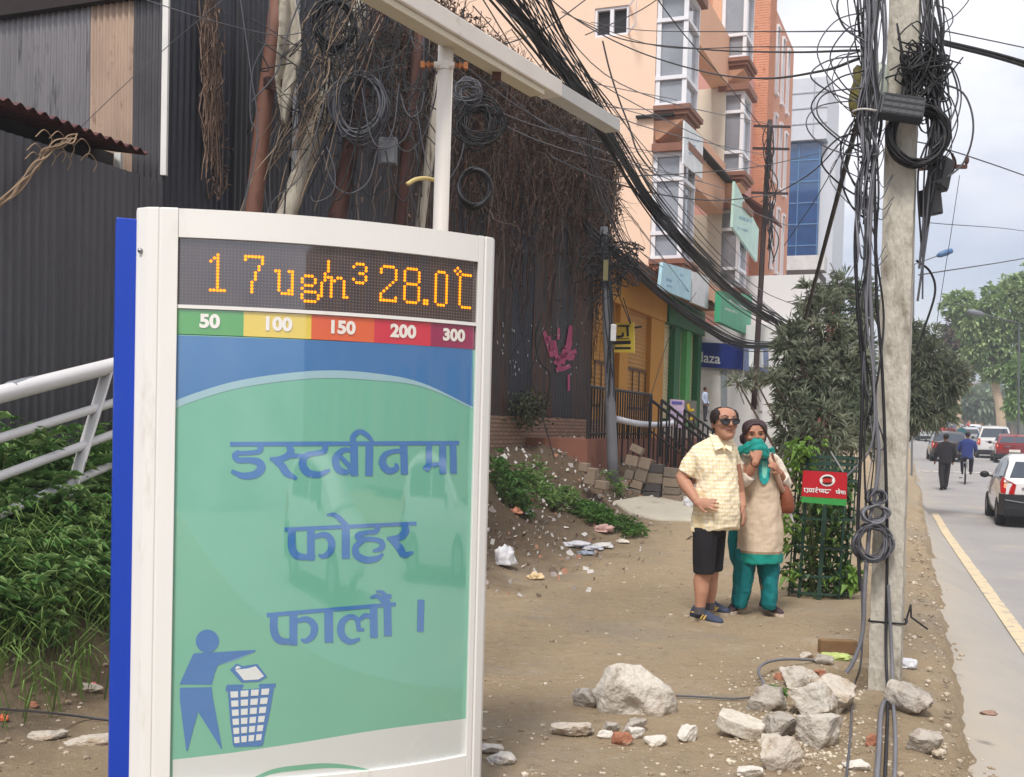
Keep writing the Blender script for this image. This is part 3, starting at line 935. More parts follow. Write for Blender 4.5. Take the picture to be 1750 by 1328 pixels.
# ================================================================== BUILDINGS
def ft(px, py, off=0.0):                               # pixel on the facade plane -> (distance along, height)
    p = wall_pt(px, py, off)
    return (p - W0).dot(WD), p.z
def fa(t, z, off=0.0):
    return W0 + WD * t + WN * off + V((0, 0, z))
def fbox(m_, t0, t1, z0, z1, o0, o1):                  # box in facade coordinates
    ps = [fa(t, z, o) for z in (z0, z1) for o in (o0, o1) for t in (t0, t1)]
    return m_.add(ps, [(0, 2, 3, 1), (4, 5, 7, 6), (0, 1, 5, 4), (2, 6, 7, 3), (0, 4, 6, 2), (1, 3, 7, 5)])
def tY(Y): return Y / WD.y
M_ORANGE = mat('orange_render_lit', L((234, 202, 178)), rough=0.85, var=0.05, vs=1.2, dirt=(L((214, 184, 152)), 0.60, 1.2), bump=.1, bs=40)  # paler copy for the side wall, its brighter light put into the colour
M_ORANGE2 = mat('orange_render_shaded', L((220, 172, 142)), rough=0.85, var=0.06, vs=1.2, dirt=(L((190, 148, 116)), 0.60, 2.2))  # same render, darkened for the shadier road side
M_CREAM = mat('cream_render', L((220, 210, 194)), rough=0.85, var=0.05)
M_FRAME = mat('window_frame_white', L((224, 222, 226)), rough=0.4, var=0.03)
M_SILL = mat('brown_moulding', L((134, 92, 74)), rough=0.7, var=0.08)
def glass_mat(name, c, rough=0.08):
    m = mat(name, L(c), rough=rough, var=0.25, vs=1.5, spec=0.8, coat=0.6)
    return m
M_GLASS = glass_mat('window_glass', (138, 142, 150))
M_CURT = mat('curtain', L((196, 190, 190)), rough=.9, var=.12, vs=14, stretch=(4, 4, .3))
M_DARK = mat('dark_interior', L((40, 38, 40)), rough=.9)
tC = tY(22.5)
bd = thing('apartment_building', 'orange rendered apartment building with white bay windows above the shops', 'building', fa(tC, 0))
FL = [4.98, 8.13, 11.28]                               # window sill levels
H0 = 13.6
mb = MB()
sw_len = 7.0
wz0, wz1 = WY(1045, 66, 23).z, WY(1045, 16, 23).z
# side wall with a real opening for its window
nS = -WD
def sp(a, z, d=0.0):                                   # a: distance from corner to the left, d: depth into the wall
    return fa(tC, z, 0) - WN * a + WD * d
aw0 = (PL(1074, 40, fa(tC, 0), WD) - fa(tC, 0)).dot(-WN); aw1 = (PL(1016, 40, fa(tC, 0), WD) - fa(tC, 0)).dot(-WN)
def sbox(m_, a0, a1, z0, z1, d0, d1):
    ps = [sp(a, z, d) for z in (z0, z1) for d in (d0, d1) for a in (a0, a1)]
    return m_.add(ps, [(0, 2, 3, 1), (4, 5, 7, 6), (0, 1, 5, 4), (2, 6, 7, 3), (0, 4, 6, 2), (1, 3, 7, 5)])
sbox(mb, 0, sw_len, 0, wz0, 0, .25); sbox(mb, 0, sw_len, wz1, H0, 0, .25)
sbox(mb, 0, aw0, wz0, wz1, 0, .25); sbox(mb, aw1, sw_len, wz0, wz1, 0, .25)
mb.build('side_wall', M_ORANGE, bd, weld=True)
wn = MB(); fr = .05
for a, b, c, d in ((aw0, aw0 + fr, wz0, wz1), (aw1 - fr, aw1, wz0, wz1), ((aw0 + aw1) / 2 - .04, (aw0 + aw1) / 2 + .04, wz0 + fr, wz1 - fr), (aw0 + fr, aw1 - fr, wz0, wz0 + fr), (aw0 + fr, aw1 - fr, wz1 - fr, wz1)):
    sbox(wn, a, b, c, d, .03, .10)
wo = wn.build('window', M_FRAME, bd)
m2 = MB(); sbox(m2, aw0 + fr, aw1 - fr, wz0 + fr, wz1 - fr, .11, .13); m2.build('pane', M_DARK, wo)
m2 = MB()
a = sp(aw0 + .0, 0); hd = (WN * .35 - WD * .55).normalized()
for (zz0, zz1, h0, h1) in ((wz0, wz1, 0, .05), (wz0, wz1, .5, .55), (wz0, wz0 + .05, .05, .5), (wz1 - .05, wz1, .05, .5)):
    q = [V((a.x, a.y, z)) - WD * .02 + hd * h + WN * .0 for z in (zz0, zz1) for h in (h0, h1)]
    m2.prism([q[0], q[1], q[3], q[2]], WD * .03)
m2.build('open_casement', M_FRAME, wo)
# facade: bands, bays and recesses
t1s, t1e = ft(1126, 90)[0], None
s1 = tC + 0.02; s1e = s1 + 1.05
s2 = ft(1226, 260)[0]; s2e = s2 + 1.0
tE = s2e + 1.2
mb = MB()
for k, z in enumerate(FL):
    z_ = z - .85 if k else 4.45
    fbox(mb, s1e, s2, z_, z + .05, -.2, .22); fbox(mb, s2e, tE, z_, z + .05, -.2, .22)        # parapet bands
    fbox(mb, tC + .002, s1e - .001, z_, z - .06, -.2, .0); fbox(mb, s2 + .001, s2e - .001, z_, z - .06, -.2, .0)
    if k < 2: fbox(mb, s1e, s2, z + 1.95, z + 2.30, -.2, .22)                   # lintel
fbox(mb, s1e, s2, FL[0] + 2.30, FL[1] - .85, -.2, .10); fbox(mb, s1e, s2, FL[1] + 2.30, FL[2] - .85, -.2, .10)
for a, b in ((tC + .002, s1e), (s2, tE)):
    for z0, z1 in ((FL[0] + .051, FL[1] - .85), (FL[1] + .05, FL[2] - .85), (FL[2] + .05, H0)):
        fbox(mb, a, b, z0, z1, -.24, .0)
mb.build('facade_wall', M_ORANGE2, bd)
mb = MB()
for k, z in enumerate(FL):
    fbox(mb, s1e + .01, s2 - .01, z + .05, z + 1.95 if k < 2 else H0, -1.0, -.9)
mb.build('recess_wall', M_CREAM, bd)
for k, z in enumerate(FL[:2]):
    mb = MB(); fbox(mb, s2 - .05, s2 - .002, z + .051, z + 1.949, -.899, .18); mb.build('recess_side', M_CREAM, bd)
for k, z in enumerate(FL[:2]):
    for q in (0.25, 0.62):
        a = lerp(s1e, s2, q); b = a + 1.15
        m2 = MB()
        for x0, x1, y0, y1 in ((a, a + .06, z + .3, z + 1.8), (b - .06, b, z + .3, z + 1.8), ((a + b) / 2 - .03, (a + b) / 2 + .03, z + .36, z + 1.74), (a + .06, b - .06, z + .3, z + .36), (a + .06, b - .06, z + 1.74, z + 1.8), (a + .06, b - .06, z + 1.3, z + 1.34)):
            fbox(m2, x0, x1, y0, y1, -.9, -.82)
        wo = m2.build('recess_window', M_FRAME, bd)
        m2 = MB(); fbox(m2, a + .06, b - .06, z + .36, z + 1.74, -.898, -.88); m2.build('pane', M_GLASS, wo)
mb = MB()
for z in (FL[1] - .42,):
    fbox(mb, tC + .1, s2, z, z + .05, .222, .42); sbox(mb, -.42, .35, z, z + .05, -.10, -.002)
mb.build('drip_ledge', M_DARK, bd)
def bay(s, e, z0, z1, proj, header, sill=True, left=0.0):
    c = MB()
    P_ = proj
    F = .075
    def ring(m_, za, zb):                              # the two visible sides of the bay between heights
        fbox(m_, s, e, za, zb, .001, P_)
    hts = [z0, z0 + (z1 - z0) * .24, z0 + (z1 - z0) * .76, z1]
    # frame members
    for za in hts:
        fbox(c, s - .02, e + .02, za - F / 2, za + F / 2, .002, P_ + .02)
    for (t_, o_) in ((s, .05), (s, P_ - .03), (e, P_ - .03), (e, .05)):
        fbox(c, t_ - .025 + (0.03 if t_ == s else -.03), t_ + .025 + (0.03 if t_ == s else -.03), z0 + F / 2, z1 - F / 2, o_ - .045, o_ + .045)
    bo = c.build('bay_window', M_FRAME, bd)
    g = MB()
    fbox(g, s + .06, s + .075, z0, z1, .02, P_ - .05); fbox(g, s + .08, e - .05, z0, z1, P_ - .07, P_ - .055)
    g.build('pane', M_GLASS, bo)
    g = MB()
    n = 14
    Pg = [[fa(s + .13 + .02 * math.sin(i * 2.2), z, lerp(.05, P_ * .5, i / n)) for z in (z0 + .1, z1 - .1)] for i in range(n + 1)]
    g.grid(Pg); g.build('curtain', M_CURT, bo)
    if sill:
        g = MB()
        for k, (h, ex) in enumerate(((.10, .12), (.09, .07), (.08, .0))):
            fbox(g, s - ex, e + ex, z0 - F / 2 - .10 - k * .085 + .0, z0 - F / 2 - k * .085 - .002, .003, P_ + ex)
        g.build('sill', M_SILL, bo)
        g = MB(); zz = z0 - F / 2 - .275; a4 = [fa(s, zz, .003), fa(e, zz, .003), fa(e, zz, P_ - .02), fa(s, zz, P_ - .02)]; b4 = [fa(s + .12, zz - .34, .003), fa(e - .12, zz - .34, .003), fa(e - .12, zz - .34, .06), fa(s + .12, zz - .34, .06)]
        g.loft([a4, b4]); g.build('corbel', M_ORANGE2, bo)
    if header:
        g = MB(); fbox(g, s - .14, e + .14, z1 + F / 2 + .002, z1 + F / 2 + .16, .003, P_ + .14); g.build('header', M_SILL, bo)
def bz(px, py, s, proj):                               # height on the camera-facing side of a bay
    p = PL(px, py, fa(s, 0), WD); return p.z
for (s, e, x, yb, yt, hd_) in ((s1, s1e, 1140, 440, 264, True), (s1, s1e, 1145, 178, -12, True), (s2, s2e, 1228, 490, 362, True), (s2, s2e, 1245, 292, 160, True), (s2, s2e, 1260, 97, -60, True)):
    bay(s, e, bz(x, yb, s, .6), bz(x, yt, s, .6), 0.62, hd_)
# ground floor shops: yellow and green fronts
M_YWALL = mat('yellow_paint', L((184, 130, 42)), rough=.7, var=.08, vs=3, dirt=(L((180, 120, 24)), .62, 4))
M_GREEN = mat('green_paint', L((30, 100, 54)), rough=.6, var=.1, vs=3)
M_GREENL = mat('green_paint_light', L((88, 170, 96)), rough=.6, var=.1, vs=3)
def shutter(t0, t1, z0, z1, off, m, parent):
    m_ = MB(); Pg = []; n = int((z1 - z0) / .02)
    for i in range(n + 1):
        z = lerp(z0, z1, i / n)
        Pg.append([fa(t, z, off + .012 * (abs(((z - z0) / .08) % 1 - .5) * 2)) for t in (t0, t1)])
    m_.grid(Pg)
    return m_.build('roller_shutter', m, parent)
PZ = 1.32                                              # plinth level
zt_ = 3.72
def tx(px, py=640, off=0.0): return ft(px, py, off)[0]
sy = thing('yellow_shop', 'yellow painted shop with closed yellow roller shutters', 'shop', fa(tx(1008), 0))
tq = [tx(x) for x in (1008, 1047, 1062, 1101, 1124)]
M_YSH = mat('yellow_shutter', L((172, 124, 52)), rough=.6, var=.15, vs=4)
shutter(tq[0], tq[1], PZ, zt_, .02, M_YSH, sy); shutter(tq[2], tq[3], PZ, zt_, .02, M_YSH, sy)
for a, b in ((tq[1], tq[2]), (tq[3], tq[4])):
    mb = MB(); fbox(mb, a + .002, b - .002, PZ, zt_ - .002, -.1, .12); mb.build('column', M_YWALL, sy)
mb = MB(); fbox(mb, tq[0], tq[4], zt_, 4.28, -.1, .16); mb.build('beam', M_YWALL, sy)
for a, b in ((tq[0] + .1, tq[1] - .1), (tq[2] + .1, tq[3] - .1)):
    mb = MB()
    for z in (1.85, 2.6):
        fbox(mb, a, b, z, z + .05, .04, .06)
    for k in range(4):
        tt_ = lerp(a, b, k / 3); fbox(mb, tt_, tt_ + .03, 1.905, 2.595, .042, .062)
    mb.build('grille', mat('rusty_bar', L((92, 70, 50)), rough=.8), sy)
sgn = thing('shop_signboard', 'small square pale yellow board with black lettering hanging on the yellow shop', 'sign', fa(tx(1062, 640, .3), 2.9, .3))
d0 = PL(1040, 602, fa(tx(1062, 580, .3), 0, .3), WD); d1 = PL(1084, 552, fa(tx(1062, 580, .3), 0, .3), WD)
def fr_pt(base, px, py, d=0.0):                        # point on a plane facing down the wall
    return PL(px, py, base - WD * d, WD)
sb_ = fa(tx(1062, 580, .3), 0, .3)
mb = MB(); mb.prism([fr_pt(sb_, 1040, 602), fr_pt(sb_, 1084, 603), fr_pt(sb_, 1083, 551), fr_pt(sb_, 1040, 552)], WD * .05)
mb.build('panel', mat('sign_yellow', L((206, 184, 70)), rough=.5), sgn)
mb = MB()
for pts, ws in (([(1052, 556), (1052, 574), (1064, 574), (1064, 568)], [3, 4, 4, 3]), ([(1072, 557), (1073, 575)], [4, 4]), ([(1056, 557), (1076, 557)], [3, 3]), ([(1044, 586), (1078, 585)], [6, 6]), ([(1050, 595), (1078, 595)], [4, 4]), ([(1046, 579), (1076, 579)], [1.5, 1.5])):
    for q in stroke(pts, ws): mb.add([fr_pt(sb_, x, yy, .004) for x, yy in q], [(0, 1, 2, 3)])
mb.build('lettering', M_DARK, sgn)
mb = MB(); mb.beam(fr_pt(sb_, 1084, 560) + WD * .02, fr_pt(sb_, 1096, 558) + WD * .02, .03, .03); mb.build('bracket', M_DARK, sgn)
gs = thing('green_shop', 'shop with dark green columns and cream roller shutters', 'shop', fa(tx(1126), 0))
tg = [tx(x) for x in (1125, 1141, 1151, 1162, 1170, 1182, 1188)]
M_CSH = mat('cream_shutter', L((196, 184, 148)), rough=.6, var=.1, vs=4)
for i in (0, 2, 4):
    shutter(tg[i], tg[i + 1], PZ + .4, zt_, .0, M_CSH, gs)
for i in (1, 3, 5):
    mb = MB(); fbox(mb, tg[i] + .001, tg[i + 1] - .001, PZ + .2, zt_ - .002, -.1, .14); mb.build('column', M_GREEN if i != 3 else M_GREENL, gs)
mb = MB(); fbox(mb, tg[0] + .002, tg[6], zt_, 4.28, -.1, .2); mb.build('beam', M_GREEN, gs)
mb = MB(); fbox(mb, tg[0] + .003, tg[6], PZ - .1, PZ + .198, -.05, .16); mb.build('base_wall', mat('grey_render', L((170, 158, 148)), rough=.9), gs)
# canopy slab over the shops
cn0 = tq[0] - .1; cn1 = tg[6] - .3
CO = .55
mb = MB()
fbox(mb, cn0, cn1, 4.29, 4.40, -.15, CO)
mb.build('canopy_slab', mat('canopy_soffit', L((150, 112, 82)), rough=.9, var=.2, vs=2), bd)
mb = MB()
Pg = []
for i in range(61):
    t_ = lerp(cn0, cn1, i / 60)
    Pg.append([fa(t_, 4.41 + .012 * math.sin(i * 1.7), CO + .06), fa(t_, 4.58 + .012 * math.sin(i * 1.7), .24)])
mb.grid(Pg)
Pg = [[p - V((0, 0, .02)) for p in r] for r in Pg]
mb.grid(Pg)
mb.build('canopy_roof', mat('terracotta', L((178, 116, 84)), rough=.85, var=.2, vs=6), bd)
# plinth, yard wall, railings
M_RED = mat('red_plinth', L((132, 88, 72)), rough=.85, var=.12, vs=3, dirt=(L((110, 66, 52)), .58, 3))
pt0, pt1 = tx(1004, 760, 1.0), tx(1192, 760, 1.0)
mb = MB(); fbox(mb, pt0, pt1 + 1.2, -.1, PZ, -.3, 1.0)
for k in range(6):
    fbox(mb, pt1 - 1.9 + .002, pt1 - .4, -.1, PZ - .2 * (k + 1), 1.0 + .28 * k + .001, 1.0 + .28 * (k + 1))
o = mb.build('shop_plinth', M_RED); tag(o, 'red brown raised plinth with steps in front of the shops', 'plinth')
M_IRON = mat('black_iron', L((36, 32, 34)), rough=.6)
def railing(label, pts, h, n, top2=None, mt=None, base=None, r=.018):
    a, b = pts
    t_ = thing('shop_railing', label, 'railing', a, 'black railings in front of the shops')
    mm = mt or M_IRON
    m_ = MB(); m_.tube([a + V((0, 0, h)), b + V((0, 0, h))], r * 1.4, 6); m_.build('top_rail', mm, t_)
    m_ = MB(); m_.tube([a + V((0, 0, .08)), b + V((0, 0, .08))], r, 6); m_.build('bottom_rail', mm, t_)
    for i in range(n + 1):
        p = a.lerp(b, i / n)
        m_ = MB(); m_.tube([p, p + V((0, 0, h))], r * (1.5 if i in (0, n) else .75), 5); m_.build('baluster', mm, t_)
    return t_
railing('brown black railing standing on the red plinth before the yellow shutters', (fa(tx(1008, 740, .95), PZ, .92), fa(tx(1114, 740, .95), PZ, .92)), .76, 26)
q0, q1 = fa(tx(1056, 800, 1.7), .62, 1.7), fa(tx(1150, 800, 1.7), .62, 1.7)
railing('lower black yard railing between grey steel pole and steps', (fa(tx(1052, 800, 1.06), .40, 1.06), fa(tx(1160, 800, 1.06), .40, 1.06)), 1.2, 13)
def at_t(px, py, off): return wall_pt(px, py, off)
for lab, A, B in (('sloping black stair rail nearest the yellow shop', (1112, 683), (1206, 756)), ('sloping black stair rail behind the man in the yellow shirt', (1131, 684), (1222, 758)), ('sloping black stair rail with the poster behind it', (1170, 700), (1226, 742))):
    a, b = at_t(*A, 1.25), at_t(*B, 1.9)
    t_ = thing('stair_rail', lab, 'railing', V((a.x, a.y, 0)), 'sloping stair rails by the shops')
    m_ = MB(); m_.tube([a, b], .026, 6); m_.build('hand_rail', M_IRON, t_)
    m_ = MB(); m_.tube([a - V((0, 0, .5)), b - V((0, 0, .5))], .016, 6); m_.build('lower_rail', M_IRON, t_)
    for k in range(8):
        p = a.lerp(b, k / 7); m_ = MB(); m_.tube([p, p - V((0, 0, .95))], .016 if k % 7 else .024, 5); m_.build('baluster', M_IRON, t_)
a, b = at_t(1054, 716, 1.14), at_t(1158, 721, 1.14)
mb = MB(); mb.tube(sag(a, b, .07, 8), .05, 8)
o = mb.build('white_pipe', mat('pvc_white', L((206, 208, 216)), rough=.5), smooth=True); tag(o, 'long white plastic pipe lying along the black yard railing', 'pipe')
def fboard(name, label, cat, quad_px, off, thick, m, strokes=(), inkm=None, plane='wall', base=None, group=None):
    def T(x, yy, d=0.0):
        return wall_pt(x, yy, off + d) if plane == 'wall' else PL(x, yy, base - WD * d, WD)
    ps = [T(*q) for q in quad_px]
    m_ = MB(); m_.prism(ps, (WN if plane == 'wall' else -WD) * -thick)
    bp_ = sum(ps, V((0, 0, 0))) / len(ps)
    if strokes:
        t_ = thing(name, label, cat, bp_, group); m_.build('panel', m, t_)
        m2_ = MB(); fl = []
        for q in strokes: fl += q if isinstance(q, list) else [q]
        for pts, ws in fl:
            for q in stroke(pts, ws): m2_.add([T(x, yy, .006) for x, yy in q], [(0, 1, 2, 3)])
        m2_.build('lettering', inkm, t_)
        return t_
    return tag(m_.build(name, m), label, cat, group)
M_INKB = mat('sign_blue_ink', L((120, 170, 196)), rough=.6)
M_INKW = mat('sign_white_ink', L((226, 226, 226)), rough=.6)
def wv(x0, x1, y, a=2, n=5, w_=1.6):                   # a line of print too small to read
    o_ = []; x = x0; R = random.Random(int(x0 * 7 + y))
    while x < x1 - 1.5:
        w2 = R.uniform(1.2, 2.6); yy = y + (x - x0) * .35
        o_.append(([(x, yy - a * .6), (x, yy + a * .6)], [w2 * .5] * 2)); o_.append(([(x - .8, yy - a * .6), (x + w2, yy - a * .6)], [.6] * 2))
        if R.random() < .5: o_.append(([(x, yy), (x + w2 * .8, yy + a * .5)], [.7] * 2))
        x += w2 + R.choice((.5, .6, 2.0))
    return o_
fboard('hanging_banner', 'white banner with faint blue writing hung from the orange balcony', 'banner', [(1170, 206), (1202, 236), (1200, 306), (1168, 280)], .75, .03, mat('banner_white', L((222, 226, 228)), rough=.7),
       [wv(1175, 1196, 236, 2), wv(1176, 1194, 246, 2), wv(1178, 1194, 262, 2)], M_INKB)
fboard('shop_signboard', 'pale blue shop signboard under the lowest bay window', 'sign', [(1133, 448), (1182, 462), (1180, 514), (1128, 494)], .8, .06, mat('pale_blue_board', L((170, 208, 220)), rough=.5),
       [wv(1160, 1162, 480, 2, 3), wv(1163, 1168, 470, 3, 3), wv(1140, 1150, 478, 3, 3), wv(1141, 1151, 488, 2, 3)], M_INKB)
fboard('shop_signboard', 'white wall board beside the pale blue signboard', 'sign', [(1184, 464), (1212, 474), (1210, 528), (1183, 517)], .8, .06, mat('white_board', L((216, 216, 218)), rough=.5))
fboard('shop_signboard', 'green signboard with white lettering projecting over the blue sign', 'sign', [(1232, 497), (1286, 504), (1282, 574), (1230, 550)], 1.1, .12, mat('green_board', L((64, 158, 118)), rough=.5),
       [wv(1240, 1262, 528, 3, 6, 2.5), ([(1246, 512), (1276, 530)], [3, 3])], M_INKW)
fboard('shop_signboard', 'pale green signboard high on the pink building', 'sign', [(1256, 310), (1297, 392), (1294, 448), (1252, 388)], .7, .06, mat('pale_green_board', L((182, 214, 202)), rough=.5),
       [wv(1264, 1286, 372, 4, 5, 2), wv(1262, 1280, 390, 3, 5, 2)], M_INKB)
fboard('leaning_poster', 'pink and blue printed poster standing on the shop steps', 'poster', [(1145, 682), (1169, 684), (1168, 732), (1144, 730)], 1.0, .04, mat('poster_lilac', L((196, 176, 206)), rough=.6, var=.2, vs=9),
       [([(1148, 688), (1166, 689)], [5, 5]), wv(1149, 1165, 700, 1.5, 5, 1.5), wv(1149, 1165, 708, 1.5, 5, 1.5)], mat('poster_blue_ink', L((92, 96, 170))), plane='front', base=fa(tx(1150, 700, 1.0), 0, 1.0))
fboard('painted_board', 'grey board with yellow painted letters beside the shop steps', 'sign', [(1170, 684), (1190, 685), (1189, 724), (1169, 722)], 1.0, .04, mat('board_grey', L((104, 104, 98)), rough=.7),
       [([(1176, 690), (1178, 702)], [4, 5]), ([(1174, 702), (1186, 700)], [4, 4]), ([(1175, 716), (1188, 715)], [4, 4])], mat('yellow_ink', L((214, 176, 40))), plane='front', base=fa(tx(1172, 700, 1.2), 0, 1.2))
# pink building
M_PINKW = mat('pink_render', L((206, 158, 148)), rough=.85, var=.06, vs=1.5)
pk = thing('pink_building', 'narrow pink rendered building between orange building and brick block', 'building', fa(tE, 0))
tP = tY(33.0)
mb = MB(); fbox(mb, tE + .01, tP, 0, 11.7, -3, -.02); mb.build('wall', M_PINKW, pk)
for (z0, z1) in ((5.3, 7.2), (8.4, 10.2)):
    m2 = MB(); a = tE + .5
    for k in range(4): fbox(m2, a + k * .5, a + k * .5 + .06, z0, z1, -.018, .04)
    fbox(m2, a + .061, a + 1.499, z0, z0 + .06, -.018, .03)
    fbox(m2, a + .061, a + 1.499, z1 - .06, z1, -.018, .03)
    wo = m2.build('window', mat('maroon_frame', L((108, 60, 52)), rough=.6), pk)
    m2 = MB(); fbox(m2, a + .06, a + 1.5, z0 + .06, z1 - .06, -.018, .0); m2.build('pane', M_GLASS, wo)
mb = MB(); mb.prism([fa(tE + .3, 8.1, 0), fa(tP, 8.1, 0), fa(tP, 7.5, .9), fa(tE + .3, 7.5, .9)], (0, 0, -.08)); mb.build('awning', mat('awning_brown', L((96, 60, 52)), rough=.7), pk)
# brick building
M_BRK2 = mat('brick_orange', L((206, 148, 120)), rough=.9, var=.1, vs=20, dirt=(L((170, 100, 72)), .55, 8))
M_BRK3 = mat('brick_render', L((204, 150, 128)), rough=.85, var=.06, vs=2)
bk = thing('brick_building', 'tall brick building with narrow white windows behind the pink one', 'building', fa(tP, 0))
tB = tY(39.2); HB = 14.75
mb = MB(); fbox(mb, tP + .01, tP + 1.1, 0, HB + .4, -7, .35)
for k in range(190): fbox(mb, tP + .0, tP + 1.11, .6 + k * .075, .6 + k * .075 + .055, .001 - 7, .36)
mb.build('brick_tower', M_BRK2, bk)
mb = MB(); fbox(mb, tP + 1.11, tB, 0, HB, -7, .1); mb.build('wall', M_BRK3, bk)
for fl in range(4):
    z0 = 4.0 + fl * 2.75
    for k in range(4):
        t0 = tP + 1.6 + k * 1.15
        m2 = MB()
        fbox(m2, t0, t0 + .42, z0 - .1, z0, .102, .2); fbox(m2, t0, t0 + .42, z0 + 2.0, z0 + 2.08, .102, .2)
        fbox(m2, t0 + .0, t0 + .06, z0 + .001, z0 + 2.0, .102, .16); fbox(m2, t0 + .36, t0 + .42, z0 + .001, z0 + 2.0, .102, .16)
        wo = m2.build('window', M_FRAME, bk)
        m2 = MB(); fbox(m2, t0 + .061, t0 + .359, z0 + .001, z0 + 1.999, .101, .12); m2.build('pane', M_GLASS, wo)
# glass tower
gt = thing('glass_tower', 'blue glazed tower with white tiled upper wall beyond the brick building', 'building', WY(1372, 735, 50) - V((0, 0, 1.5)))
gp = WY(1386, 735, 50); gp.z = 0
zg0, zg1 = WY(1380, 452, 50).z, WY(1392, 240, 50).z
zg2 = WY(1398, 134, 50).z
def gpt(a, z, d=0.0): return gp - WN * a + WD * d + V((0, 0, z))
def gbox(m_, a0, a1, z0, z1, d0, d1):
    ps = [gpt(a, z, d) for z in (z0, z1) for d in (d0, d1) for a in (a0, a1)]
    return m_.add(ps, [(0, 2, 3, 1), (4, 5, 7, 6), (0, 1, 5, 4), (2, 6, 7, 3), (0, 4, 6, 2), (1, 3, 7, 5)])
mb = MB(); gbox(mb, 0, 9, 0, zg1, 0, 5); mb.build('glazed_body', glass_mat('tower_glass', (26, 74, 124)), gt)
mb = MB(); gbox(mb, -.25, 9, zg1 + .003, zg2, -.3, 4.5); gbox(mb, -.62, -.003, 0, zg1 - .1, .2, 4.9)
mb.build('tiled_wall', mat('white_tile', L((196, 200, 208)), rough=.35, var=.05), gt)
mb = MB()
for k in range(9): gbox(mb, .003, 9, zg0 - 2 + k * .95, zg0 - 2 + k * .95 + .05, -.03, -.002)
for k in range(6): gbox(mb, .02 + k * .9, .06 + k * .9, 0, zg1, -.05, -.031)
mb.build('mullion', mat('mullion_grey', L((86, 128, 170)), rough=.4), gt)
mb = MB()
for k in range(1, 4): gbox(mb, -.26, 9, zg1 + k * (zg2 - zg1) / 4, zg1 + k * (zg2 - zg1) / 4 + .05, -.33, -.302)
for k in range(5): gbox(mb, .3 + k * 1.0, .35 + k * 1.0, zg1 + .1, zg2 - .05, -.345, -.331)
mb.build('tile_joint', mat('joint_grey', L((160, 164, 174)), rough=.5), gt)
# low roofs in front of the tower
lb = thing('low_building', 'low building with dark sheet roof below the glass tower', 'building', WY(1372, 735, 44) - V((0, 0, 1.5)))
q = WY(1368, 735, 44); q.z = 0
def lbx(m_, a0, a1, z0, z1, d0, d1):
    ps = [q - WN * a + WD * d + V((0, 0, z)) for z in (z0, z1) for d in (d0, d1) for a in (a0, a1)]
    return m_.add(ps, [(0, 2, 3, 1), (4, 5, 7, 6), (0, 1, 5, 4), (2, 6, 7, 3), (0, 4, 6, 2), (1, 3, 7, 5)])
zr0 = WY(1370, 500, 44).z; zr1 = WY(1370, 470, 44).z
mb = MB(); lbx(mb, -.9, 4, 0, zr0, 0, 4); mb.build('wall', mat('maroon_wall', L((140, 84, 72)), rough=.85), lb)
mb = MB(); lbx(mb, -1.1, 4.2, zr0 + .002, zr0 + .25, -.4, 4.4); lbx(mb, -.4, 3, zr0 + .252, zr1 + .3, .6, 3.4); mb.build('roof', mat('dark_roof', L((84, 76, 74)), rough=.8), lb)
mb = MB(); lbx(mb, -.6, .9, zr1 + .302, zr1 + .9, .8, 1.8); mb.build('water_tank_box', mat('white_box', L((206, 206, 206))), lb)
# white annex with the blue sign
an = thing('white_annex', 'white annex with a long blue sign across its front', 'building', fa(tY(27.1), 0))
tA = tY(27.05)
M_WALLW = mat('white_wall', L((214, 212, 212)), rough=.8, var=.04, vs=2, dirt=(L((184, 180, 176)), .62, 2))
mb = MB(); fbox(mb, tA, tA + 4, 0, 4.02, -.1, 2.35); mb.build('wall', M_WALLW, an)
ab = fa(tA, 0)
mb = MB(); fbox(mb, tA + 3.0, tA + 6, 4.03, 5.6, .3, 2.3); mb.build('upper_block', M_WALLW, an)
def apx(x, yy, d=0.0): return PL(x, yy, ab - WD * d, WD)
mb = MB(); mb.prism([apx(1194, 702), apx(1232, 702), apx(1232, 634), apx(1194, 632)], -WD * .03); mb.build('window', mat('bright_blind', L((226, 222, 216)), rough=.6), an)
mb = MB(); mb.prism([apx(1233, 702), apx(1243, 702), apx(1243, 634), apx(1233, 634)], -WD * .05); mb.build('grey_panel', mat('grey_panel', L((150, 156, 164)), rough=.5), an)
mb = MB(); mb.prism([apx(1298, 702), apx(1303, 702), apx(1303, 634), apx(1298, 634)], -WD * .05); mb.build('pillar', M_WALLW, an)
ps = thing('blue_signboard', 'dark blue signboard with white lettering on the white annex', 'sign', apx(1230, 610))
mb = MB(); mb.prism([apx(1190, 627, .05), apx(1270, 632, .05), apx(1271, 589, .05), apx(1191, 585, .05)], -WD * .10); mb.build('panel', mat('navy_board', L((24, 48, 128)), rough=.45), ps)
c0, c1 = apx(1187, 613, .155), apx(1231, 617, .155)
vs, fs = text_mesh('Plaza', 1.0, .015)
mxw = max(a for a, b in vs) - min(a for a, b in vs); x0_ = min(a for a, b in vs)
k_ = (c1 - c0).length / mxw
dd = (c1 - c0).normalized()
m_ = MB(); m_.add([c0 + dd * ((a - x0_) * k_) + V((0, 0, b * k_ * 1.08 + .04)) for a, b in vs], fs); m_.build('lettering', M_INKW, ps)
pf = thing('framed_panel', 'grey framed white panel beside the dark blue signboard', 'sign', apx(1292, 612))
mb = MB(); mb.prism([apx(1272, 634, .04), apx(1314, 636, .04), apx(1313, 592, .04), apx(1273, 590, .04)], -WD * .08); mb.build('frame', mat('bluegrey_frame', L((112, 124, 158)), rough=.5), pf)
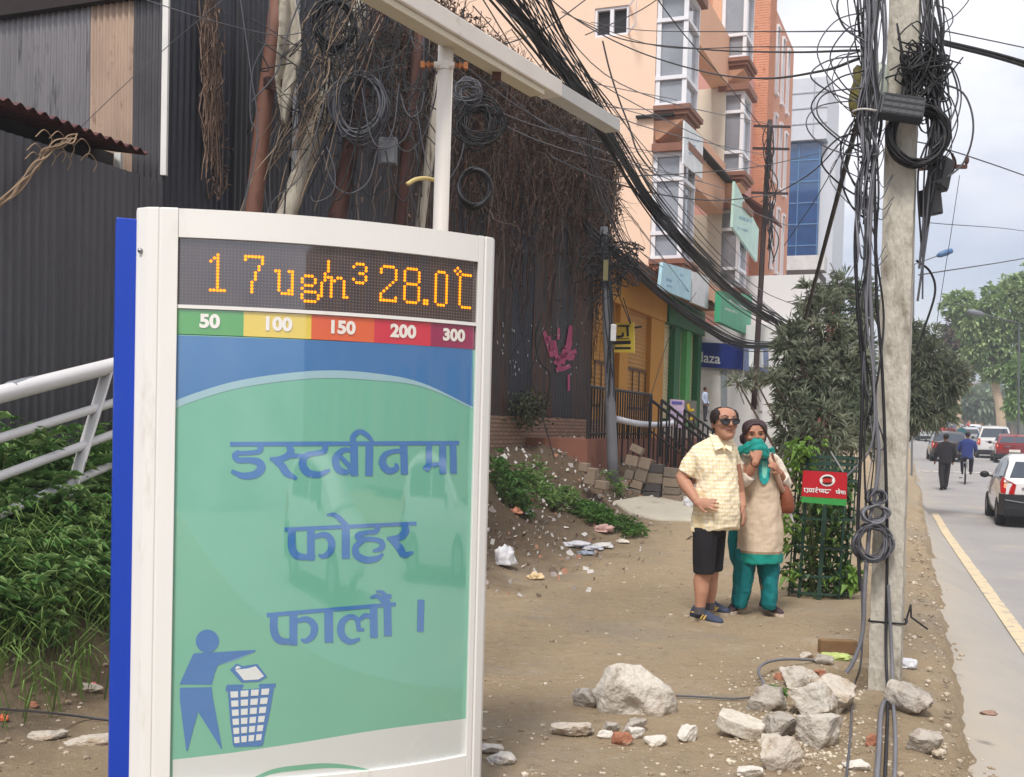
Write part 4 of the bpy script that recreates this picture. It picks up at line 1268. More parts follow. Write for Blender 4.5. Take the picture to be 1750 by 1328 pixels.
mb = MB(); mb.prism([apx(1280, 627, .125), apx(1305, 628, .125), apx(1304, 598, .125), apx(1280, 597, .125)], -WD * .01); mb.build('panel', mat('bright_panel', L((232, 236, 244)), rough=.4), pf)
# gate yard: white gate, planter with maroon leaves
gq = lambda x, yy, Y=30.0: WY(x, yy, Y)
mb = MB()
a, b = gq(1268, 790), gq(1346, 792)
mb.prism([V((a.x, a.y, 0)), V((b.x, b.y, 0)), V((b.x, b.y, gq(1346, 716).z)), V((a.x, a.y, gq(1268, 714).z))], WD * .1)
o = mb.build('white_gate', mat('gate_white', L((212, 212, 216)), rough=.5)); tag(o, 'plain white gate behind the man in the dark clothes', 'gate')
def leaf(m_, p, d, up, ln, wd, droop=0.25):
    d = d.normalized(); s_ = d.cross(up)
    s_ = s_.normalized() if s_.length > 1e-4 else d.orthogonal().normalized()
    u_ = s_.cross(d)
    a = p + d * (ln * .45) + u_ * (ln * .04)
    t_ = p + d * ln - V((0, 0, ln * droop))
    m_.add([p, a - s_ * (wd / 2) + u_ * (wd * .18), t_, a + s_ * (wd / 2) + u_ * (wd * .18)], [(0, 1, 2), (0, 2, 3)])
def rdir(zmin=-1.0):
    while True:
        q = V((rnd.uniform(-1, 1), rnd.uniform(-1, 1), rnd.uniform(-1, 1)))
        if .1 < q.length < 1 and q.normalized().z > zmin: return q.normalized()
M_MAR = mat('maroon_leaf', L((104, 62, 62)), rough=.6, var=.4, vs=8, trans=.2)
mb = MB()
a, b = gq(1254, 712, 29.0), gq(1352, 716, 29.0)
for k in range(1300):
    p = a.lerp(b, rnd.random()) + V((0, rnd.uniform(-.3, .3), rnd.uniform(-.12, .16)))
    leaf(mb, p, rdir(-.4), V((0, 0, 1)), .09, .05)
hd2 = thing('maroon_hedge', 'maroon leaved creeper trailing along the top of the white gate', 'plant', V((a.x, a.y, a.z - .4)))
mb.build('foliage', M_MAR, hd2)
mb = MB(); mb.tube([a, a.lerp(b, .5) - V((0, 0, .05)), b], .03, 5); mb.build('stem', mat('twig', L((96, 80, 66)), rough=.9), hd2)
# backdrop street: hazy buildings and poles far up the road
M_FARB = [mat('far_wall_a', L((176, 168, 166)), rough=.9, var=.05), mat('far_wall_b', L((190, 140, 112)), rough=.9, var=.05), mat('far_wall_c', L((150, 160, 160)), rough=.9, var=.05)]
for i, (x0, x1, yt, Y, m) in enumerate(((1655, 1686, 668, 150, 1), (1625, 1652, 664, 170, 2), (1600, 1628, 690, 160, 0), (1726, 1790, 690, 150, 2))):
    a, b = WY(x0, 740, Y), WY(x1, 740, Y); zz = WY(x0, yt, Y).z
    t_ = thing('distant_house', ['orange house half hidden by the trees far up the road', 'grey house far up the road behind the trees', 'pale low house far up the road behind the van', 'greenish roofed house behind the pale trunk'][i], 'house', V((a.x, a.y, 2)), 'distant houses up the road')
    m_ = MB(); m_.box(((a.x + b.x) / 2, Y + 3, (2 + zz) / 2), (b.x - a.x, 6, zz - 2)); m_.build('wall', M_FARB[m], t_)
    m_ = MB(); m_.prism([V((a.x - .4, Y - .5, zz)), V((b.x + .4, Y - .5, zz)), V(((a.x + b.x) / 2, Y - .5, zz + 1.2))], (0, 7, 0)); m_.build('roof', mat('far_roof', L((128, 110, 104)), rough=.9), t_)
    for k in range(3):
        xx_ = lerp(a.x, b.x, .2 + .3 * k)
        m_ = MB(); m_.box((xx_, Y - .03, zz - 1.5), (.6, .05, .9)); m_.build('window', M_GLASS, t_)
# ================================================================== POLES, BEAM, CABLES, CREEPERS
M_CABLE = mat('cable_black', L((34, 33, 36)), rough=.55, var=.2, vs=3)
M_CABLEG = mat('cable_grey', L((112, 112, 118)), rough=.5, var=.2, vs=3)
M_CABLED = mat('cable_dark_grey', L((82, 82, 88)), rough=.5, var=.2, vs=3)
M_RUST = mat('rust_pipe', L((108, 72, 58)), rough=.7, var=.2, vs=3, dirt=(L((84, 52, 42)), .55, 5), bump=.15, bs=60)
M_RUSTD = mat('rust_dark', L((82, 52, 44)), rough=.8, var=.25, vs=3, dirt=(L((56, 38, 34)), .55, 6))
M_WOODP = mat('weathered_pole', L((176, 168, 154)), rough=.9, var=.2, vs=5, dirt=(L((110, 98, 86)), .52, 7), stretch=(4, 4, .5), bump=.3, bs=30)
def pole_px(name, label, cat, a, b, r0, r1, m, n=12, group=None, extra=None, foot=None):
    """a=(px,py,Y) upper end, b=lower visible end; carried on down to the ground"""
    A, B = WY(*a), WY(*b)
    d = (B - A).normalized()
    k = (B.z - gz(B.x, B.y) + .1) / max(.2, -d.z)
    C = B + d * k
    if foot: C = foot
    t_ = thing(name, label, cat, C, group)
    m_ = MB(); N = 9
    m_.tube([A.lerp(C, i / N) + V((.01 * nz((i, 0, 0), .7), .0, 0)) for i in range(N + 1)], [lerp(r0, r1, i / N) for i in range(N + 1)], n)
    m_.build('shaft', m, t_, smooth=True)
    return t_, A, C
tp, A, B = pole_px('steel_pole', 'leaning rust brown steel pipe pole with a dirty rag tied to it', 'pole', (477, -30, 9.3), (433, 362, 9.2), .062, .085, M_RUST)
rg = MB(); Pg = []
for i in range(22):
    t_ = i / 21; py = lerp(-10, 205, t_)
    wd_ = (20 + 14 * math.sin(t_ * 3.1)) * (1 - .75 * sstep(.62, 1, t_))
    cx_ = 490 + 5 * math.sin(t_ * 5)
    Pg.append([WY(cx_ + (j / 10 - .5) * wd_ * 1.25, py + 14 * abs(j - 4) / 6 * (t_ > .8), 9.02 - .05 * math.sin(j * .62 + t_ * 4) - .012 * math.sin(j * 1.9 + t_ * 7)) for j in range(11)])
rg.grid(Pg)
o = rg.build('rag', mat('dirty_cloth', L((168, 160, 146)), rough=.95, var=.2, vs=8, dirt=(L((112, 100, 86)), .52, 6)), smooth=True); tag(o, 'long dirty pale rag hanging from the rust brown pipe pole', 'rag')
md = o.modifiers.new('thick', 'SOLIDIFY'); md.thickness = .008
mb = MB()
c = WY(470, 142, 9.12)
for k in range(5): mb.tube([c + V((.09 * math.cos(q), .09 * math.sin(q), .012 * k - .03 + .01 * math.sin(q * 2))) for q in [j * .7 for j in range(10)]], .006, 5)
mb.build('rust_clamp', M_RUSTD, tp)
pole_px('wooden_pole', 'leaning weathered pale wooden pole wrapped in cables', 'pole', (634, -40, 9.9), (487, 372, 9.3), .075, .082, M_WOODP)
pole_px('wooden_pole', 'thin pale wooden post half hidden behind the rust brown posts', 'pole', (752, 130, 9.9), (716, 400, 9.9), .045, .05, M_WOODP)
pole_px('steel_post', 'rust brown square steel post left of the grey box', 'post', (652, -30, 9.6), (575, 378, 9.4), .075, .08, M_RUSTD, 4)
pole_px('steel_post', 'rust brown square steel post right of the grey box', 'post', (722, 20, 9.8), (680, 392, 9.6), .055, .06, M_RUSTD, 4)
b_ = thing('junction_box', 'small grey metal box hanging between the rust brown posts', 'box', WY(663, 283, 9.2))
mb = MB(); mb.box(WY(663, 259, 9.25), (.15, .08, .22)); mb.build('body', mat('grey_box', L((108, 110, 114)), rough=.5, dirt=(L((80, 70, 64)), .55, 6)), b_, bevel=.006)
mb = MB(); mb.box(WY(663, 259, 9.2), (.11, .012, .18)); mb.build('lid', mat('grey_box_lid', L((124, 126, 130)), rough=.5), b_, bevel=.004)
# white post and beam
M_WPOST = mat('white_post_paint', L((222, 214, 204)), rough=.5, var=.05, vs=4, dirt=(L((176, 156, 136)), .63, 7))
ZB = 3.60
b0 = G(640, -28, ZB); b1 = G(1047, 216, ZB)
ptop = G(762, 84, ZB - .09); pbot = WY(752, 420, ptop.y)
dpo = (pbot - ptop); foot = ptop + dpo * (ptop.z / -dpo.z)
tb = thing('lamp_gantry', 'white square beam carried by a white post with rusty clamp bolts', 'gantry', foot)
bd_ = (b1 - b0).normalized()
mid = b0.lerp(b1, .80)
mb = MB(); mb.beam(b0 - bd_ * 1.0, b0.lerp(b1, .67), .14, .10); mb.build('beam', M_WPOST, tb, bevel=.006)
mb = MB(); mb.beam(b0.lerp(b1, .67) + bd_ * .002, b1, .115, .085); mb.build('beam_end', mat('grey_white_paint', L((190, 188, 184)), rough=.5, var=.08), tb, bevel=.004)
mb = MB(); mb.beam(b0 - bd_ * 1.0 + V((0, 0, -.07)), b0.lerp(b1, .60) + V((0, 0, -.07)), .10, .036); mb.build('lower_channel', mat('cream_channel', L((206, 196, 172)), rough=.5, var=.06), tb, bevel=.003)
mb = MB(); mb.tube([ptop + V((0, 0, .04)), foot], .042, 14); mb.build('post', M_WPOST, tb, smooth=True)
mb = MB()
c = WY(760, 114, ptop.y)
mb.tube([c + V((-.055, -.03, 0)), c + V((.055, -.03, 0))], .016, 8); mb.tube([c + V((0, 0, -.02)), c + V((0, 0, .02))], .047, 12)
mb.build('clamp', M_WPOST, tb)
for s_ in (-1, 1):
    mb = MB()
    mb.tube([c + V((s_ * .05, -.03, 0)), c + V((s_ * .12, -.03, -.004))], .010, 7); mb.box(c + V((s_ * .115, -.03, -.004)), (.022, .034, .034)); mb.box(c + V((s_ * .085, -.03, -.002)), (.012, .028, .030))
    mb.build('bolt', mat('rust_bolt', L((150, 92, 48)), rough=.7, var=.3, vs=30), tb)
mb = MB(); mb.tube(spline([WY(747, 309, 6.25), WY(728, 305, 6.2), WY(710, 307, 6.15), WY(696, 315, 6.12)], 5), .012, 7)
o = mb.build('plastic_strap', mat('yellow_plastic', L((206, 184, 122)), rough=.5), smooth=True); tag(o, 'short bent yellow plastic strip sticking out of the white post', 'strip')
mb = MB(); mb.box(G(849, 128, ZB - .1), (.05, .04, .055)); o = mb.build('bracket_block', M_RUSTD); tag(o, 'small dark rusty block under the white beam', 'bracket')

def coil(name, label, px, py, Y, rx, rz, n, r, m, jit=.15, tilt=0.0, group=None, turns=1.0):
    c = WY(px, py, Y); m_ = MB()
    for k in range(n):
        j1, j2 = rnd.uniform(1 - jit, 1 + jit), rnd.uniform(1 - jit, 1 + jit)
        ox, oz, oy = rnd.uniform(-jit, jit) * rx * .5, rnd.uniform(-jit, jit) * rz * .5, rnd.uniform(-.05, .05)
        ph = rnd.uniform(0, 6.28)
        pts = []
        N = 26
        for i in range(N + 1):
            a = ph + 6.283 * turns * i / N
            x, z = rx * j1 * math.cos(a), rz * j2 * math.sin(a)
            pts.append(c + V((ox + x * math.cos(tilt) - z * math.sin(tilt), oy + .02 * math.sin(a * 2 + k), oz + x * math.sin(tilt) + z * math.cos(tilt))))
        m_.tube(pts, r * rnd.uniform(.8, 1.2), 5, cap=False)
    return tag(m_.build(name, m, smooth=True), label, 'cable coil', group)
coil('cable_coil', 'large grey black cable coil on the pale wooden pole', 614, 182, 9.05, .20, .24, 16, .008, M_CABLED, .2)
coil('cable_coil', 'upper cable coil above the large grey one on the wooden pole', 572, 42, 9.1, .15, .20, 13, .009, M_CABLE, .2)
coil('cable_coil', 'thick black hose coil hanging right of the white post', 811, 321, 7.6, .105, .125, 12, .011, M_CABLE, .07)
coil('cable_coil', 'tangled black wire coil above the thick hose coil', 818, 212, 7.6, .14, .12, 26, .004, M_CABLE, .5)
coil('cable_coil', 'small loose wire coil close under the white beam', 800, 160, 7.6, .08, .08, 12, .004, M_CABLED, .5)
def drape(m_, pts, r, n=5, jit=0.0, sub=5):
    q = [p + V((rnd.uniform(-jit, jit), rnd.uniform(-jit, jit), rnd.uniform(-jit, jit) * .5)) for p in pts]
    m_.tube(spline(q, sub), r, n, cap=False)
# the mass of cables round the left poles
mb = MB(); mg = MB()
for k in range(46):
    x0 = rnd.uniform(500, 740); x1 = x0 - rnd.uniform(-20, 110); yb = rnd.uniform(120, 400)
    Y = rnd.uniform(8.9, 9.9)
    drape(mg if rnd.random() < .3 else mb, [WY(x0, -40, Y), WY(lerp(x0, x1, .35) + rnd.uniform(-20, 20), yb * .3, Y), WY(lerp(x0, x1, .7) + rnd.uniform(-25, 25), yb * .7, Y), WY(x1, yb, Y)], rnd.uniform(.004, .009))
for k in range(40):
    cx_, cy_ = rnd.uniform(520, 770), rnd.uniform(10, 300); Y = rnd.uniform(8.8, 9.6); w_, h_ = rnd.uniform(15, 55), rnd.uniform(20, 80)
    drape(mg if rnd.random() < .3 else mb, [WY(cx_ - w_, cy_ - h_ * rnd.uniform(.2, 1), Y), WY(cx_ - w_ * .6, cy_ + h_ * .5, Y), WY(cx_, cy_ + h_, Y), WY(cx_ + w_ * .7, cy_ + h_ * .4, Y), WY(cx_ + w_, cy_ - h_, Y)], rnd.uniform(.003, .007))
mt = MB()
for k in range(150):                                   # dry twigs along the wooden pole
    x = rnd.gauss(560, 34); yy = rnd.uniform(-30, 260); ln = rnd.uniform(30, 130); Y = rnd.uniform(8.9, 9.7)
    drape(mt, [WY(x + (120 - yy) * .35, yy, Y), WY(x + (120 - yy) * .35 - ln * .2 + rnd.uniform(-14, 14), yy + ln * .4, Y), WY(x + (120 - yy) * .35 - ln * .4 + rnd.uniform(-18, 18), yy + ln, Y)], rnd.uniform(.003, .006), 3)
for k in range(55):
    cx_, cy_ = rnd.gauss(600, 60), rnd.uniform(-20, 250); Y = rnd.uniform(8.8, 9.6)
    drape(mb, [WY(cx_ + rnd.gauss(0, 40), cy_ + rnd.gauss(0, 40), Y) for _ in range(5)], rnd.uniform(.003, .006), 4)
tc_ = thing('cable_tangle', 'dense tangle of old telephone cables around the leaning poles', 'cables', WY(620, 380, 9.3))
mb.build('black_cables', M_CABLE, tc_, smooth=True); mg.build('grey_cables', M_CABLED, tc_, smooth=True); mt.build('dry_twigs', mat('pale_twig_b', L((136, 118, 100)), rough=.95, var=.35, vs=5), tc_)
for lab, pts, r in (('thin cable hanging in a curve left of the rust brown pipe pole', [(408, -20), (428, 120), (440, 230), (412, 370)], .005),
                    ('second thin cable close along the rust brown pipe pole', [(460, -20), (458, 60), (432, 120), (428, 200), (440, 240), (412, 380)], .005),
                    ('black wire looping low above the white kiosk top', [(558, 250), (572, 290), (568, 330), (540, 345), (530, 335)], .005),
                    ('black wire crossing the dark sheets from the top left', [(250, 0), (360, 35), (470, 60), (520, 55)], .004),
                    ('thin wire rising from the lean to roof across the dark wall', [(130, 225), (240, 120), (380, 0), (420, -30)], .003),
                    ('curved wire dropping to the kiosk top beside the wooden pole', [(560, 150), (520, 290), (470, 340), (455, 372)], .005)):
    mb = MB(); mb.tube(spline([WY(x, yy, 8.9 if x > 400 else 8.6) for x, yy in pts], 8), r, 5, cap=False)
    tag(mb.build('wire', M_CABLED, smooth=True), lab, 'wire')
# ---- dry creepers on the tall wall
M_VINE = mat('dry_vine', L((116, 100, 90)), rough=.95, var=.35, vs=6)
M_VINED = mat('dry_vine_dark', L((64, 50, 44)), rough=.95, var=.35, vs=6)
M_VINER = mat('dry_vine_red', L((110, 76, 60)), rough=.95, var=.35, vs=5)
t_lo, t_hi = ft(560, 400, 0)[0], tY(19.6)
vt = thing('dry_creeper', 'thick curtain of dry brown creeper hanging over the dark corrugated wall', 'creeper', fa(tY(17), 1.6))
va, vb_, vc = MB(), MB(), MB()
def clump(t): return .5 + .5 * nz((t, 0, 0), 1.1, 4) + .35 * nz((t, 0, 0), 3.3, 9)
cnt = 0
while cnt < 1350:
    t = lerp(t_lo, t_hi, rnd.random() ** .6)
    c_ = max(0.05, clump(t))
    if rnd.random() > c_ + .12: continue
    cnt += 1
    zt_0 = 6.35 + rnd.uniform(-.9, .25)
    ln = min((rnd.uniform(.3, 1.7) if rnd.random() > .26 else rnd.uniform(1.5, 3.4)) * (.35 + c_ * 1.1), 4.0)
    of = rnd.uniform(.04, .30) * (1 if zt_0 > 5.6 else .7)
    N = 11; pts = []
    for i in range(N + 1):
        q = i / N
        z = zt_0 - ln * q + (.18 * math.sin(q * 9) * .2)
        pts.append(fa(t + .34 * nz((cnt * 7.3, q * 2.2, 0), 1, 5) + .10 * nz((cnt * 3.1, q * 7, 3), 1, 5), z, of * (1 - .5 * q) + .10 * nz((cnt * 5.7, q * 5, 7), 1, 2)))
    (va, vb_, vc)[rnd.choice((0, 0, 1, 1, 2))].tube(pts, [rnd.uniform(.003, .008)] * (N + 1), 3, cap=False)
for k in range(1100):                                   # twigs sprouting over the top edge and curling off the curtain
    t = lerp(t_lo, t_hi, rnd.random() ** .7); z = 6.35 - abs(rnd.gauss(0, .9)); of = rnd.uniform(.05, .35)
    d = V((rnd.uniform(-1, 1), rnd.uniform(-.6, .6), rnd.uniform(-.5, .9)))
    p = fa(t, z, of); L_ = rnd.uniform(.12, .5)
    va.tube([p, p + d * L_ * .5 + V((0, 0, .03)), p + d * L_ - V((0, 0, .06 * rnd.random()))], [.005, .0035, .002], 3, cap=False)
for k in range(420):                                   # branching stems wandering across the mat
    t = lerp(t_lo, t_hi, rnd.random() ** .7); z = 6.3 - abs(rnd.gauss(0, .9)); p = fa(t, z, rnd.uniform(.06, .3)); pts = [p]
    d = V((rnd.uniform(-1, 1), rnd.uniform(-1, 1), rnd.uniform(-.9, .5))).normalized()
    for i in range(7):
        d = (d + rdir(-1) * .55 + V((0, 0, -.08))).normalized(); p = p + d * rnd.uniform(.06, .16); s_ = (p.x - XL(p.y)) / 1.077
        if s_ < .03: p = p + WN * (.05 - s_)
        pts.append(p)
    (va, vb_, vc)[k % 3].tube(pts, [.006 - .0006 * i for i in range(8)], 3, cap=False)
va.build('vines', M_VINE, vt); vb_.build('dark_vines', M_VINED, vt); vc.build('red_vines', M_VINER, vt)
lf = MB()
for k in range(9000):
    t = lerp(t_lo, t_hi, rnd.random() ** .7); c_ = max(.05, clump(t))
    z = 6.42 - abs(rnd.gauss(0, 1.25)) * (.35 + c_)
    if z < 2.6: continue
    leaf(lf, fa(t, z, rnd.uniform(.04, .32)), rdir(-1), V((0, 0, 1)), rnd.uniform(.04, .10), rnd.uniform(.02, .05))
lf.build('dry_leaves', mat('dry_leaf', L((94, 78, 68)), rough=.95, var=.45, vs=9), vt)
# creeper rope on the nearer sheets and twig on the fence top
mb = MB()
for k in range(60):
    N = 9; x0 = 356 + rnd.gauss(0, 7); dx = rnd.uniform(6, 16); pts = []
    y0, y1 = rnd.uniform(-30, 120), rnd.uniform(120, 345)
    for i in range(N + 1):
        q = i / N; yy = lerp(y0, y1, q)
        pts.append(wall_pt(x0 + dx * yy / 340 + 20 * nz((k * 3.3, q * 4, 0), 1, 3), yy, .05 + .06 * rnd.random()))
    mb.tube(pts, rnd.uniform(.002, .005), 3, cap=False)
for k in range(240):
    yy = rnd.uniform(-20, 340); p = wall_pt(362 + 12 * yy / 340 + rnd.gauss(0, 8), yy, .06); leaf(mb, p, rdir(-1), V((0, 0, 1)), .06, .025)
o = mb.build('dry_creeper', mat('dry_vine_brown', L((128, 106, 92)), rough=.95, var=.3, vs=8)); tag(o, 'narrow rope of dry creeper hanging on the nearer dark sheets', 'creeper')
mb = MB()
for k in range(9):
    pts = [(-10, 352 + k), (30, 320), (62, 280), (78, 262), (100, 248), (122, 238), (130, 232)][:rnd.randint(4, 7)]
    pts = [(x + rnd.gauss(0, 4), yy + rnd.gauss(0, 4)) for x, yy in pts]
    mb.tube(spline([wall_pt(x, yy, .08 + rnd.uniform(0, .05)) for x, yy in pts], 4), .006, 4, cap=False)
for k in range(10):
    x, yy = rnd.uniform(40, 150), rnd.uniform(232, 275)
    mb.tube(spline([wall_pt(x, yy, .09), wall_pt(x + 15, yy - 12, .1), wall_pt(x + 28, yy + 4, .1), wall_pt(x + 22, yy + 20, .09)], 4), .004, 4, cap=False)
o = mb.build('dry_creeper', mat('pale_twig', L((142, 120, 98)), rough=.95, var=.2)); tag(o, 'pale twisted creeper stem climbing over the grey fence top', 'creeper')
# grass sticks and wires against the lower dark wall
for lab, pts, Y, r in (('black wire slanting down the graffiti wall to the bricks', [(868, 440), (890, 560), (915, 670), (948, 785)], 14.6, .008), ('loose black wire loop on the graffiti wall', [(905, 570), (878, 600), (872, 640), (890, 640), (908, 630), (930, 560)], 15.0, .006),
                       ('thick black cable hanging in front of the pink graffiti', [(925, 540), (915, 580), (924, 620), (940, 640), (934, 700)], 15.6, .014)):
    mb = MB(); mb.tube(spline([WY(x, yy, Y) for x, yy in pts], 7), r, 5, cap=False); tag(mb.build('wire', M_CABLE, smooth=True), lab, 'wire')

# grey steel pole before the shops
tp, A, B = pole_px('steel_pole', 'grey tubular steel pole with a white meter box before the yellow shop', 'pole', (1032, 388, 16.3), (1047, 800, 16.3), .055, .085, mat('grey_steel', L((108, 108, 114)), rough=.55, var=.12, vs=4, dirt=(L((80, 66, 60)), .6, 5)))
mb = MB(); mb.box(WY(1048, 569, 16.2), (.08, .07, .24)); mb.ell(WY(1048, 557, 16.2), (.045, .04, .03)); mb.build('meter_box', mat('white_plastic', L((216, 216, 216)), rough=.4), tp, bevel=.01)
mb = MB(); mb.box(WY(1035, 462, 16.18), (.07, .05, .30)); mb.build('number_plate', mat('old_plate', L((126, 120, 84)), rough=.6), tp)
mb = MB()
for k in range(60):
    c = WY(rnd.gauss(1042, 12), rnd.gauss(440, 28), 16.25)
    drape(mb, [c, c + V((rnd.uniform(-.3, .3), 0, rnd.uniform(-.2, .2))), c + V((rnd.uniform(-.4, .5), .1, rnd.uniform(-.5, .1))), c + V((rnd.uniform(-.3, .3), .1, rnd.uniform(-.3, .4)))], .008, 4)
for k in range(10):
    drape(mb, [WY(rnd.uniform(1028, 1040), 400, 16.25), WY(rnd.uniform(1030, 1050), 520, 16.2), WY(rnd.uniform(1036, 1052), rnd.uniform(560, 700), 16.2)], .008, 4)
o = mb.build('cable_tangle', M_CABLE, smooth=True); tag(o, 'knot of black wires at the top of the grey steel pole', 'cables')

# ---- bundles crossing the scene
def bundle(name, label, cat, nodes_, n, spread, r, m, wob=.4):
    m_ = MB()
    for k in range(n):
        ox, oz = rnd.gauss(0, spread), rnd.gauss(0, spread)
        pts = []
        for i, (x, yy, Y) in enumerate(nodes_):
            sc = Y / 9
            pts.append(WY(x + ox * (1 + wob * math.sin(i * 1.3 + k)), yy + oz * (1 + wob * math.cos(i * 1.7 + k * 2)), Y))
        m_.tube(spline(pts, 7), r * rnd.uniform(.7, 1.25), 5, cap=False)
    return tag(m_.build(name, m, smooth=True), label, cat)
main = [(800, -70, 8.5), (880, 20, 9.5), (960, 120, 11), (1040, 232, 13), (1110, 345, 15.5), (1190, 440, 16.25), (1270, 515, 21.5), (1356, 566, 24.5)]
bundle('cable_bundle', 'thick black cable bundle sagging across the orange building', 'cables', main, 24, 5.0, .011, M_CABLE)
bundle('cable_bundle', 'loose strands beside the thick sagging bundle', 'cables', [(x + 14, yy - 14, Y) for x, yy, Y in main[:-1]] + [(1350, 552, 24)], 9, 12, .008, M_CABLED, .9)
bundle('cable_bundle', 'lower cable bundle sagging along the terracotta canopy', 'cables', [(1000, 388, 17), (1060, 440, 18), (1120, 495, 19.5), (1190, 548, 21), (1265, 588, 23), (1350, 590, 25)], 14, 3.2, .013, M_CABLE)
bundle('cable_bundle', 'fan of thin wires dropping to the grey steel pole top', 'cables', [(1006, 180, 14), (1020, 300, 15.5), (1042, 360, 17), (1075, 425, 18.4), (1120, 470, 20)], 10, 7, .007, M_CABLED, .8)
bundle('cable_bundle', 'straight dark wires fanning out above the white beam', 'cables', [(900, -40, 9), (945, 60, 10), (990, 140, 11), (1030, 215, 12)], 12, 13, .006, M_CABLE, .2)
bundle('cable_bundle', 'short thick stub of cables under the right end of the sagging bundle', 'cables', [(1328, 556, 24), (1340, 580, 24), (1352, 598, 24.3)], 6, 2, .016, M_CABLE)
singles = [
 ('thick sagging wire from concrete pole past the upper bay window', [(1468, 100, 6.6), (1400, 122, 8), (1300, 134, 11), (1200, 122, 14), (1080, 84, 16), (980, 30, 17), (900, -40, 17)], .010),
 ('upper straight wire reaching the concrete pole from the orange wall', [(1468, 53, 6.5), (1300, 54, 10), (1100, 52, 14), (1010, 38, 16)], .005),
 ('second straight wire below the upper straight wire', [(1468, 80, 6.5), (1300, 80, 10), (1120, 78, 14), (980, 30, 16)], .005),
 ('slightly thicker straight wire third from the top', [(1468, 86, 6.5), (1340, 89, 9), (1200, 84, 12), (1060, 66, 15), (960, 20, 16)], .008),
 ('slack wire running level under the white beam end', [(940, 268, 12), (1040, 310, 14), (1150, 336, 17), (1240, 342, 20), (1338, 330, 24)], .011),
 ('thin wire crossing the lower bay window to the brick building', [(1060, 302, 15), (1180, 296, 18), (1300, 284, 22), (1400, 262, 26)], .009),
 ('thin slanting wire crossing both bay windows', [(1110, -20, 14), (1170, 60, 16), (1240, 140, 19), (1320, 240, 23)], .009),
 ('thin slanting wire left of the upper bay window', [(1000, 60, 14), (1090, 20, 15), (1150, -20, 15)], .007),
 ('thin wire rising over the orange wall to the window', [(850, 80, 10), (930, 50, 12), (1000, 0, 13), (1040, -30, 14)], .007),
 ('wavy thin vine wire down the orange wall', [(1030, 70, 20), (1042, 120, 20), (1058, 170, 20), (1075, 215, 20), (1090, 260, 20), (1120, 300, 21)], .016),
 ('thin wire slanting down across the glass tower', [(1500, 170, 7), (1440, 240, 9), (1380, 300, 12), (1300, 345, 16)], .007),
 ('low thin wire near the shop roof', [(1105, 700, 17), (1150, 560, 20), (1190, 500, 22)], .006),
 ('thin wire reaching from the concrete pole to the lower right sky', [(1560, 300, 6.6), (1640, 262, 10), (2100, 430, 20)], .006),
 ('thick double wire leaving the pole to the right edge', [(1590, 66, 6.5), (1755, 108, 6.9), (2000, 190, 8)], .013),
 ('second thick wire close below the double wire', [(1600, 72, 6.5), (1760, 116, 6.9), (2000, 205, 8)], .010),
 ('thin top wire leaving the pole to the right', [(1610, 52, 6.5), (1790, 90, 8), (2000, 136, 9.5)], .004),
 ('thin wire running level behind the pole towards far street lamp', [(1570, 470, 20), (1770, 438, 29), (2000, 392, 38)], .012),
 ('faint thin wire low in the right sky', [(1580, 380, 20), (1780, 400, 30), (2000, 450, 40)], .008),
 ('faint steep wire falling through the right sky', [(1640, 300, 20), (1625, 400, 20), (1600, 560, 22), (1590, 660, 24)], .006),
 ('black wire bow right of the concrete pole', [(1566, 445, 6.6), (1590, 465, 6.6), (1598, 500, 6.6), (1580, 560, 6.6), (1566, 600, 6.6)], .007),
 ('thin wire slanting up across the sky left of the concrete pole', [(1340, 420, 18), (1400, 330, 14), (1450, 230, 10), (1480, 120, 7.5)], .006),
]
for lab, pts, r in singles:
    mb = MB(); mb.tube(spline([WY(*p) for p in pts], 8), r, 5, cap=False); tag(mb.build('wire', M_CABLE, smooth=True), lab, 'wire')
mb = MB()
for k in range(16):
    a = (rnd.uniform(620, 900), rnd.uniform(-40, 60), rnd.uniform(8.8, 10)); b = (rnd.uniform(1150, 1360), rnd.uniform(150, 560), 24)
    m1 = (lerp(a[0], b[0], .45), lerp(a[1], b[1], .45) + rnd.uniform(10, 90), 14)
    mb.tube(spline([WY(*a), WY(*m1), WY(*b)], 8), .007, 4, cap=False)
o = mb.build('cable_bundle', M_CABLED, smooth=True); tag(o, 'scattered thin slack wires crossing from the left poles to the brick building', 'cables')
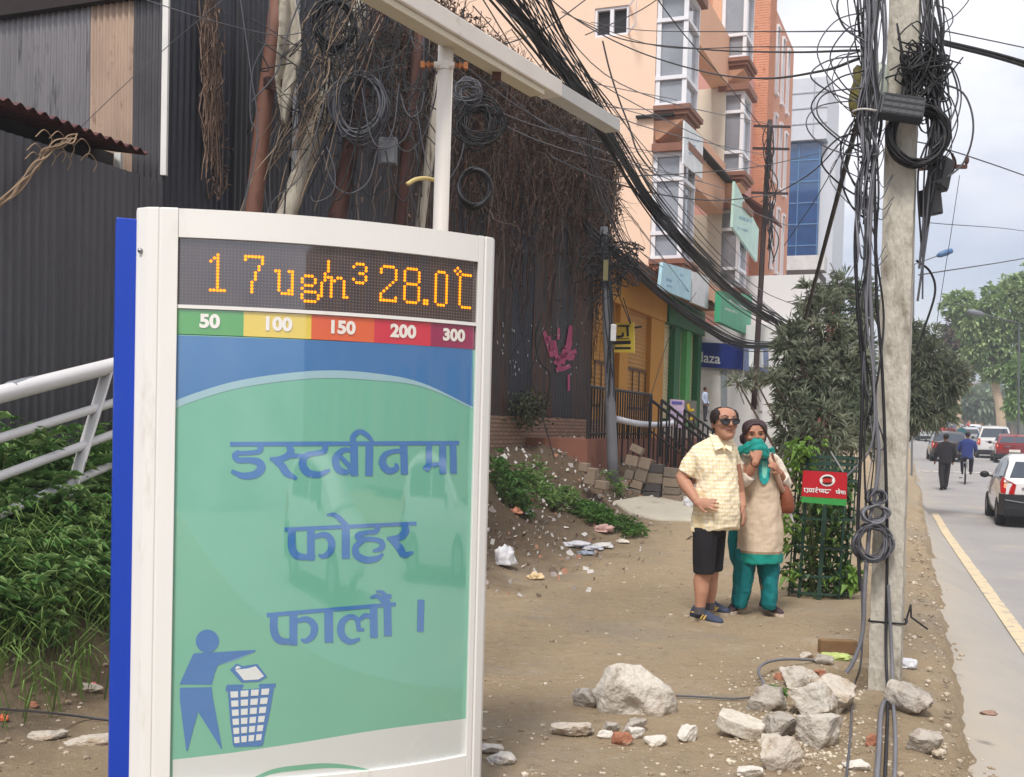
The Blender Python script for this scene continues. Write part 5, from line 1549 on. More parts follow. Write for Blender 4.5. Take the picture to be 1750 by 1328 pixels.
# ---- concrete pole with its cables
YP = 6.45
M_CPOLE = mat('concrete_pole', L((184, 178, 166)), rough=.95, var=.10, vs=3, bump=.9, bs=26, dirt=(L((136, 128, 114)), .52, 4), stretch=(1.6, 1.6, .6))
pb0 = G(1512, 1182); pb0.z = -.3
ptp = WY(1549, -60, YP)
tp = thing('concrete_pole', 'rough square concrete utility pole carrying cables and dark boxes', 'pole', V((pb0.x, pb0.y, 0)))
mb = MB()
ax = (ptp - V((pb0.x, pb0.y, 0))).normalized()
ang = math.radians(-24)
e1_, e2_ = V((math.cos(ang), math.sin(ang), 0)), V((-math.sin(ang), math.cos(ang), 0))
rings = []
N = 70
Lp = (ptp.z + .3) / ax.z
for i in range(N + 1):
    c = V((pb0.x, pb0.y, 0)) + ax * (Lp * i / N - .3)
    hw = lerp(.094, .087, i / N); hd_ = lerp(.078, .071, i / N)
    ring = []
    for sx, sy, mx_, my_ in ((-1, -1, 0, 0), (-.33, -1, 0, 0), (.33, -1, 0, 0), (1, -1, 0, 0), (1, .0, 0, 0), (1, 1, 0, 0), (0, 1, 0, 0), (-1, 1, 0, 0), (-1, 0, 0, 0)):
        j = .006 * nz((sx * 2, sy * 2, i * .6), 1, 3) + .004 * nz((sx * 5, sy * 3, i * 1.7), 1, 8)
        k = .93 if abs(sx) == 1 and abs(sy) == 1 else 1
        ring.append(c + e1_ * (sx * hw * k + j) + e2_ * (sy * hd_ * k + j))
    rings.append(ring)
mb.loft(rings)
mb.build('shaft', M_CPOLE, tp, smooth=False)
M_BOXD = mat('black_plastic', L((52, 54, 60)), rough=.5, var=.12, vs=4)
def jbox(label, c, size, rot, grid=False):
    t_ = thing('junction_box', label, 'box', c)
    m_ = MB(); m_.box(c, size, rot); m_.build('body', M_BOXD, t_, bevel=.006)
    m_ = MB(); f = rot @ V((0, -size[1] / 2 - .004, 0))
    if grid:
        for k in range(6): m_.box(c + f + rot @ V((lerp(-.45, .45, k / 5) * size[0], 0, 0)), (.004, .006, size[2] * .9), rot)
        for k in range(4): m_.box(c + f + rot @ V((0, -.0035, lerp(-.42, .42, k / 3) * size[2])), (size[0] * .92, .004, .004), rot)
        m_.build('ribbed_lid', mat('box_rib', L((36, 38, 42)), rough=.5), t_)
    else:
        m_.box(c + f, (size[0] * .85, .008, size[2] * .88), rot); m_.build('lid', mat('box_lid', L((62, 62, 64)), rough=.55), t_, bevel=.003)
    return t_
from mathutils import Euler
jbox('dark ribbed plastic box tilted across the front of the concrete pole', WY(1541, 186, YP - .24), (.235, .07, .135), Euler((math.radians(-20), math.radians(10), math.radians(-10))).to_matrix(), True)
jbox('dark grey box tilted on the right of the concrete pole', WY(1605, 299, YP - .02), (.085, .10, .19), Euler((0, math.radians(14), math.radians(30))).to_matrix())
jbox('lower black box hanging right of the concrete pole', WY(1590, 346, YP - .02), (.10, .08, .15), Euler((0, math.radians(-10), math.radians(20))).to_matrix())
mb = MB(); c = WY(1503, 148, YP - .1)
mb.tube([c + V((0, 0, .13)), c + V((0, 0, .11)), c, c - V((0, 0, .16)), c - V((0.005, 0, .19))], [.02, .042, .05, .045, .02], 10)
o = mb.build('splice_case', mat('pale_green_case', L((176, 184, 170)), rough=.5, dirt=(L((120, 124, 112)), .58, 6)), smooth=True); tag(o, 'pale bottle shaped splice case tied among the pole cables', 'splice case')
mb = MB(); mb.ell(WY(1470, 160, YP - .02), (.06, .05, .15), n=12, m=9, jit=.5, sd=3)
o = mb.build('plastic_bag', mat('olive_bag', L((112, 104, 52)), rough=.7, var=.3, vs=14), smooth=True); tag(o, 'olive yellow plastic wrap bundled left of the pole cables', 'bag')
tcp = thing('cable_tangle', 'mass of grey and black cables running down the concrete pole', 'cables', V((pb0.x - .15, pb0.y - .1, 0)))
ma, mb, mc = MB(), MB(), MB()
for k in range(34):                                    # strands on the left flank
    x = rnd.gauss(1486, 15)
    yb = rnd.choice([250, 280, 320, 420, 420, 560, 700, 800, 900]) + rnd.uniform(-40, 40)
    pts = [WY(x + rnd.uniform(-14, 14), -60, YP - .05 - rnd.random() * .12)]
    for yy, cx_ in ((90, 1488), (200, 1484), (260, 1484), (330, 1478), (430, 1474), (540, 1476), (650, 1480), (760, 1490), (860, 1486), (960, 1482)):
        if yy > yb: break
        sp_ = 16 if yy < 230 else (9 if yy < 300 else 13)
        pts.append(WY(cx_ + rnd.gauss(0, sp_ * .6) + (x - 1486) * .45, yy, YP - .10 - rnd.random() * .10))
    pts.append(WY(pts and rnd.gauss(1482, 12), yb, YP - .1))
    (ma, mb, mc, ma)[k % 4].tube(spline(pts, 5), rnd.uniform(.003, .007), 5, cap=False)
for x0, pts, r, g in ((0, [(1490, -50), (1498, 150), (1486, 420), (1490, 560), (1496, 700), (1502, 780), (1494, 850), (1482, 905)], .012, 0), (0, [(1478, 250), (1462, 400), (1466, 520), (1474, 640), (1470, 790), (1466, 900), (1470, 1010)], .010, 1),
                      (0, [(1494, 240), (1498, 500), (1508, 640), (1516, 900), (1514, 1100), (1517, 1200), (1512, 1340)], .009, 1), (0, [(1518, 1000), (1524, 1120), (1526, 1190), (1530, 1260), (1528, 1350)], .010, 0), (0, [(1516, 1190), (1506, 1215), (1502, 1280), (1497, 1350)], .013, 0),
                      (0, [(1472, 990), (1474, 1080), (1470, 1140), (1458, 1180), (1453, 1260), (1444, 1350)], .006, 2), (0, [(1486, 900), (1478, 1000), (1476, 1060), (1470, 1100), (1456, 1135), (1446, 1150)], .012, 0)):
    q = []
    for i, (x, yy) in enumerate(pts):
        p = WY(x, yy, YP - .14)
        if p.z < .03 or yy > 1180:
            p = G(x, yy, .06 if yy < 1340 else .03)
        q.append(p)
    (ma, mb, mc)[g].tube(spline(q, 6), r, 6, cap=False)
for k in range(26):                                    # right flank
    pts = [WY(1588 + rnd.uniform(-22, 22), -60, YP - .05)]
    for yy, cx_ in ((60, 1592), (130, 1596), (210, 1598), (290, 1590)):
        pts.append(WY(cx_ + rnd.gauss(0, 9), yy, YP - .08 - rnd.random() * .1))
    if k % 3 == 0: pts.append(WY(1574 + rnd.gauss(0, 4), rnd.uniform(350, 520), YP - .06))
    (mb, mc)[k % 2].tube(spline(pts, 5), rnd.uniform(.004, .008), 5, cap=False)
for k in range(34):                                    # loops to both sides
    sx = rnd.choice((-1, -1, 1)); x = 1478 if sx < 0 else 1600
    yy = rnd.uniform(-30, 300); w_ = abs(rnd.gauss(45, 28)); h_ = rnd.uniform(40, 130)
    pts = [(x, yy - h_ * .5), (x + sx * w_ * .7, yy - h_ * .35), (x + sx * w_, yy + h_ * .1), (x + sx * w_ * .6, yy + h_ * .6), (x - sx * 6, yy + h_ * .9)]
    (mb, mc)[k % 2].tube(spline([WY(a + rnd.gauss(0, 4), b, YP - .1 - rnd.random() * .1) for a, b in pts], 6), rnd.uniform(.0025, .006), 5, cap=False)
for k in range(40):                                    # tied bunch on the front of the pole
    c = WY(1578, 130, YP - .16)
    q = [c + V((rnd.gauss(0, .08), rnd.gauss(0, .03), rnd.gauss(0, .13))) for _ in range(5)]
    mb.tube(spline(q, 5), .005, 4, cap=False)
for k in range(18):                                    # thin strands between left bundle and pole
    a = (rnd.uniform(1455, 1490), rnd.uniform(100, 500)); b = (rnd.uniform(1500, 1530), a[1] + rnd.uniform(-60, 120))
    mc.tube(spline([WY(a[0], a[1], YP - .1), WY((a[0] + b[0]) / 2, max(a[1], b[1]) + 20, YP - .14), WY(b[0], b[1], YP - .11)], 6), .003, 4, cap=False)
ma.build('grey_cables', M_CABLEG, tcp, smooth=True); mb.build('black_cables', M_CABLE, tcp, smooth=True); mc.build('dark_grey_cables', M_CABLED, tcp, smooth=True)
mb = MB(); c = WY(1480, 192, YP - .15); mb.tube([c + V((.075 * math.cos(a), .06 * math.sin(a), .004 * math.sin(a * 2))) for a in [i * 6.283 / 18 for i in range(19)]], .006, 6, cap=False)
mb.build('cable_tie', mat('tie_white', L((196, 192, 186)), rough=.6), tcp)
coil('cable_coil', 'big black cable coil hung on the front of the concrete pole', 1567, 232, YP - .16, .155, .155, 24, .006, M_CABLE, .13)
coil('cable_coil', 'loose grey cable coil at knee height beside the concrete pole', 1491, 928, YP - .16, .095, .10, 9, .007, M_CABLED, .25)
coil('cable_coil', 'small flat cable coil above the loose grey coil', 1494, 878, YP - .16, .075, .045, 7, .006, M_CABLEG, .25, .1)
coil('cable_coil', 'tight dark cable loop just above the small flat coil', 1497, 850, YP - .16, .05, .035, 6, .007, M_CABLED, .2, .4)
t_ = thing('guy_strut', 'straight black guy cable slanting away left of the concrete pole', 'guy', WY(1376, 545, 10.5))
mb = MB(); mb.tube([WY(1466, 205, YP), WY(1376, 545, 10.5)], .016, 6); mb.build('cable', M_CABLE, t_)
mb = MB(); c0, c1 = WY(1622, 285, 9), WY(1652, 285, 9); mb.beam(c0, c1, .03, .03)
mb.tube([WY(1627, 262, 9), WY(1634, 284, 9)], .012, 5); mb.ell(WY(1652, 274, 9), (.02, .02, .035)); mb.beam(WY(1570, 290, 9), c0, .02, .02)
o = mb.build('crossarm', M_RUSTD); tag(o, 'small rusty crossarm with one insulator right of the pole', 'crossarm')
mb = MB(); a = WY(1500, 1060, YP - .1)
for z in (1060,):
    c = WY(1518, z, YP)
    mb.tube([c + e1_ * (x * .10) + e2_ * (yy * .088) for x, yy in ((-1, -1), (0, -1.05), (1, -1), (1.05, 0), (1, 1), (-1, 1), (-1, -1))], .006, 5, cap=False)
mb.tube([c + e1_ * .1 - e2_ * .088, c + e1_ * .12 + V((0, 0, .1)), c + e1_ * .125 + V((0, 0, .03)), WY(1585, 1075, YP)], .006, 5)
o = mb.build('binding_wire', M_CABLE); tag(o, 'black wire bound round the foot of the concrete pole', 'wire')

tp, A, B = pole_px('utility_pole', 'thin dark pole with small crossarms before the pink building', 'pole', (1316, 205, 26), (1300, 520, 26), .055, .07, mat('dark_pole', L((62, 48, 48)), rough=.8), foot=WY(1288, 700, 26))
for i, y_ in enumerate((216, 254, 330)):
    m_ = MB(); c = WY(1314 - i * 2, y_, 26); m_.beam(c - V((.35, 0, 0)), c + V((.5, 0, 0)), .05, .05); m_.build('crossarm', mat('dark_pole', L((62, 48, 48))), tp)
mb = MB()
for k in range(30):
    x, y_ = 1314 + rnd.gauss(0, 4), rnd.uniform(205, 400); drape(mb, [WY(x, y_, 25.9), WY(x + rnd.gauss(0, 6), y_ + 30, 25.85), WY(x + rnd.gauss(0, 5), y_ + 70, 25.9)], .014, 4)
o = mb.build('cable_tangle', M_CABLE, smooth=True); tag(o, 'wires wrapped round the thin dark pole by the pink building', 'cables')
# ================================================================== PLANTS
M_WEED = mat('weed_leaf', L((92, 130, 70)), rough=.55, var=.5, vs=5, spec=.3, trans=.25)
M_WEED2 = mat('weed_leaf_light', L((130, 158, 96)), rough=.55, var=.35, vs=6, spec=.3, trans=.25)
M_BLADE = mat('grass_blade', L((112, 138, 74)), rough=.6, var=.35, vs=6, spec=.2, trans=.2)
M_STEM = mat('green_stem', L((84, 92, 52)), rough=.8, var=.2)
def weed(m_, m2_, ms_, p, h, n, ln, tilt):
    top = p + V((tilt.x * h, tilt.y * h, h))
    ms_.tube([p, p.lerp(top, .5) + V((tilt.x * -.06, 0, 0)), top], [.004, .003, .002], 3, cap=False)
    for k in range(n):
        q = rnd.uniform(.25, 1.0) if k < n - 6 else 1.0
        a = rnd.uniform(0, 6.283)
        d = V((math.cos(a), math.sin(a), rnd.uniform(.05, .75)))
        (m_ if rnd.random() < .72 else m2_).cur = 0
        leaf(m_ if rnd.random() < .55 else m2_, p.lerp(top, q), d, V((0, 0, 1)), ln * rnd.uniform(.6, 1.2), ln * rnd.uniform(.2, .32), rnd.uniform(.15, .5))
def blade(m_, p, a, L_, w_):
    d = V((math.cos(a), math.sin(a), 0)); s_ = V((-d.y, d.x, 0)) * (w_ / 2)
    pts = [p, p + d * L_ * .18 + V((0, 0, L_ * .55)), p + d * L_ * .45 + V((0, 0, L_ * .8)), p + d * L_ * .8 + V((0, 0, L_ * .68))]
    vs = []
    for i, q in enumerate(pts):
        k = (1, .9, .65, .1)[i]; vs += [q - s_ * k, q + s_ * k]
    m_.add(vs, [(0, 1, 3, 2), (2, 3, 5, 4), (4, 5, 7, 6)])
ma, mb, ms, mg = MB(), MB(), MB(), MB()
n = 0
while n < 1500:
    Y = rnd.uniform(4.9, 8.9); s_ = rnd.uniform(.02, 1.62)
    x = XL(Y) + s_ * 1.077
    if s_ > 1.45 + .2 * nz((Y, 0, 0), 2): continue
    n += 1
    h = rnd.uniform(.22, .62) * (1.0 if s_ < .7 else .62)
    weed(ma, mb, ms, V((x, Y, gz(x, Y) - .01)), h, rnd.randint(12, 20), rnd.uniform(.07, .13), V((rnd.uniform(.0, .4), rnd.uniform(-.35, .1), 0)))
for k in range(1500):
    Y = rnd.uniform(5.0, 8.6); s_ = rnd.uniform(.95, 1.85); x = XL(Y) + s_ * 1.077
    blade(mg, V((x, Y, gz(x, Y) - .01)), rnd.gauss(-1.0, 1.1), rnd.uniform(.18, .5), rnd.uniform(.005, .011))
for nm, m_, mm, lb in (('weeds', ma, M_WEED, None), ('weed_tips', mb, M_WEED2, None), ('weed_stems', ms, M_STEM, None), ('grass', mg, M_BLADE, None)):
    tag(m_.build(nm, mm, base=V((XL(6.5) + .8, 6.5, .3))), 'dense dark green weeds on the bank below the grey fence' if nm != 'grass' else 'long thin grass hanging at the foot of the weed bank', 'weeds' if nm != 'grass' else 'grass', kind='stuff')
M_WEEDB = mat('bright_weed', L((104, 142, 74)), rough=.6, var=.4, vs=9, trans=.25)
def patch(name, label, cx, by, wpx, n, h, ln, m):
    c = GT(cx, by); m_ = MB(); m2_ = MB(); ms_ = MB()
    R = wpx / FPX * c.y / 2
    for k in range(n):
        a, r_ = rnd.uniform(0, 6.283), R * math.sqrt(rnd.random())
        x, yy = c.x + r_ * math.cos(a), c.y + r_ * math.sin(a) * 1.3
        weed(m_, m_, ms_, V((x, yy, gz(x, yy) - .01)), h * rnd.uniform(.5, 1.1), 12, ln, V((rnd.uniform(-.4, .4), rnd.uniform(-.4, .2), 0)))
    t_ = thing(name, label, 'plant', V((c.x, c.y, gz(c.x, c.y))))
    m_.build('foliage', m, t_); ms_.build('stem', M_STEM, t_)
patch('weed_clump', 'leafy green weed clump at the top of the rubbish heap', 940, 856, 100, 60, .22, .11, M_WEED2)
patch('weed_clump', 'bright green grassy clump in the middle of the rubbish heap', 1016, 884, 62, 70, .15, .10, M_WEEDB)
patch('weed_clump', 'low green weed clump at the right end of the rubbish heap', 1070, 910, 62, 60, .13, .08, M_WEEDB)
patch('weed_clump', 'dark weedy clump beside the kiosk at the brick wall foot', 872, 850, 80, 60, .30, .11, M_WEED)
patch('weed_clump', 'small weed tuft at the foot of the grey steel pole', 1052, 842, 26, 16, .25, .08, M_WEED2)
patch('weed_clump', 'tiny green tuft beside the rubble pile', 1327, 1188, 22, 26, .05, .04, M_WEEDB)
mb = MB(); ms = MB()
c = wall_pt(892, 700, .12)
for k in range(420):
    p = c + WD * rnd.gauss(0, .30) + V((0, 0, rnd.gauss(0, .13))) + WN * rnd.uniform(0, .25); leaf(mb, p, rdir(-.5), V((0, 0, 1)), .10, .035)
ms.tube([c - V((0, 0, .25)), c + V((0, 0, .2))], .01, 4)
t_ = thing('wall_shrub', 'small dusty shrub growing out of the brick wall top', 'plant', c - V((0, 0, .2))); mb.build('foliage', mat('dusty_leaf', L((78, 86, 60)), rough=.8, var=.4, vs=7), t_); ms.build('stem', M_STEM, t_)

def canopy(blobs, n, ln, wd, mbs, whorl=9, sticks=None, root=None, zup=.35, rad=.015, shell=.55):
    """leaf whorls through ellipsoids (cx, cy, rx, ry in photo pixels, Y)"""
    tot = sum(b[2] * b[3] for b in blobs)
    for cx, cy, rx, ry, Y in blobs:
        C = WY(cx, cy, Y); R = rx / FPX * Y; H = ry / FPX * Y
        k_ = int(n * rx * ry / tot)
        for k in range(k_):
            d = rdir(-1); r_ = (shell + (1 - shell) * rnd.random()) * (1 + .18 * nz(d, 2.2, cx * .1))
            p = C + V((d.x * R * r_, d.y * R * r_ * .9, d.z * H * r_))
            out_ = (V((d.x, d.y, d.z)) + V((0, 0, zup))).normalized()
            if sticks is not None and k % 3 == 0:
                sticks.tube([p - out_ * ln * 2.5, p], [rad * .5, rad * .3], 3, cap=False)
            m_ = mbs[0] if rnd.random() < .6 else mbs[1 % len(mbs)]
            for j in range(whorl):
                dd = (out_ + rdir(-1) * .95).normalized()
                leaf(m_, p + out_ * rnd.uniform(-.4, .2) * ln, dd, V((0, 0, 1)), ln * rnd.uniform(.7, 1.15), wd * rnd.uniform(.7, 1.2), rnd.uniform(.0, .35))
        if sticks is not None and root is not None:
            sticks.tube(spline([root, root.lerp(C, .5) + V((rnd.uniform(-.1, .1), 0, .1)), C], 4), [rad * (2.2 - 1.5 * i / 8) for i in range(9)], 5, cap=False)
M_OL1 = mat('oleander_leaf', L((112, 122, 100)), rough=.5, var=.35, vs=7, spec=.4, trans=.15)
M_OL2 = mat('oleander_leaf_pale', L((150, 156, 134)), rough=.5, var=.3, vs=7, spec=.4, trans=.15)
M_BARK = mat('grey_bark', L((112, 98, 84)), rough=.95, var=.2, vs=8, bump=.4, bs=25)
root = WY(1408, 830, 15); root.z = gz(root.x, root.y) - .05
ot = thing('oleander_shrub', 'large dusty oleander shrub with long narrow leaves behind the tree guard', 'shrub', root)
a_, b_2, s_ = MB(), MB(), MB()
canopy([(1352, 590, 30, 44, 15.0), (1475, 520, 30, 40, 15.2), (1340, 640, 22, 40, 14.9), (1440, 480, 12, 22, 15.2), (1404, 560, 50, 62, 15.0), (1380, 640, 44, 60, 14.8), (1430, 650, 66, 80, 15.0), (1400, 735, 70, 70, 14.6), (1462, 600, 36, 60, 15.2), (1342, 690, 24, 34, 14.7), (1322, 645, 16, 14, 14.6), (1290, 648, 20, 9, 14.6), (1262, 655, 16, 10, 14.6), (1430, 505, 24, 30, 15.2), (1385, 505, 22, 30, 15.2), (1470, 720, 40, 66, 15), (1355, 740, 36, 44, 14.8)],
       1250, .17, .023, [a_, b_2], 9, s_, root, .3, .014, .5)
a_.build('foliage', M_OL1, ot); b_2.build('pale_foliage', M_OL2, ot); s_.build('branch', M_BARK, ot)
root = WY(1520, 770, 24); root.z = gz(root.x, root.y)
ot = thing('shade_tree', 'dark green tree overhanging the road edge behind the concrete pole', 'tree', root)
a_, b_2, s_ = MB(), MB(), MB()
canopy([(1580, 620, 42, 62, 24), (1610, 655, 40, 40, 24), (1560, 680, 40, 44, 24), (1590, 705, 44, 26, 24), (1560, 722, 34, 18, 24), (1545, 600, 30, 60, 24), (1628, 640, 22, 26, 24)], 950, .24, .036, [a_, b_2], 9, s_, WY(1528, 690, 24), .1, .03, .35)
a_.build('crown', mat('dark_tree_leaf', L((128, 136, 112)), rough=.6, var=.35, vs=6, trans=.15), ot); b_2.build('crown_dark', mat('dark_tree_leaf_b', L((104, 112, 90)), rough=.6, var=.3, vs=6), ot)
s_.tube([root, root.lerp(WY(1528, 690, 24), .5), WY(1528, 690, 24)], [.14, .12, .09], 8); s_.build('trunk', M_BARK, ot)
def far_tree(label, blobs, n, ln, cols, trunk=None, tr=.3, group='trees up the road'):
    Y = blobs[0][4]
    bx = trunk[-1] if trunk else (blobs[0][0], 735)
    base = WY(bx[0], bx[1], Y); base.z = roadz(Y) + .2
    t_ = thing('roadside_tree', label, 'tree', base, group)
    ms_ = [MB() for _ in cols]; st = MB()
    canopy(blobs, n, ln, ln * .55, ms_, 7, None, None, .15, .05, .45)
    for i, (m_, c_) in enumerate(zip(ms_, cols)):
        m_.build('crown' if i == 0 else 'crown_light', mat('tree_leaf_%d_%d_%d' % c_, L(c_), rough=.7, var=.3, vs=1.2, trans=.25), t_)
    if trunk:
        pts = [WY(x, yy, Y) for x, yy in trunk[:-1]] + [base]
        st.tube(pts, [lerp(tr * .6, tr, i / (len(pts) - 1)) for i in range(len(pts))], 8)
        for b in blobs[:5]:
            C = WY(*b[:2], Y); st.tube([pts[0], pts[0].lerp(C, .6) + V((0, 0, .4)), C], [tr * .5, tr * .3, tr * .15], 5)
        st.build('trunk', mat('pale_bark', L((186, 166, 142)), rough=.9, var=.15, vs=1), t_)
Yf = 72
far_tree('big light green tree with a pale trunk right of the road', [(1712, 530, 46, 52, Yf), (1760, 500, 40, 50, Yf), (1690, 580, 36, 36, Yf), (1640, 522, 30, 22, Yf), (1662, 556, 30, 26, Yf), (1735, 600, 44, 44, Yf), (1780, 570, 40, 60, Yf), (1700, 625, 34, 26, Yf), (1668, 600, 24, 22, Yf)], 2700, .40, [(142, 166, 112), (168, 188, 134)], [(1704, 640), (1700, 656), (1708, 690), (1716, 735)], .32)  # leaf colours lightened to carry some of the haze
far_tree('dark reddish tree left of the big light green tree', [(1634, 580, 22, 40, 84), (1644, 620, 24, 36, 84), (1622, 600, 16, 30, 84)], 620, .45, [(96, 104, 78), (118, 96, 78)], [(1638, 650), (1640, 735)], .2)
far_tree('bright green low tree at the right edge of the street', [(1752, 650, 34, 44, 66), (1780, 690, 40, 40, 66), (1736, 690, 22, 26, 66)], 1100, .36, [(142, 172, 108), (120, 150, 94)], [(1760, 690), (1764, 735)], .2)
far_tree('grey green bushy tree behind the far vans', [(1660, 690, 44, 24, 120), (1620, 690, 34, 22, 120), (1690, 704, 30, 16, 120)], 420, .9, [(142, 158, 130), (124, 142, 114)], [(1650, 700), (1650, 735)], .25)
far_tree('hazy round tree far up the road near the orange house', [(1600, 680, 30, 26, 150), (1575, 672, 34, 34, 150)], 300, 1.1, [(154, 168, 150), (138, 154, 138)], [(1590, 700), (1590, 735)], .3)
far_tree('wide hazy tree closing the street behind the pale trunk', [(1730, 690, 50, 30, 150), (1690, 676, 30, 24, 150), (1790, 680, 50, 40, 150)], 420, 1.2, [(148, 164, 138), (132, 150, 124)], [(1730, 700), (1730, 735)], .3)
far_tree('dark hedge like tree behind the dark car', [(1560, 715, 30, 24, 100), (1520, 705, 34, 34, 100), (1590, 722, 24, 14, 100)], 300, .8, [(96, 108, 84), (82, 94, 72)], [(1545, 720), (1545, 745)], .2)
# lamps up the road
def lamp(label, px, ptop, arm, Y, m, headm):
    b = WY(px, 735, Y); b.z = roadz(Y); tpp = WY(px, ptop, Y); e = WY(*arm, Y)
    t_ = thing('street_lamp', label, 'street lamp', b, 'street lamps up the road')
    m_ = MB(); m_.tube([b, tpp], [Y * .0010, Y * .0007], 8); m_.build('pole', m, t_)
    m_ = MB(); m_.tube([tpp, tpp.lerp(e, .8)], Y * .0005, 6); m_.build('arm', m, t_)
    d = (e - tpp).normalized(); m_ = MB()
    c = e - d * (Y * .004); sz = Y * .0075
    m_.tube([c - d * sz, c - d * sz * .6, c + d * sz * .2, c + d * sz * .9, c + d * sz], [Y * .0012, Y * .0026, Y * .0030, Y * .0022, Y * .0006], 8)
    m_.build('lamp_head', headm, t_, smooth=True)
M_LP = mat('lamp_grey', L((110, 114, 120)), rough=.5)
lamp('street lamp with a blue grey head beside the concrete pole', 1562, 452, (1622, 430), 30, M_LP, mat('lamp_blue', L((70, 106, 150)), rough=.4))
lamp('dark street lamp before the big light green tree', 1742, 552, (1660, 533), 55, mat('lamp_dark', L((84, 88, 90)), rough=.5), M_LP)
m_ = MB(); b = WY(1637, 735, 95); b.z = roadz(95); m_.tube([b, WY(1640, 640, 95)], .14, 6)
tag(m_.build('utility_pole', mat('pole_far', L((132, 126, 118)), rough=.9)), 'thin grey utility pole far up the road', 'pole')

# ================================================================== RUBBLE
_bm = bmesh.new(); bmesh.ops.create_icosphere(_bm, subdivisions=4, radius=1)
ICO4 = ([v.co.copy() for v in _bm.verts], [tuple(v.index for v in f.verts) for f in _bm.faces]); _bm.free()
_bm = bmesh.new(); bmesh.ops.create_icosphere(_bm, subdivisions=1, radius=1)
ICO1 = ([v.co.copy() for v in _bm.verts], [tuple(v.index for v in f.verts) for f in _bm.faces]); _bm.free()
def rock_mat(name, c, dirt, th=.55, bump=.7):
    return mat(name, L(c), rough=.95, var=.2, vs=9, bump=bump * 1.3, bs=38, spec=.2, dirt=(L(dirt), th - .04, 7))
M_RK = [rock_mat('rubble_pale', (190, 183, 172), (150, 134, 114), .52), rock_mat('rubble_grey', (176, 168, 158), (124, 112, 98), .5), rock_mat('rubble_warm', (194, 184, 170), (156, 138, 116), .52), rock_mat('rubble_white', (210, 204, 194), (172, 160, 142), .55)]
M_BRKF = rock_mat('brick_fragment', (164, 112, 88), (190, 168, 148), .56)
def rock_shape(planes, sd, rough_=.05, ico=ICO4, carve=None):
    vs = []
    for d in ico[0]:
        r = 3.0
        for n_, h in planes:
            k = d.dot(n_)
            if k > .05: r = min(r, h / k)
        r = min(r, 1.5)
        r *= 1 + rough_ * nz(d * r, 2.3, sd) + rough_ * .55 * nz(d * r, 6.1, sd) + rough_ * .4 * nz(d * r, 13, sd) - rough_ * .5 * max(0, nz(d * r, 3.3, sd + 9))
        if carve:
            k = (d - carve[0]).length; r *= 1 - carve[1] * (1 - sstep(.15, carve[2], k))
        vs.append(d * r)
    return vs
def rand_planes(sd, n=11, flat=1.0):
    R = random.Random(sd); o_ = []
    while len(o_) < n:
        q = V((R.uniform(-1, 1), R.uniform(-1, 1), R.uniform(-1, 1)))
        if .2 < q.length < 1:
            q.normalize(); o_.append((q, R.uniform(.62, 1.0)))
    return o_ + [(V((0, 0, 1)), .8 * flat), (V((0, 0, -1)), .7)]
def rock(name, label, cx, by, wpx, hpx, m, sd, planes=None, dep=.75, rz=0.0, tilt=(0, 0), cat='rubble', group=None, rough_=.11, sink=.16, lift=0.0, carve=None):
    c = GT(cx, by - hpx * .12, lift)
    sc = c.y / FPX
    vs = rock_shape(planes or rand_planes(sd), sd, rough_, carve=carve)
    rot = Matrix.Rotation(rz, 3, 'Z') @ Matrix.Rotation(tilt[0], 3, 'X') @ Matrix.Rotation(tilt[1], 3, 'Y')
    vs = [rot @ V((p.x, p.y * dep, p.z)) for p in vs]
    x0, x1 = min(p.x for p in vs), max(p.x for p in vs); z0, z1 = min(p.z for p in vs), max(p.z for p in vs)
    kx = wpx * sc * 1.08 / (x1 - x0); kz = hpx * sc * 1.12 / (z1 - z0)
    vs = [V((p.x * kx, p.y * kx, (p.z - z0) * kz)) for p in vs]
    b = V((c.x, c.y + wpx * sc * dep * .25, 0)); b.z = gz(b.x, b.y) - hpx * sc * sink + lift
    m_ = MB(); m_.add([p - V(((x0 + x1) / 2 * kx, 0, 0)) + b for p in vs], ICO4[1])
    o_ = m_.build(name, m, smooth=True, base=b)
    md = o_.modifiers.new('edges', 'EDGE_SPLIT'); md.split_angle = math.radians(40)
    return tag(o_, label, cat, group)
BP = [(V((.30, -.30, .90)).normalized(), .55), (V((-.15, .1, .98)).normalized(), .80), (V((-.75, -.2, .6)).normalized(), .86), (V((-.25, -.86, -.42)).normalized(), .58), (V((.35, -.86, .30)).normalized(), .62),
      (V((.9, -.1, .25)).normalized(), 1.05), (V((.55, .4, .75)).normalized(), .75), (V((-.9, -.3, -.1)).normalized(), 1.0), (V((0, 1, 0)), .7), (V((0, 0, -1)), .55), (V((.1, -.95, -.05)).normalized(), .78), (V((.7, -.6, -.3)).normalized(), .95)]
rock('boulder', 'largest pale boulder with a dark hollow front on the dirt', 1089, 1234, 140, 86, rock_mat('boulder_stone', (200, 192, 180), (160, 144, 124), .56, .7), 5, BP, .8, cat='rock', rough_=.10, carve=(V((-.28, -.86, -.42)).normalized(), .34, .62))
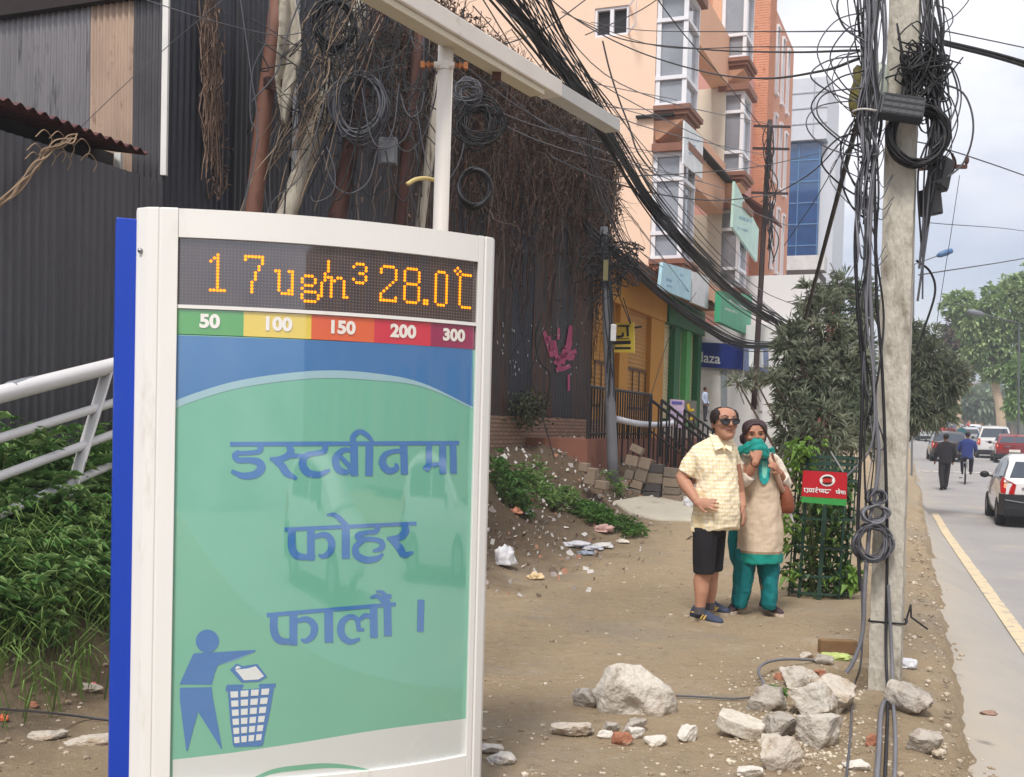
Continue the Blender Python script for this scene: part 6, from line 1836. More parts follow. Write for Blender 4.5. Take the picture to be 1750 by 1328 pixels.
for lab, cx, by, w_, h_, mi, sd, kw in (
 ('rough grey rock touching the left of the largest boulder', 1000, 1212, 44, 33, 1, 11, {}),
 ('flat pale slab lying left in front of the largest boulder', 978, 1260, 72, 20, 2, 12, {}),
 ('small rounded stone under the front of the largest boulder', 1045, 1256, 28, 20, 1, 13, {}),
 ('grey stone wedged below the middle of the largest boulder', 1084, 1254, 42, 22, 1, 14, {}),
 ('small white stone beside the red brick fragment', 1088, 1266, 28, 20, 3, 15, {}),
 ('pale stone left of the red brick fragment', 1034, 1264, 28, 14, 3, 18, {}),
 ('white gravelly stone right of the small white stone', 1120, 1276, 38, 17, 3, 16, {}),
 ('pale pointed stone alone right below the largest boulder', 1174, 1270, 34, 28, 3, 17, {}),
 ('grey weathered chunk at the left end of the rubble pile', 1312, 1221, 68, 42, 1, 21, {}),
 ('rounded top chunk of the rubble pile', 1368, 1180, 66, 36, 0, 22, {}),
 ('broad white slab at the right of the rubble pile', 1426, 1222, 78, 60, 2, 23, {'tilt': (.5, .2), 'dep': 1.0}),
 ('long slanting slab in the middle of the rubble pile', 1392, 1238, 84, 66, 0, 24, {'tilt': (.3, .7), 'dep': .8}),
 ('grey crumbly chunk between the paver and the rubble pile', 1336, 1264, 58, 40, 1, 25, {}),
 ('large low chunk with a brick patch at the front of the pile', 1402, 1284, 72, 62, 0, 26, {}),
 ('big angular chunk lowest in the rubble pile', 1337, 1326, 72, 60, 2, 27, {}),
 ('half seen pale chunk at the bottom edge left of the pile', 1284, 1330, 46, 18, 3, 28, {}),
 ('white stone near the cables at the bottom edge', 1464, 1318, 44, 16, 3, 29, {}),
 ('grey tilted slab right of the concrete pole foot', 1556, 1228, 74, 54, 1, 30, {'tilt': (.45, -.2), 'dep': 1.0}),
 ('rounded stone on the rim of the dug hole', 1410, 1138, 32, 16, 1, 31, {}),
 ('small stone left of the dug hole', 1380, 1126, 22, 10, 2, 32, {}),
 ('pale concrete lump in the broken road edge', 1582, 1290, 56, 40, 1, 33, {}),
 ('pale stone near the kiosk foot', 856, 1308, 50, 16, 3, 34, {}),
 ('flat pale stone at the kiosk right edge', 838, 1290, 44, 14, 3, 35, {}),
 ('flat stone at the left edge on gravel', 75, 1266, 60, 12, 2, 36, {}),
 ('long flat stone beside the blue cabinet', 150, 1274, 80, 12, 2, 37, {}),
 ('small pale stone under the weeds at the left', 150, 1186, 40, 14, 2, 38, {})):
    rock('stone', lab, cx, by, w_, h_, M_RK[mi], sd, group='broken stones', **kw)
for lab, cx, by, w_, h_, sd in (('red brick fragment in front of the largest boulder', 1064, 1276, 36, 22, 41), ('red brick fragment beside the loose cables', 1490, 1278, 22, 22, 42), ('red brick corner behind the rubble pile', 1348, 1156, 18, 12, 43),
                                ('red brick half behind the rounded top chunk', 1399, 1160, 24, 15, 44), ('orange brown stone left of the rubble pile', 1334, 1164, 20, 12, 45), ('small red brick bit under the weeds', 55, 1210, 18, 9, 47)):
    rock('brick_fragment', lab, cx, by, w_, h_, M_BRKF, sd, group='brick fragments', rough_=.07, dep=.6, lift=.06 if sd == 46 else 0)
# octagonal paver
c = G(1266, 1262); mb = MB(); sc = c.y / FPX
rot = Matrix.Rotation(math.radians(-22), 3, 'Z') @ Matrix.Rotation(math.radians(14), 3, 'Y') @ Matrix.Rotation(math.radians(8), 3, 'X')
ol = [(-.5, -.16), (-.32, -.3), (.32, -.3), (.5, -.12), (.5, .12), (.32, .3), (-.32, .3), (-.5, .16)]
pl = [c + rot @ V((x * 80 * sc, yy * 80 * sc, -.01)) + V((0, .04, .03)) for x, yy in ol]
mb.prism(pl, rot @ V((0, 0, .075)))
o = mb.build('paver', rock_mat('paver_beige', (200, 192, 178), (172, 160, 142), .54, .5), bevel=.008); tag(o, 'beige octagonal concrete paver tipped beside the rubble pile', 'paver')
# slabs in the hole
for lab, a, b, w_, m in (('grey broken slab leaning in the dug hole', (1444, 1176), (1464, 1132), .10, M_RK[1]), ('brown narrow slab leaning in the dug hole', (1470, 1184), (1486, 1136), .07, mat('brown_slab', L((128, 108, 92)), rough=.95, var=.2, vs=8, bump=.4))):
    A = G(*a, -.20); B = G(*b, .0); mb = MB(); mb.beam(A, B, w_, .045); o = mb.build('slab', m, bevel=.006); tag(o, lab, 'slab')
mb = MB(); A, B = G(1400, 1104, .01), G(1462, 1106, .0); mb.beam(A, B, .07, .10); o = mb.build('old_timber', mat('muddy_wood', L((128, 100, 70)), rough=.95, var=.25, vs=10), bevel=.01); tag(o, 'muddy brown timber on the far rim of the dug hole', 'timber')
def crumple(name, label, cx, by, wpx, hpx, m, sd, cat='litter', group=None, lift=0):
    c = GT(cx, by, lift)
    sc = c.y / FPX; m_ = MB(); vs = []
    for d in ICO4[0]:
        r = 1 + .55 * nz(d, 1.6, sd) + .35 * abs(nz(d, 3.7, sd + 5)) - .2 * abs(nz(d, 7, sd + 9))
        vs.append(c + V((d.x * r * wpx * sc * .5, d.y * r * wpx * sc * .35, max(-.3, d.z * r) * hpx * sc * .55 + hpx * sc * .25)))
    m_.add(vs, ICO4[1]); return tag(m_.build(name, m, smooth=True), label, cat, group)
M_PLAS = mat('white_plastic_bag', L((226, 226, 230)), rough=.4, var=.08, vs=8, trans=.2)
crumple('plastic_bag', 'crumpled white plastic bag right of the concrete pole', 1552, 1142, 28, 20, M_PLAS, 3, 'bag')
crumple('plastic_bag', 'white torn plastic bag at the foot of the rubbish heap by the kiosk', 862, 968, 34, 40, M_PLAS, 7, 'bag')
crumple('plastic_bag', 'white plastic bag on the ground behind the man', 1180, 868, 22, 22, M_PLAS, 9, 'bag')
crumple('wrapper', 'green and yellow wrapper on the rim of the dug hole', 1430, 1126, 48, 12, mat('green_wrapper', L((176, 190, 110)), rough=.5, var=.3, vs=14), 12)
crumple('wrapper', 'pink cup lying under the weeds at the left', 158, 1174, 16, 10, mat('pink_plastic', L((206, 100, 110)), rough=.5), 13)
crumple('wrapper', 'orange wrapper at the left edge near the bottom', 6, 1232, 16, 14, mat('orange_plastic', L((220, 110, 80)), rough=.5), 14)
for i, (cx, by, w_, h_, c_) in enumerate(((985, 934, 40, 12, (206, 206, 212)), (1012, 940, 30, 9, (196, 198, 208)), (1030, 936, 34, 10, (214, 210, 206)), (1000, 948, 26, 8, (150, 160, 176)), (1032, 910, 26, 18, (206, 168, 160)), (1064, 928, 20, 8, (222, 212, 200)), (882, 878, 20, 12, (206, 140, 110)), (938, 842, 16, 22, (210, 204, 196)), (900, 880, 20, 14, (176, 176, 184)), (915, 990, 26, 14, (216, 190, 150)), (1690, 1222, 26, 10, (150, 120, 104)))):
    crumple('scrap', ['grey white scrap at the left of the pale rag heap', 'middle scrap of the pale rag heap', 'right scrap of the pale rag heap', 'blue grey scrap below the pale rag heap', 'pinkish scrap above the pale rag heap', 'small pale scrap right of the pale rag heap', 'orange scrap high on the rubbish heap', 'white scrap under the leafy weed clump', 'grey scrap near the orange scrap', 'yellowish scrap near the white torn bag', 'brown leaf litter scrap on the road shoulder'][i], cx, by, w_, h_, mat('scrap_%d' % i, L(c_), rough=.7, var=.15, vs=20), 20 + i, group='scraps of rubbish')
# small litter and pebbles nobody could count
lm = [MB() for _ in range(4)]
for k in range(2600):
    for _ in range(50):
        Y = rnd.uniform(9.5, 19); s_ = abs(rnd.gauss(0.9, .75)); x = XL(Y) + s_ * 1.077
        if s_ < 2.9: break
    p = V((x, Y, gz(x, Y) + .01)); r_ = rnd.uniform(.008, .022) + .03 * rnd.random() ** 4
    d1 = rdir(-.2); d2 = d1.orthogonal().normalized()
    a = rnd.random() * .8 + .3
    lm[rnd.choice((0, 0, 0, 1, 1, 2, 3, 3))].add([p - d1 * r_ - d2 * r_ * a, p + d1 * r_ - d2 * r_ * a * .6, p + d1 * r_ * .8 + d2 * r_ * a + V((0, 0, .012)), p - d1 * r_ * .7 + d2 * r_ * a * .7 + V((0, 0, .02))], [(0, 1, 2, 3)])
for i, (m_, c_) in enumerate(zip(lm, ((196, 192, 186), (150, 140, 136), (160, 116, 94), (100, 84, 70)))):
    tag(m_.build('litter', mat('litter_%d' % i, L(c_), rough=.8, var=.25, vs=20), base=(XL(14) + 1, 14, .4)), 'small scattered rubbish over the heap below the brick wall', 'litter', kind='stuff')
gm = [MB() for _ in range(3)]
for k in range(9000):
    Y = 3.9 + 14 * rnd.random() ** 2.2
    x = lerp(XL(Y) + .8, edge_x(Y) + .1, rnd.random())
    dn = nz((x, Y, 0), .8, 3) + .3 * nz((x, Y, 0), 2.3, 1) + (.35 if Y < 5.4 or x < -1.6 else 0)
    if rnd.random() > .25 + dn * 1.2: continue
    r_ = min(.026, .003 + .0045 * rnd.expovariate(1.0)); p = V((x, Y, gz(x, Y) + r_ * .25)); sx = rnd.uniform(.7, 1.3)
    q = rnd.random() * 3
    gm[(0, 1, 0, 1, 2)[k % 5]].add([p + V((d.x * r_ * sx * (1 + .35 * nz(d, 1.3, k)), d.y * r_, d.z * r_ * .6 * (1 + .3 * nz(d, 1.7, k + 5)))) for d in ICO1[0]], ICO1[1])
for k in range(420):                                   # crumbled edge of the dirt and under the rubble
    Y = rnd.uniform(4.2, 16); x = edge_x(Y) + rnd.gauss(-.08, .12); r_ = .005 + rnd.random() ** 3 * .022
    p = V((x, Y, (gz(x, Y) if x < edge_x(Y) else road_at(x, Y)) + r_ * .3))
    gm[k % 3].add([p + V((d.x * r_ * (1 + .35 * nz(d, 1.3, k)), d.y * r_, d.z * r_ * .7)) for d in ICO1[0]], ICO1[1])
for k in range(1500):
    c = G(rnd.gauss(1360, 60), rnd.gauss(1235, 45), .0); r_ = rnd.uniform(.004, .013); p = V((c.x, c.y, gz(c.x, c.y) + r_ * .3))
    gm[k % 3].add([p + V((d.x * r_ * (1 + .35 * nz(d, 1.3, k)), d.y * r_, d.z * r_ * .7)) for d in ICO1[0]], ICO1[1])
for i, (m_, c_) in enumerate(zip(gm, ((176, 162, 142), (146, 130, 110), (196, 184, 166)))):
    tag(m_.build('gravel', mat('gravel_%d' % i, L(c_), rough=.95, var=.25, vs=30), base=(0, 6, 0)), 'loose gravel scattered over the dirt', 'gravel', kind='stuff')
for lab, pts in (('grey cable arching out of the dirt beside the rubble', [(1308, 1184), (1304, 1165), (1296, 1148), (1306, 1134), (1335, 1127), (1372, 1127), (1400, 1130)]), ('thin dark cable lying on the dirt right of the largest boulder', [(1155, 1189), (1200, 1191), (1250, 1194), (1282, 1192)]),
                 ('thin black cable lying along the gravel at the left', [(-10, 1211), (80, 1218), (150, 1226), (200, 1232)])):
    mb = MB(); q = []
    for i, (x, yy) in enumerate(pts):
        p = G(x, yy, 0); p.z = gz(p.x, p.y) + .012 + (.06 * math.sin(math.pi * i / (len(pts) - 1)) if 'arching' in lab else 0); q.append(G(x, yy, p.z))
    mb.tube(spline(q, 7), .009 if 'arching' in lab else .006, 6); tag(mb.build('ground_cable', M_CABLEG if 'arching' in lab else M_CABLED, smooth=True), lab, 'cable')
# ---- concrete blocks stacked before the shops
M_BLK = [mat('block_a', L((142, 126, 110)), rough=.95, var=.15, vs=7, bump=.3), mat('block_b', L((124, 112, 100)), rough=.95, var=.15, vs=7, bump=.3), mat('block_dark', L((78, 74, 74)), rough=.95, var=.15, vs=7)]
def Z6(x, yy): return (1000 + x / 3.908, 540 + yy / 3.908)
YB = 16.5
for lab, zx, zy, w_, h_, an, mi in (
 ('topmost block of the leaning stack by the steel pole', 348, 893, 86, 52, -24, 0), ('second block down in the leaning stack', 318, 968, 86, 72, -12, 0), ('upper right block of the leaning stack', 402, 985, 84, 78, -14, 0), ('third block down at the left of the leaning stack', 300, 1062, 60, 62, -14, 1),
 ('middle right block of the leaning stack', 378, 1068, 84, 76, -14, 1), ('bottom left block of the leaning stack', 262, 1142, 62, 74, -12, 0), ('lower right block of the leaning stack', 348, 1128, 84, 56, -14, 0), ('bottom right block of the leaning stack', 338, 1186, 80, 56, -10, 1),
 ('dark top block of the middle stack', 478, 1018, 100, 58, -4, 2), ('second block of the middle stack', 468, 1084, 110, 66, -3, 1), ('third dark block of the middle stack', 458, 1146, 110, 52, -2, 2), ('bottom dark block of the middle stack', 446, 1198, 122, 48, 4, 2),
 ('top block of the stack behind the man', 582, 1046, 108, 66, -4, 1), ('second block of the stack behind the man', 578, 1112, 116, 60, -2, 0), ('third block of the stack behind the man', 580, 1168, 124, 48, -1, 1), ('bottom block of the stack behind the man', 584, 1226, 132, 62, 2, 0),
 ('big loose block on the mound left of the steel pole', 40, 1070, 76, 116, -5, 0), ('block behind the big loose block', -4, 1010, 60, 60, -4, 0), ('flat block right of the big loose block', 108, 1128, 92, 58, -4, 0)):
    px, py = Z6(zx, zy); Yb = YB if zx > 200 else 14.8
    sc = Yb / FPX
    c = WY(px, py, Yb); mb = MB()
    mb.box(c, (w_ / 3.908 * sc * .97, .2, h_ / 3.908 * sc * .97), Matrix.Rotation(math.radians(-an), 3, 'Y') @ Matrix.Rotation(math.radians(-18), 3, 'Z'))
    tag(mb.build('concrete_block', M_BLK[mi], bevel=.012), lab, 'concrete block', 'stacked concrete blocks')
# ---- tree guard with its plant and the red sign
M_GIR = mat('green_iron', L((38, 66, 54)), rough=.6, var=.2, vs=6, dirt=(L((92, 74, 58)), .6, 9))
gb = G(1398, 1016); gb.z = gz(gb.x, gb.y) - .02
YG = gb.y
tg_ = thing('tree_guard', 'dark green iron strip tree guard round a leafy sapling', 'tree guard', gb)
sc = YG / FPX
hw_ = 50 * sc; HG = WY(1398, 775, YG).z
def gpp(a, r=1.0): return gb + V((hw_ * r * math.cos(a), hw_ * .9 * r * math.sin(a), 0))
for k in range(9):
    a = 6.283 * k / 9 + .3; mb = MB(); mb.beam(gpp(a), gpp(a) + V((0.04, 0, HG)), .028 if k % 3 else .038, .010, up=V((math.cos(a), math.sin(a), 0))); mb.build('upright_bar', M_GIR, tg_)
for z in [.06, .22, .48, .74, HG - .22, HG - .13, HG - .07, HG - .01]:
    mb = MB(); n = 22; rings = []
    for i in range(n + 1):
        a = 6.283 * i / n; p = gpp(a, 1.03) + V((.04 * z / HG, 0, z)); q = gpp(a, 1.06) + V((.04 * z / HG, 0, z))
        rings.append([p, q, q + V((0, 0, .022)), p + V((0, 0, .022))])
    mb.loft(rings, cap=False); mb.build('hoop', M_GIR, tg_)
mb = MB(); A, B = WY(1420, 772, YG - .25), WY(1441, 806, YG - .28); mb.beam(A, B, .018, .014); mb.build('loose_strip', mat('pale_strip', L((150, 150, 148)), rough=.6), tg_)
M_SAP = mat('sapling_leaf', L((122, 156, 72)), rough=.5, var=.35, vs=7, trans=.3); M_SAP2 = mat('sapling_leaf_dark', L((66, 96, 56)), rough=.5, var=.35, vs=7, trans=.25)
st = thing('sapling', 'leafy green creeper and sapling growing inside the tree guard', 'plant', gb)
a_, b_2, s_ = MB(), MB(), MB()
for k in range(1500):
    a = rnd.uniform(0, 6.283); r_ = rnd.uniform(.15, 1.18); z = rnd.uniform(.08, HG - .12)
    if rnd.random() > .55 + .5 * nz((a, z * 3, r_), 1.5, 2) + (.35 if math.cos(a) > .2 else 0): continue
    leaf(b_2 if rnd.random() < .72 else a_, gpp(a, r_) + V((0, 0, z)), rdir(-.8), V((0, 0, 1)), rnd.uniform(.05, .12), rnd.uniform(.03, .06), .4)
for cx, cy, n_ in ((1364, 786, 60), (1376, 768, 46), (1352, 790, 20), (1346, 910, 20), (1456, 980, 46), (1445, 1000, 46), (1350, 985, 14), (1340, 895, 14)):
    c = WY(cx, cy, YG - .12)
    for k in range(n_): leaf(a_, c + V((rnd.gauss(0, .05), rnd.gauss(0, .06), rnd.gauss(0, .07))), rdir(-.6), V((0, 0, 1)), rnd.uniform(.07, .13), rnd.uniform(.04, .07), .5)
for k in range(12):
    a = rnd.uniform(0, 6.28); s_.tube(spline([gpp(a, .3), gpp(a + .3, .7) + V((0, 0, .5)), gpp(a, .9) + V((0, 0, 1.0))], 4), .006, 4, cap=False)
a_.build('foliage', M_SAP, st); b_2.build('dark_foliage', M_SAP2, st); s_.build('stem', M_STEM, st)
YS = YG - .62
rs_ = thing('bank_sign', 'red metal sign with a white ring emblem wired to the tree guard', 'sign', WY(1410, 860, YS))
def SP(px, py, d=0.0): return WY(px, py, YS - d + (px - 1410) * .0008)
mb = MB(); mb.prism([SP(1370, 848), SP(1447, 853), SP(1448, 808), SP(1373, 804)], (0, .012, 0)); mb.build('panel', mat('sign_red', L((186, 26, 38)), rough=.45, var=.05), rs_)
mb = MB(); mb.prism([SP(1369, 858, .004), SP(1446, 865, .004), SP(1447, 853.6, .004), SP(1370, 848.6, .004)], (0, .012, 0)); mb.build('green_band', mat('sign_green', L((60, 150, 72)), rough=.45, var=.05), rs_)
def disc(cx, cy, rx, ry, d, n=24, r0=0): return [SP(cx + rx * math.cos(6.283 * i / n), cy + ry * math.sin(6.283 * i / n), d) for i in range(n)]
em = MB(); em.add(disc(1414, 821, 13.2, 10.2, .004), [tuple(range(24))]); eo = em.build('emblem', mat('sign_white', L((232, 228, 224)), rough=.45), rs_)
em = MB(); em.add(disc(1414, 821, 8, 6, .007), [tuple(range(24))])
em.build('emblem_mark', mat('emblem_red', L((196, 50, 40)), rough=.5), eo)
for sg_ in (-1, 1):
    em = MB()
    for q in stroke([(1405, 821 + sg_ * 3.0), (1410, 821 + sg_ * 5.2), (1418, 821 + sg_ * 5.2), (1423, 821 + sg_ * 3.0)], [1.0, 3.0, 3.0, 1.0]): em.add([SP(x, yy, .0095) for x, yy in q], [(0, 1, 2, 3)])
    em.build('emblem_arc', mat('emblem_dark', L((60, 20, 24)), rough=.5), eo)
def Z3(p): return (1330 + p[0] / 4.74, 750 + p[1] / 4.74)
em = MB()
for pts, ws in (([(205, 400), (428, 414)], [7, 7]), ([(465, 420), (545, 426)], [7, 7]),
                ([(212, 402), (214, 424), (224, 424)], [8, 8, 6]), ([(238, 402), (240, 428), (226, 436)], [9, 9, 5]), ([(256, 404), (254, 424), (268, 428), (270, 404)], [8, 8, 8, 8]), ([(284, 405), (284, 436)], [9, 9]),
                ([(304, 406), (314, 416), (300, 424), (318, 438)], [8, 9, 7, 6]), ([(306, 392), (318, 398)], [6, 8]), ([(336, 408), (336, 424), (352, 428), (354, 408)], [8, 8, 8, 8]), ([(364, 409), (364, 438)], [9, 9]), ([(392, 410), (384, 420), (378, 430), (396, 438), (412, 430)], [7, 7, 9, 9, 5]),
                ([(478, 421), (472, 434), (486, 440), (496, 422)], [7, 8, 8, 8]), ([(496, 422), (497, 448)], [8, 8]), ([(486, 404), (498, 418)], [6, 8]), ([(516, 424), (510, 436), (526, 438), (526, 424)], [7, 8, 8, 8]), ([(524, 424), (526, 450)], [8, 8]), ([(536, 432), (544, 442), (538, 450)], [7, 7, 5])):
    for q in stroke(pts, ws): em.add([SP(*Z3(p), .005) for p in q], [(0, 1, 2, 3)])
em.build('lettering', mat('sign_white', L((232, 228, 224))), rs_)
# ================================================================== PEOPLE
def ering(c, a, b, n=16, pw_=1.0):
    o_ = []
    for i in range(n):
        t = 6.283185 * i / n; x, y_ = math.cos(t), math.sin(t)
        o_.append(c + a * x + b * y_)
    return o_
_tx = {}
def folds(o, size, strength, nm):
    if nm not in _tx:
        t = bpy.data.textures.new(nm, 'CLOUDS'); t.noise_scale = size; t.noise_depth = 3; _tx[nm] = t
    md = o.modifiers.new('folds', 'DISPLACE'); md.texture = _tx[nm]; md.strength = strength; md.mid_level = .5; md.texture_coords = 'LOCAL'
    return o
class Fig:
    """a figure measured from the photo: pixel + distance in front of / behind its own depth"""
    def __init__(s, d): s.d = d; s.s = d / FPX
    def p(s, px, py, dy=0.0): return W(px, py, s.d + dy)
    def sect(s, m_, rows, n=20, wav=None, sd=0, fold=.03):
        rings = []
        for k, (y_, cx, hw, dh, dy) in enumerate(rows):
            c = s.p(cx, y_, dy); ring = []
            for i in range(n):
                t = 6.283185 * i / n
                q = c + CR * (hw * s.s * math.cos(t)) + V((0, 1, 0)) * (dh * math.sin(t))
                q += (q - c) * (.06 * nz((math.cos(t) * 2.4, math.sin(t) * 2.4, y_ * .03), 1, sd) + fold * nz((math.cos(t) * 5.5, math.sin(t) * 5.5, y_ * .012), 1, sd + 3))
                if wav: q += V((0, 0, wav(t, k, len(rows)) * s.s))
                ring.append(q)
            rings.append(ring)
        m_.loft(rings)
        return m_
HS = [(-.116, .020, -.078, -.038), (-.108, .034, -.088, -.02), (-.092, .047, -.093, .015), (-.07, .057, -.093, .04), (-.045, .063, -.091, .06), (-.02, .068, -.090, .078), (.008, .071, -.088, .090), (.03, .075, -.092, .096), (.05, .076, -.092, .097), (.07, .073, -.083, .092), (.09, .064, -.066, .080), (.105, .046, -.044, .06), (.114, .02, -.015, .03)]
HSF = []
for _a, _b in zip(HS, HS[1:]):
    for _k in range(4): HSF.append(tuple(lerp(_a[_i], _b[_i], _k / 4) for _i in range(4)))
HSF.append(HS[-1])
def head_ring(z, w_, f, b, n=20, k=1.0):
    cy, ry = (f + b) / 2, (b - f) / 2; o_ = []
    for i in range(n):
        t = 6.283185 * i / n; x, y_ = math.cos(t), math.sin(t)
        x = math.copysign(abs(x) ** .85, x); y_ = math.copysign(abs(y_) ** .9, y_)
        o_.append(V((x * w_ * k, cy + y_ * ry * k, z)))
    return o_
def head(m_, c, sc, yaw, pitch=0.0, roll=0.0, wide=1.12):
    """skull, face and neck; returns the placing function"""
    rot = Matrix.Rotation(yaw, 3, 'Z') @ Matrix.Rotation(pitch, 3, 'X') @ Matrix.Rotation(roll, 3, 'Y')
    T = lambda q: c + rot @ (V((q[0] * wide, q[1], q[2])) * sc)
    m_.loft([[T(q) for q in head_ring(*r)] for r in HS])
    for a, r in (((0, -.094, .022), (.011, .014, .012)), ((0, -.104, .004), (.012, .014, .016)), ((0, -.110, -.014), (.016, .016, .013)), ((.014, -.098, -.018), (.009, .011, .009)), ((-.014, -.098, -.018), (.009, .011, .009)),
                 ((0, -.092, -.048), (.026, .011, .006)), ((0, -.090, -.060), (.022, .011, .007)), ((0, -.084, -.092), (.022, .014, .016)), ((.074, .012, -.004), (.010, .020, .032)), ((-.074, .012, -.004), (.010, .020, .032)),
                 ((.032, -.088, .036), (.024, .010, .007)), ((-.032, -.088, .036), (.024, .010, .007)), ((.042, -.072, -.02), (.022, .018, .02)), ((-.042, -.072, -.02), (.022, .018, .02))):
        m_.ell(T(a), [x * sc for x in r], rot)
    return T
def hand(m_, w_, d, nrm, sc=1.0, curl=.35, thumb=1, spread=.12):
    """palm, four jointed fingers and a thumb; nrm = the way the palm faces"""
    d = V(d).normalized(); nrm = V(nrm); nrm = (nrm - d * nrm.dot(d)).normalized(); s_ = d.cross(nrm) * thumb
    rings = []
    for t, hw, th in ((-.02, .026, .021), (.0, .028, .020), (.03, .037, .018), (.065, .042, .016), (.092, .041, .013)):
        rings.append(ering(w_ + d * t * sc, s_ * hw * sc, nrm * th * sc, 14))
    m_.loft(rings)
    for k, (off, ln, r) in enumerate(((.030, .072, .0092), (.010, .080, .0095), (-.011, .074, .0092), (-.030, .058, .0082))):
        p = w_ + (d * .086 + s_ * off) * sc; pts = [p]; a = curl * (.5 + .12 * k); dirn = (d + s_ * (off * spread * 30)).normalized()
        for j in range(3):
            p = p + (dirn * math.cos(a) + nrm * math.sin(a)) * (ln * (.42, .32, .26)[j] * sc); pts.append(p); a += curl * (.9 + .1 * k)
        m_.tube(pts, [r * sc, r * .97 * sc, r * .9 * sc, r * .7 * sc], 8)
    p = w_ + (d * .022 + s_ * .030) * sc
    m_.tube([w_ + (d * .012 + s_ * .018) * sc, p + (d * .012 + s_ * .012) * sc, p + (d * .040 + s_ * .028 + nrm * .010) * sc, p + (d * .064 + s_ * .030 + nrm * .018) * sc], [.015 * sc, .0125 * sc, .0105 * sc, .008 * sc], 8)
def shoe(par, heel, toe, m_up, m_sole, w_=.045, h=.095, name='shoe', extra=None):
    heel, toe = V(heel), V(toe); d = (toe - heel); L_ = d.length; d.normalize(); s_ = V((d.y, -d.x, 0)).normalized(); up = V((0, 0, 1))
    rows = ((0, .60, .62), (.06, .78, .95), (.2, .84, 1.0), (.34, .82, .92), (.5, .88, .74), (.66, .98, .60), (.8, .98, .52), (.92, .74, .44), (1.0, .30, .30))
    a = MB(); rings = []
    for t, kw, kh in rows:
        c = heel + d * (t * L_); ww = w_ * kw; hh = h * kh
        rings.append([c - s_ * ww + up * .018, c - s_ * ww * .98 + up * (.018 + hh * .45), c - s_ * ww * .62 + up * (.014 + hh * .88), c + up * (.016 + hh), c + s_ * ww * .62 + up * (.014 + hh * .88), c + s_ * ww * .98 + up * (.018 + hh * .45), c + s_ * ww + up * .018])
    a.loft(rings); so_ = a.build(name, m_up, par, smooth=True)
    b = MB(); rings = []
    for t, kw, kh in rows:
        c = heel + d * (t * L_ * 1.02 - .004); ww = w_ * kw * 1.06 + .002
        rings.append([c - s_ * ww - up * .004, c - s_ * ww + up * .022, c + s_ * ww + up * .022, c + s_ * ww - up * .004])
    b.loft(rings); b.build('sole', m_sole, so_, smooth=False)
    if extra:
        e = MB()
        for sg_ in (-1, 1):
            for t0 in (.42, .52):
                c = heel + d * (t0 * L_); e.prism([c + s_ * sg_ * w_ * .965 + up * .028, c + d * .02 + s_ * sg_ * w_ * .99 + up * .028, c + d * .045 + s_ * sg_ * w_ * .93 + up * .062, c + d * .028 + s_ * sg_ * w_ * .90 + up * .064], s_ * sg_ * .006)
            c = heel + d * (.10 * L_); e.beam(c + s_ * sg_ * w_ * .86 + up * .062, c + d * .10 + s_ * sg_ * w_ * .80 + up * .072, .004, .008)
        e.build('stripe', extra, so_)
    return so_
def skin(name, c): 
    m = mat(name, L(c), rough=.55, var=.06, vs=9, spec=.35); t, b = nodes(m)
    b.inputs['Subsurface Weight'].default_value = .06; b.inputs['Subsurface Radius'].default_value = (.012, .005, .003); return m
def check_mat():
    m = mat('check_shirt', L((240, 230, 206)), rough=.85, var=.03, vs=4, bump=.35, bs=9)
    t, b = nodes(m); base = b.inputs['Base Color'].links[0].from_socket
    tcn = t.nodes.new('ShaderNodeTexCoord'); sp_ = t.nodes.new('ShaderNodeSeparateXYZ'); t.links.new(tcn.outputs['Object'], sp_.inputs[0])
    ad_ = t.nodes.new('ShaderNodeMath'); ad_.operation = 'MULTIPLY_ADD'; t.links.new(sp_.outputs[1], ad_.inputs[0]); ad_.inputs[1].default_value = .7; t.links.new(sp_.outputs[0], ad_.inputs[2])
    cur = base
    for so_, per, c_ in ((sp_.outputs[2], .030, (224, 196, 142)), (ad_.outputs[0], .026, (230, 206, 158))):
        f = t.nodes.new('ShaderNodeMath'); f.operation = 'PINGPONG'; t.links.new(so_, f.inputs[0]); f.inputs[1].default_value = per / 2
        r = t.nodes.new('ShaderNodeMapRange'); r.inputs[1].default_value = per * .08; r.inputs[2].default_value = per * .20; r.inputs[3].default_value = .75; r.inputs[4].default_value = 0; t.links.new(f.outputs[0], r.inputs[0])
        x = t.nodes.new('ShaderNodeMix'); x.data_type = 'RGBA'; t.links.new(r.outputs[0], x.inputs[0]); t.links.new(cur, x.inputs[6]); x.inputs[7].default_value = (*L(c_), 1); cur = x.outputs[2]
    t.links.new(cur, b.inputs['Base Color']); return m
M_SKIN1, M_SKIN2 = skin('skin_man', (178, 130, 106)), skin('skin_woman', (170, 120, 96))
M_HAIR = mat('dark_hair', L((44, 32, 30)), rough=.6, var=.3, vs=40, bump=.5, bs=90)
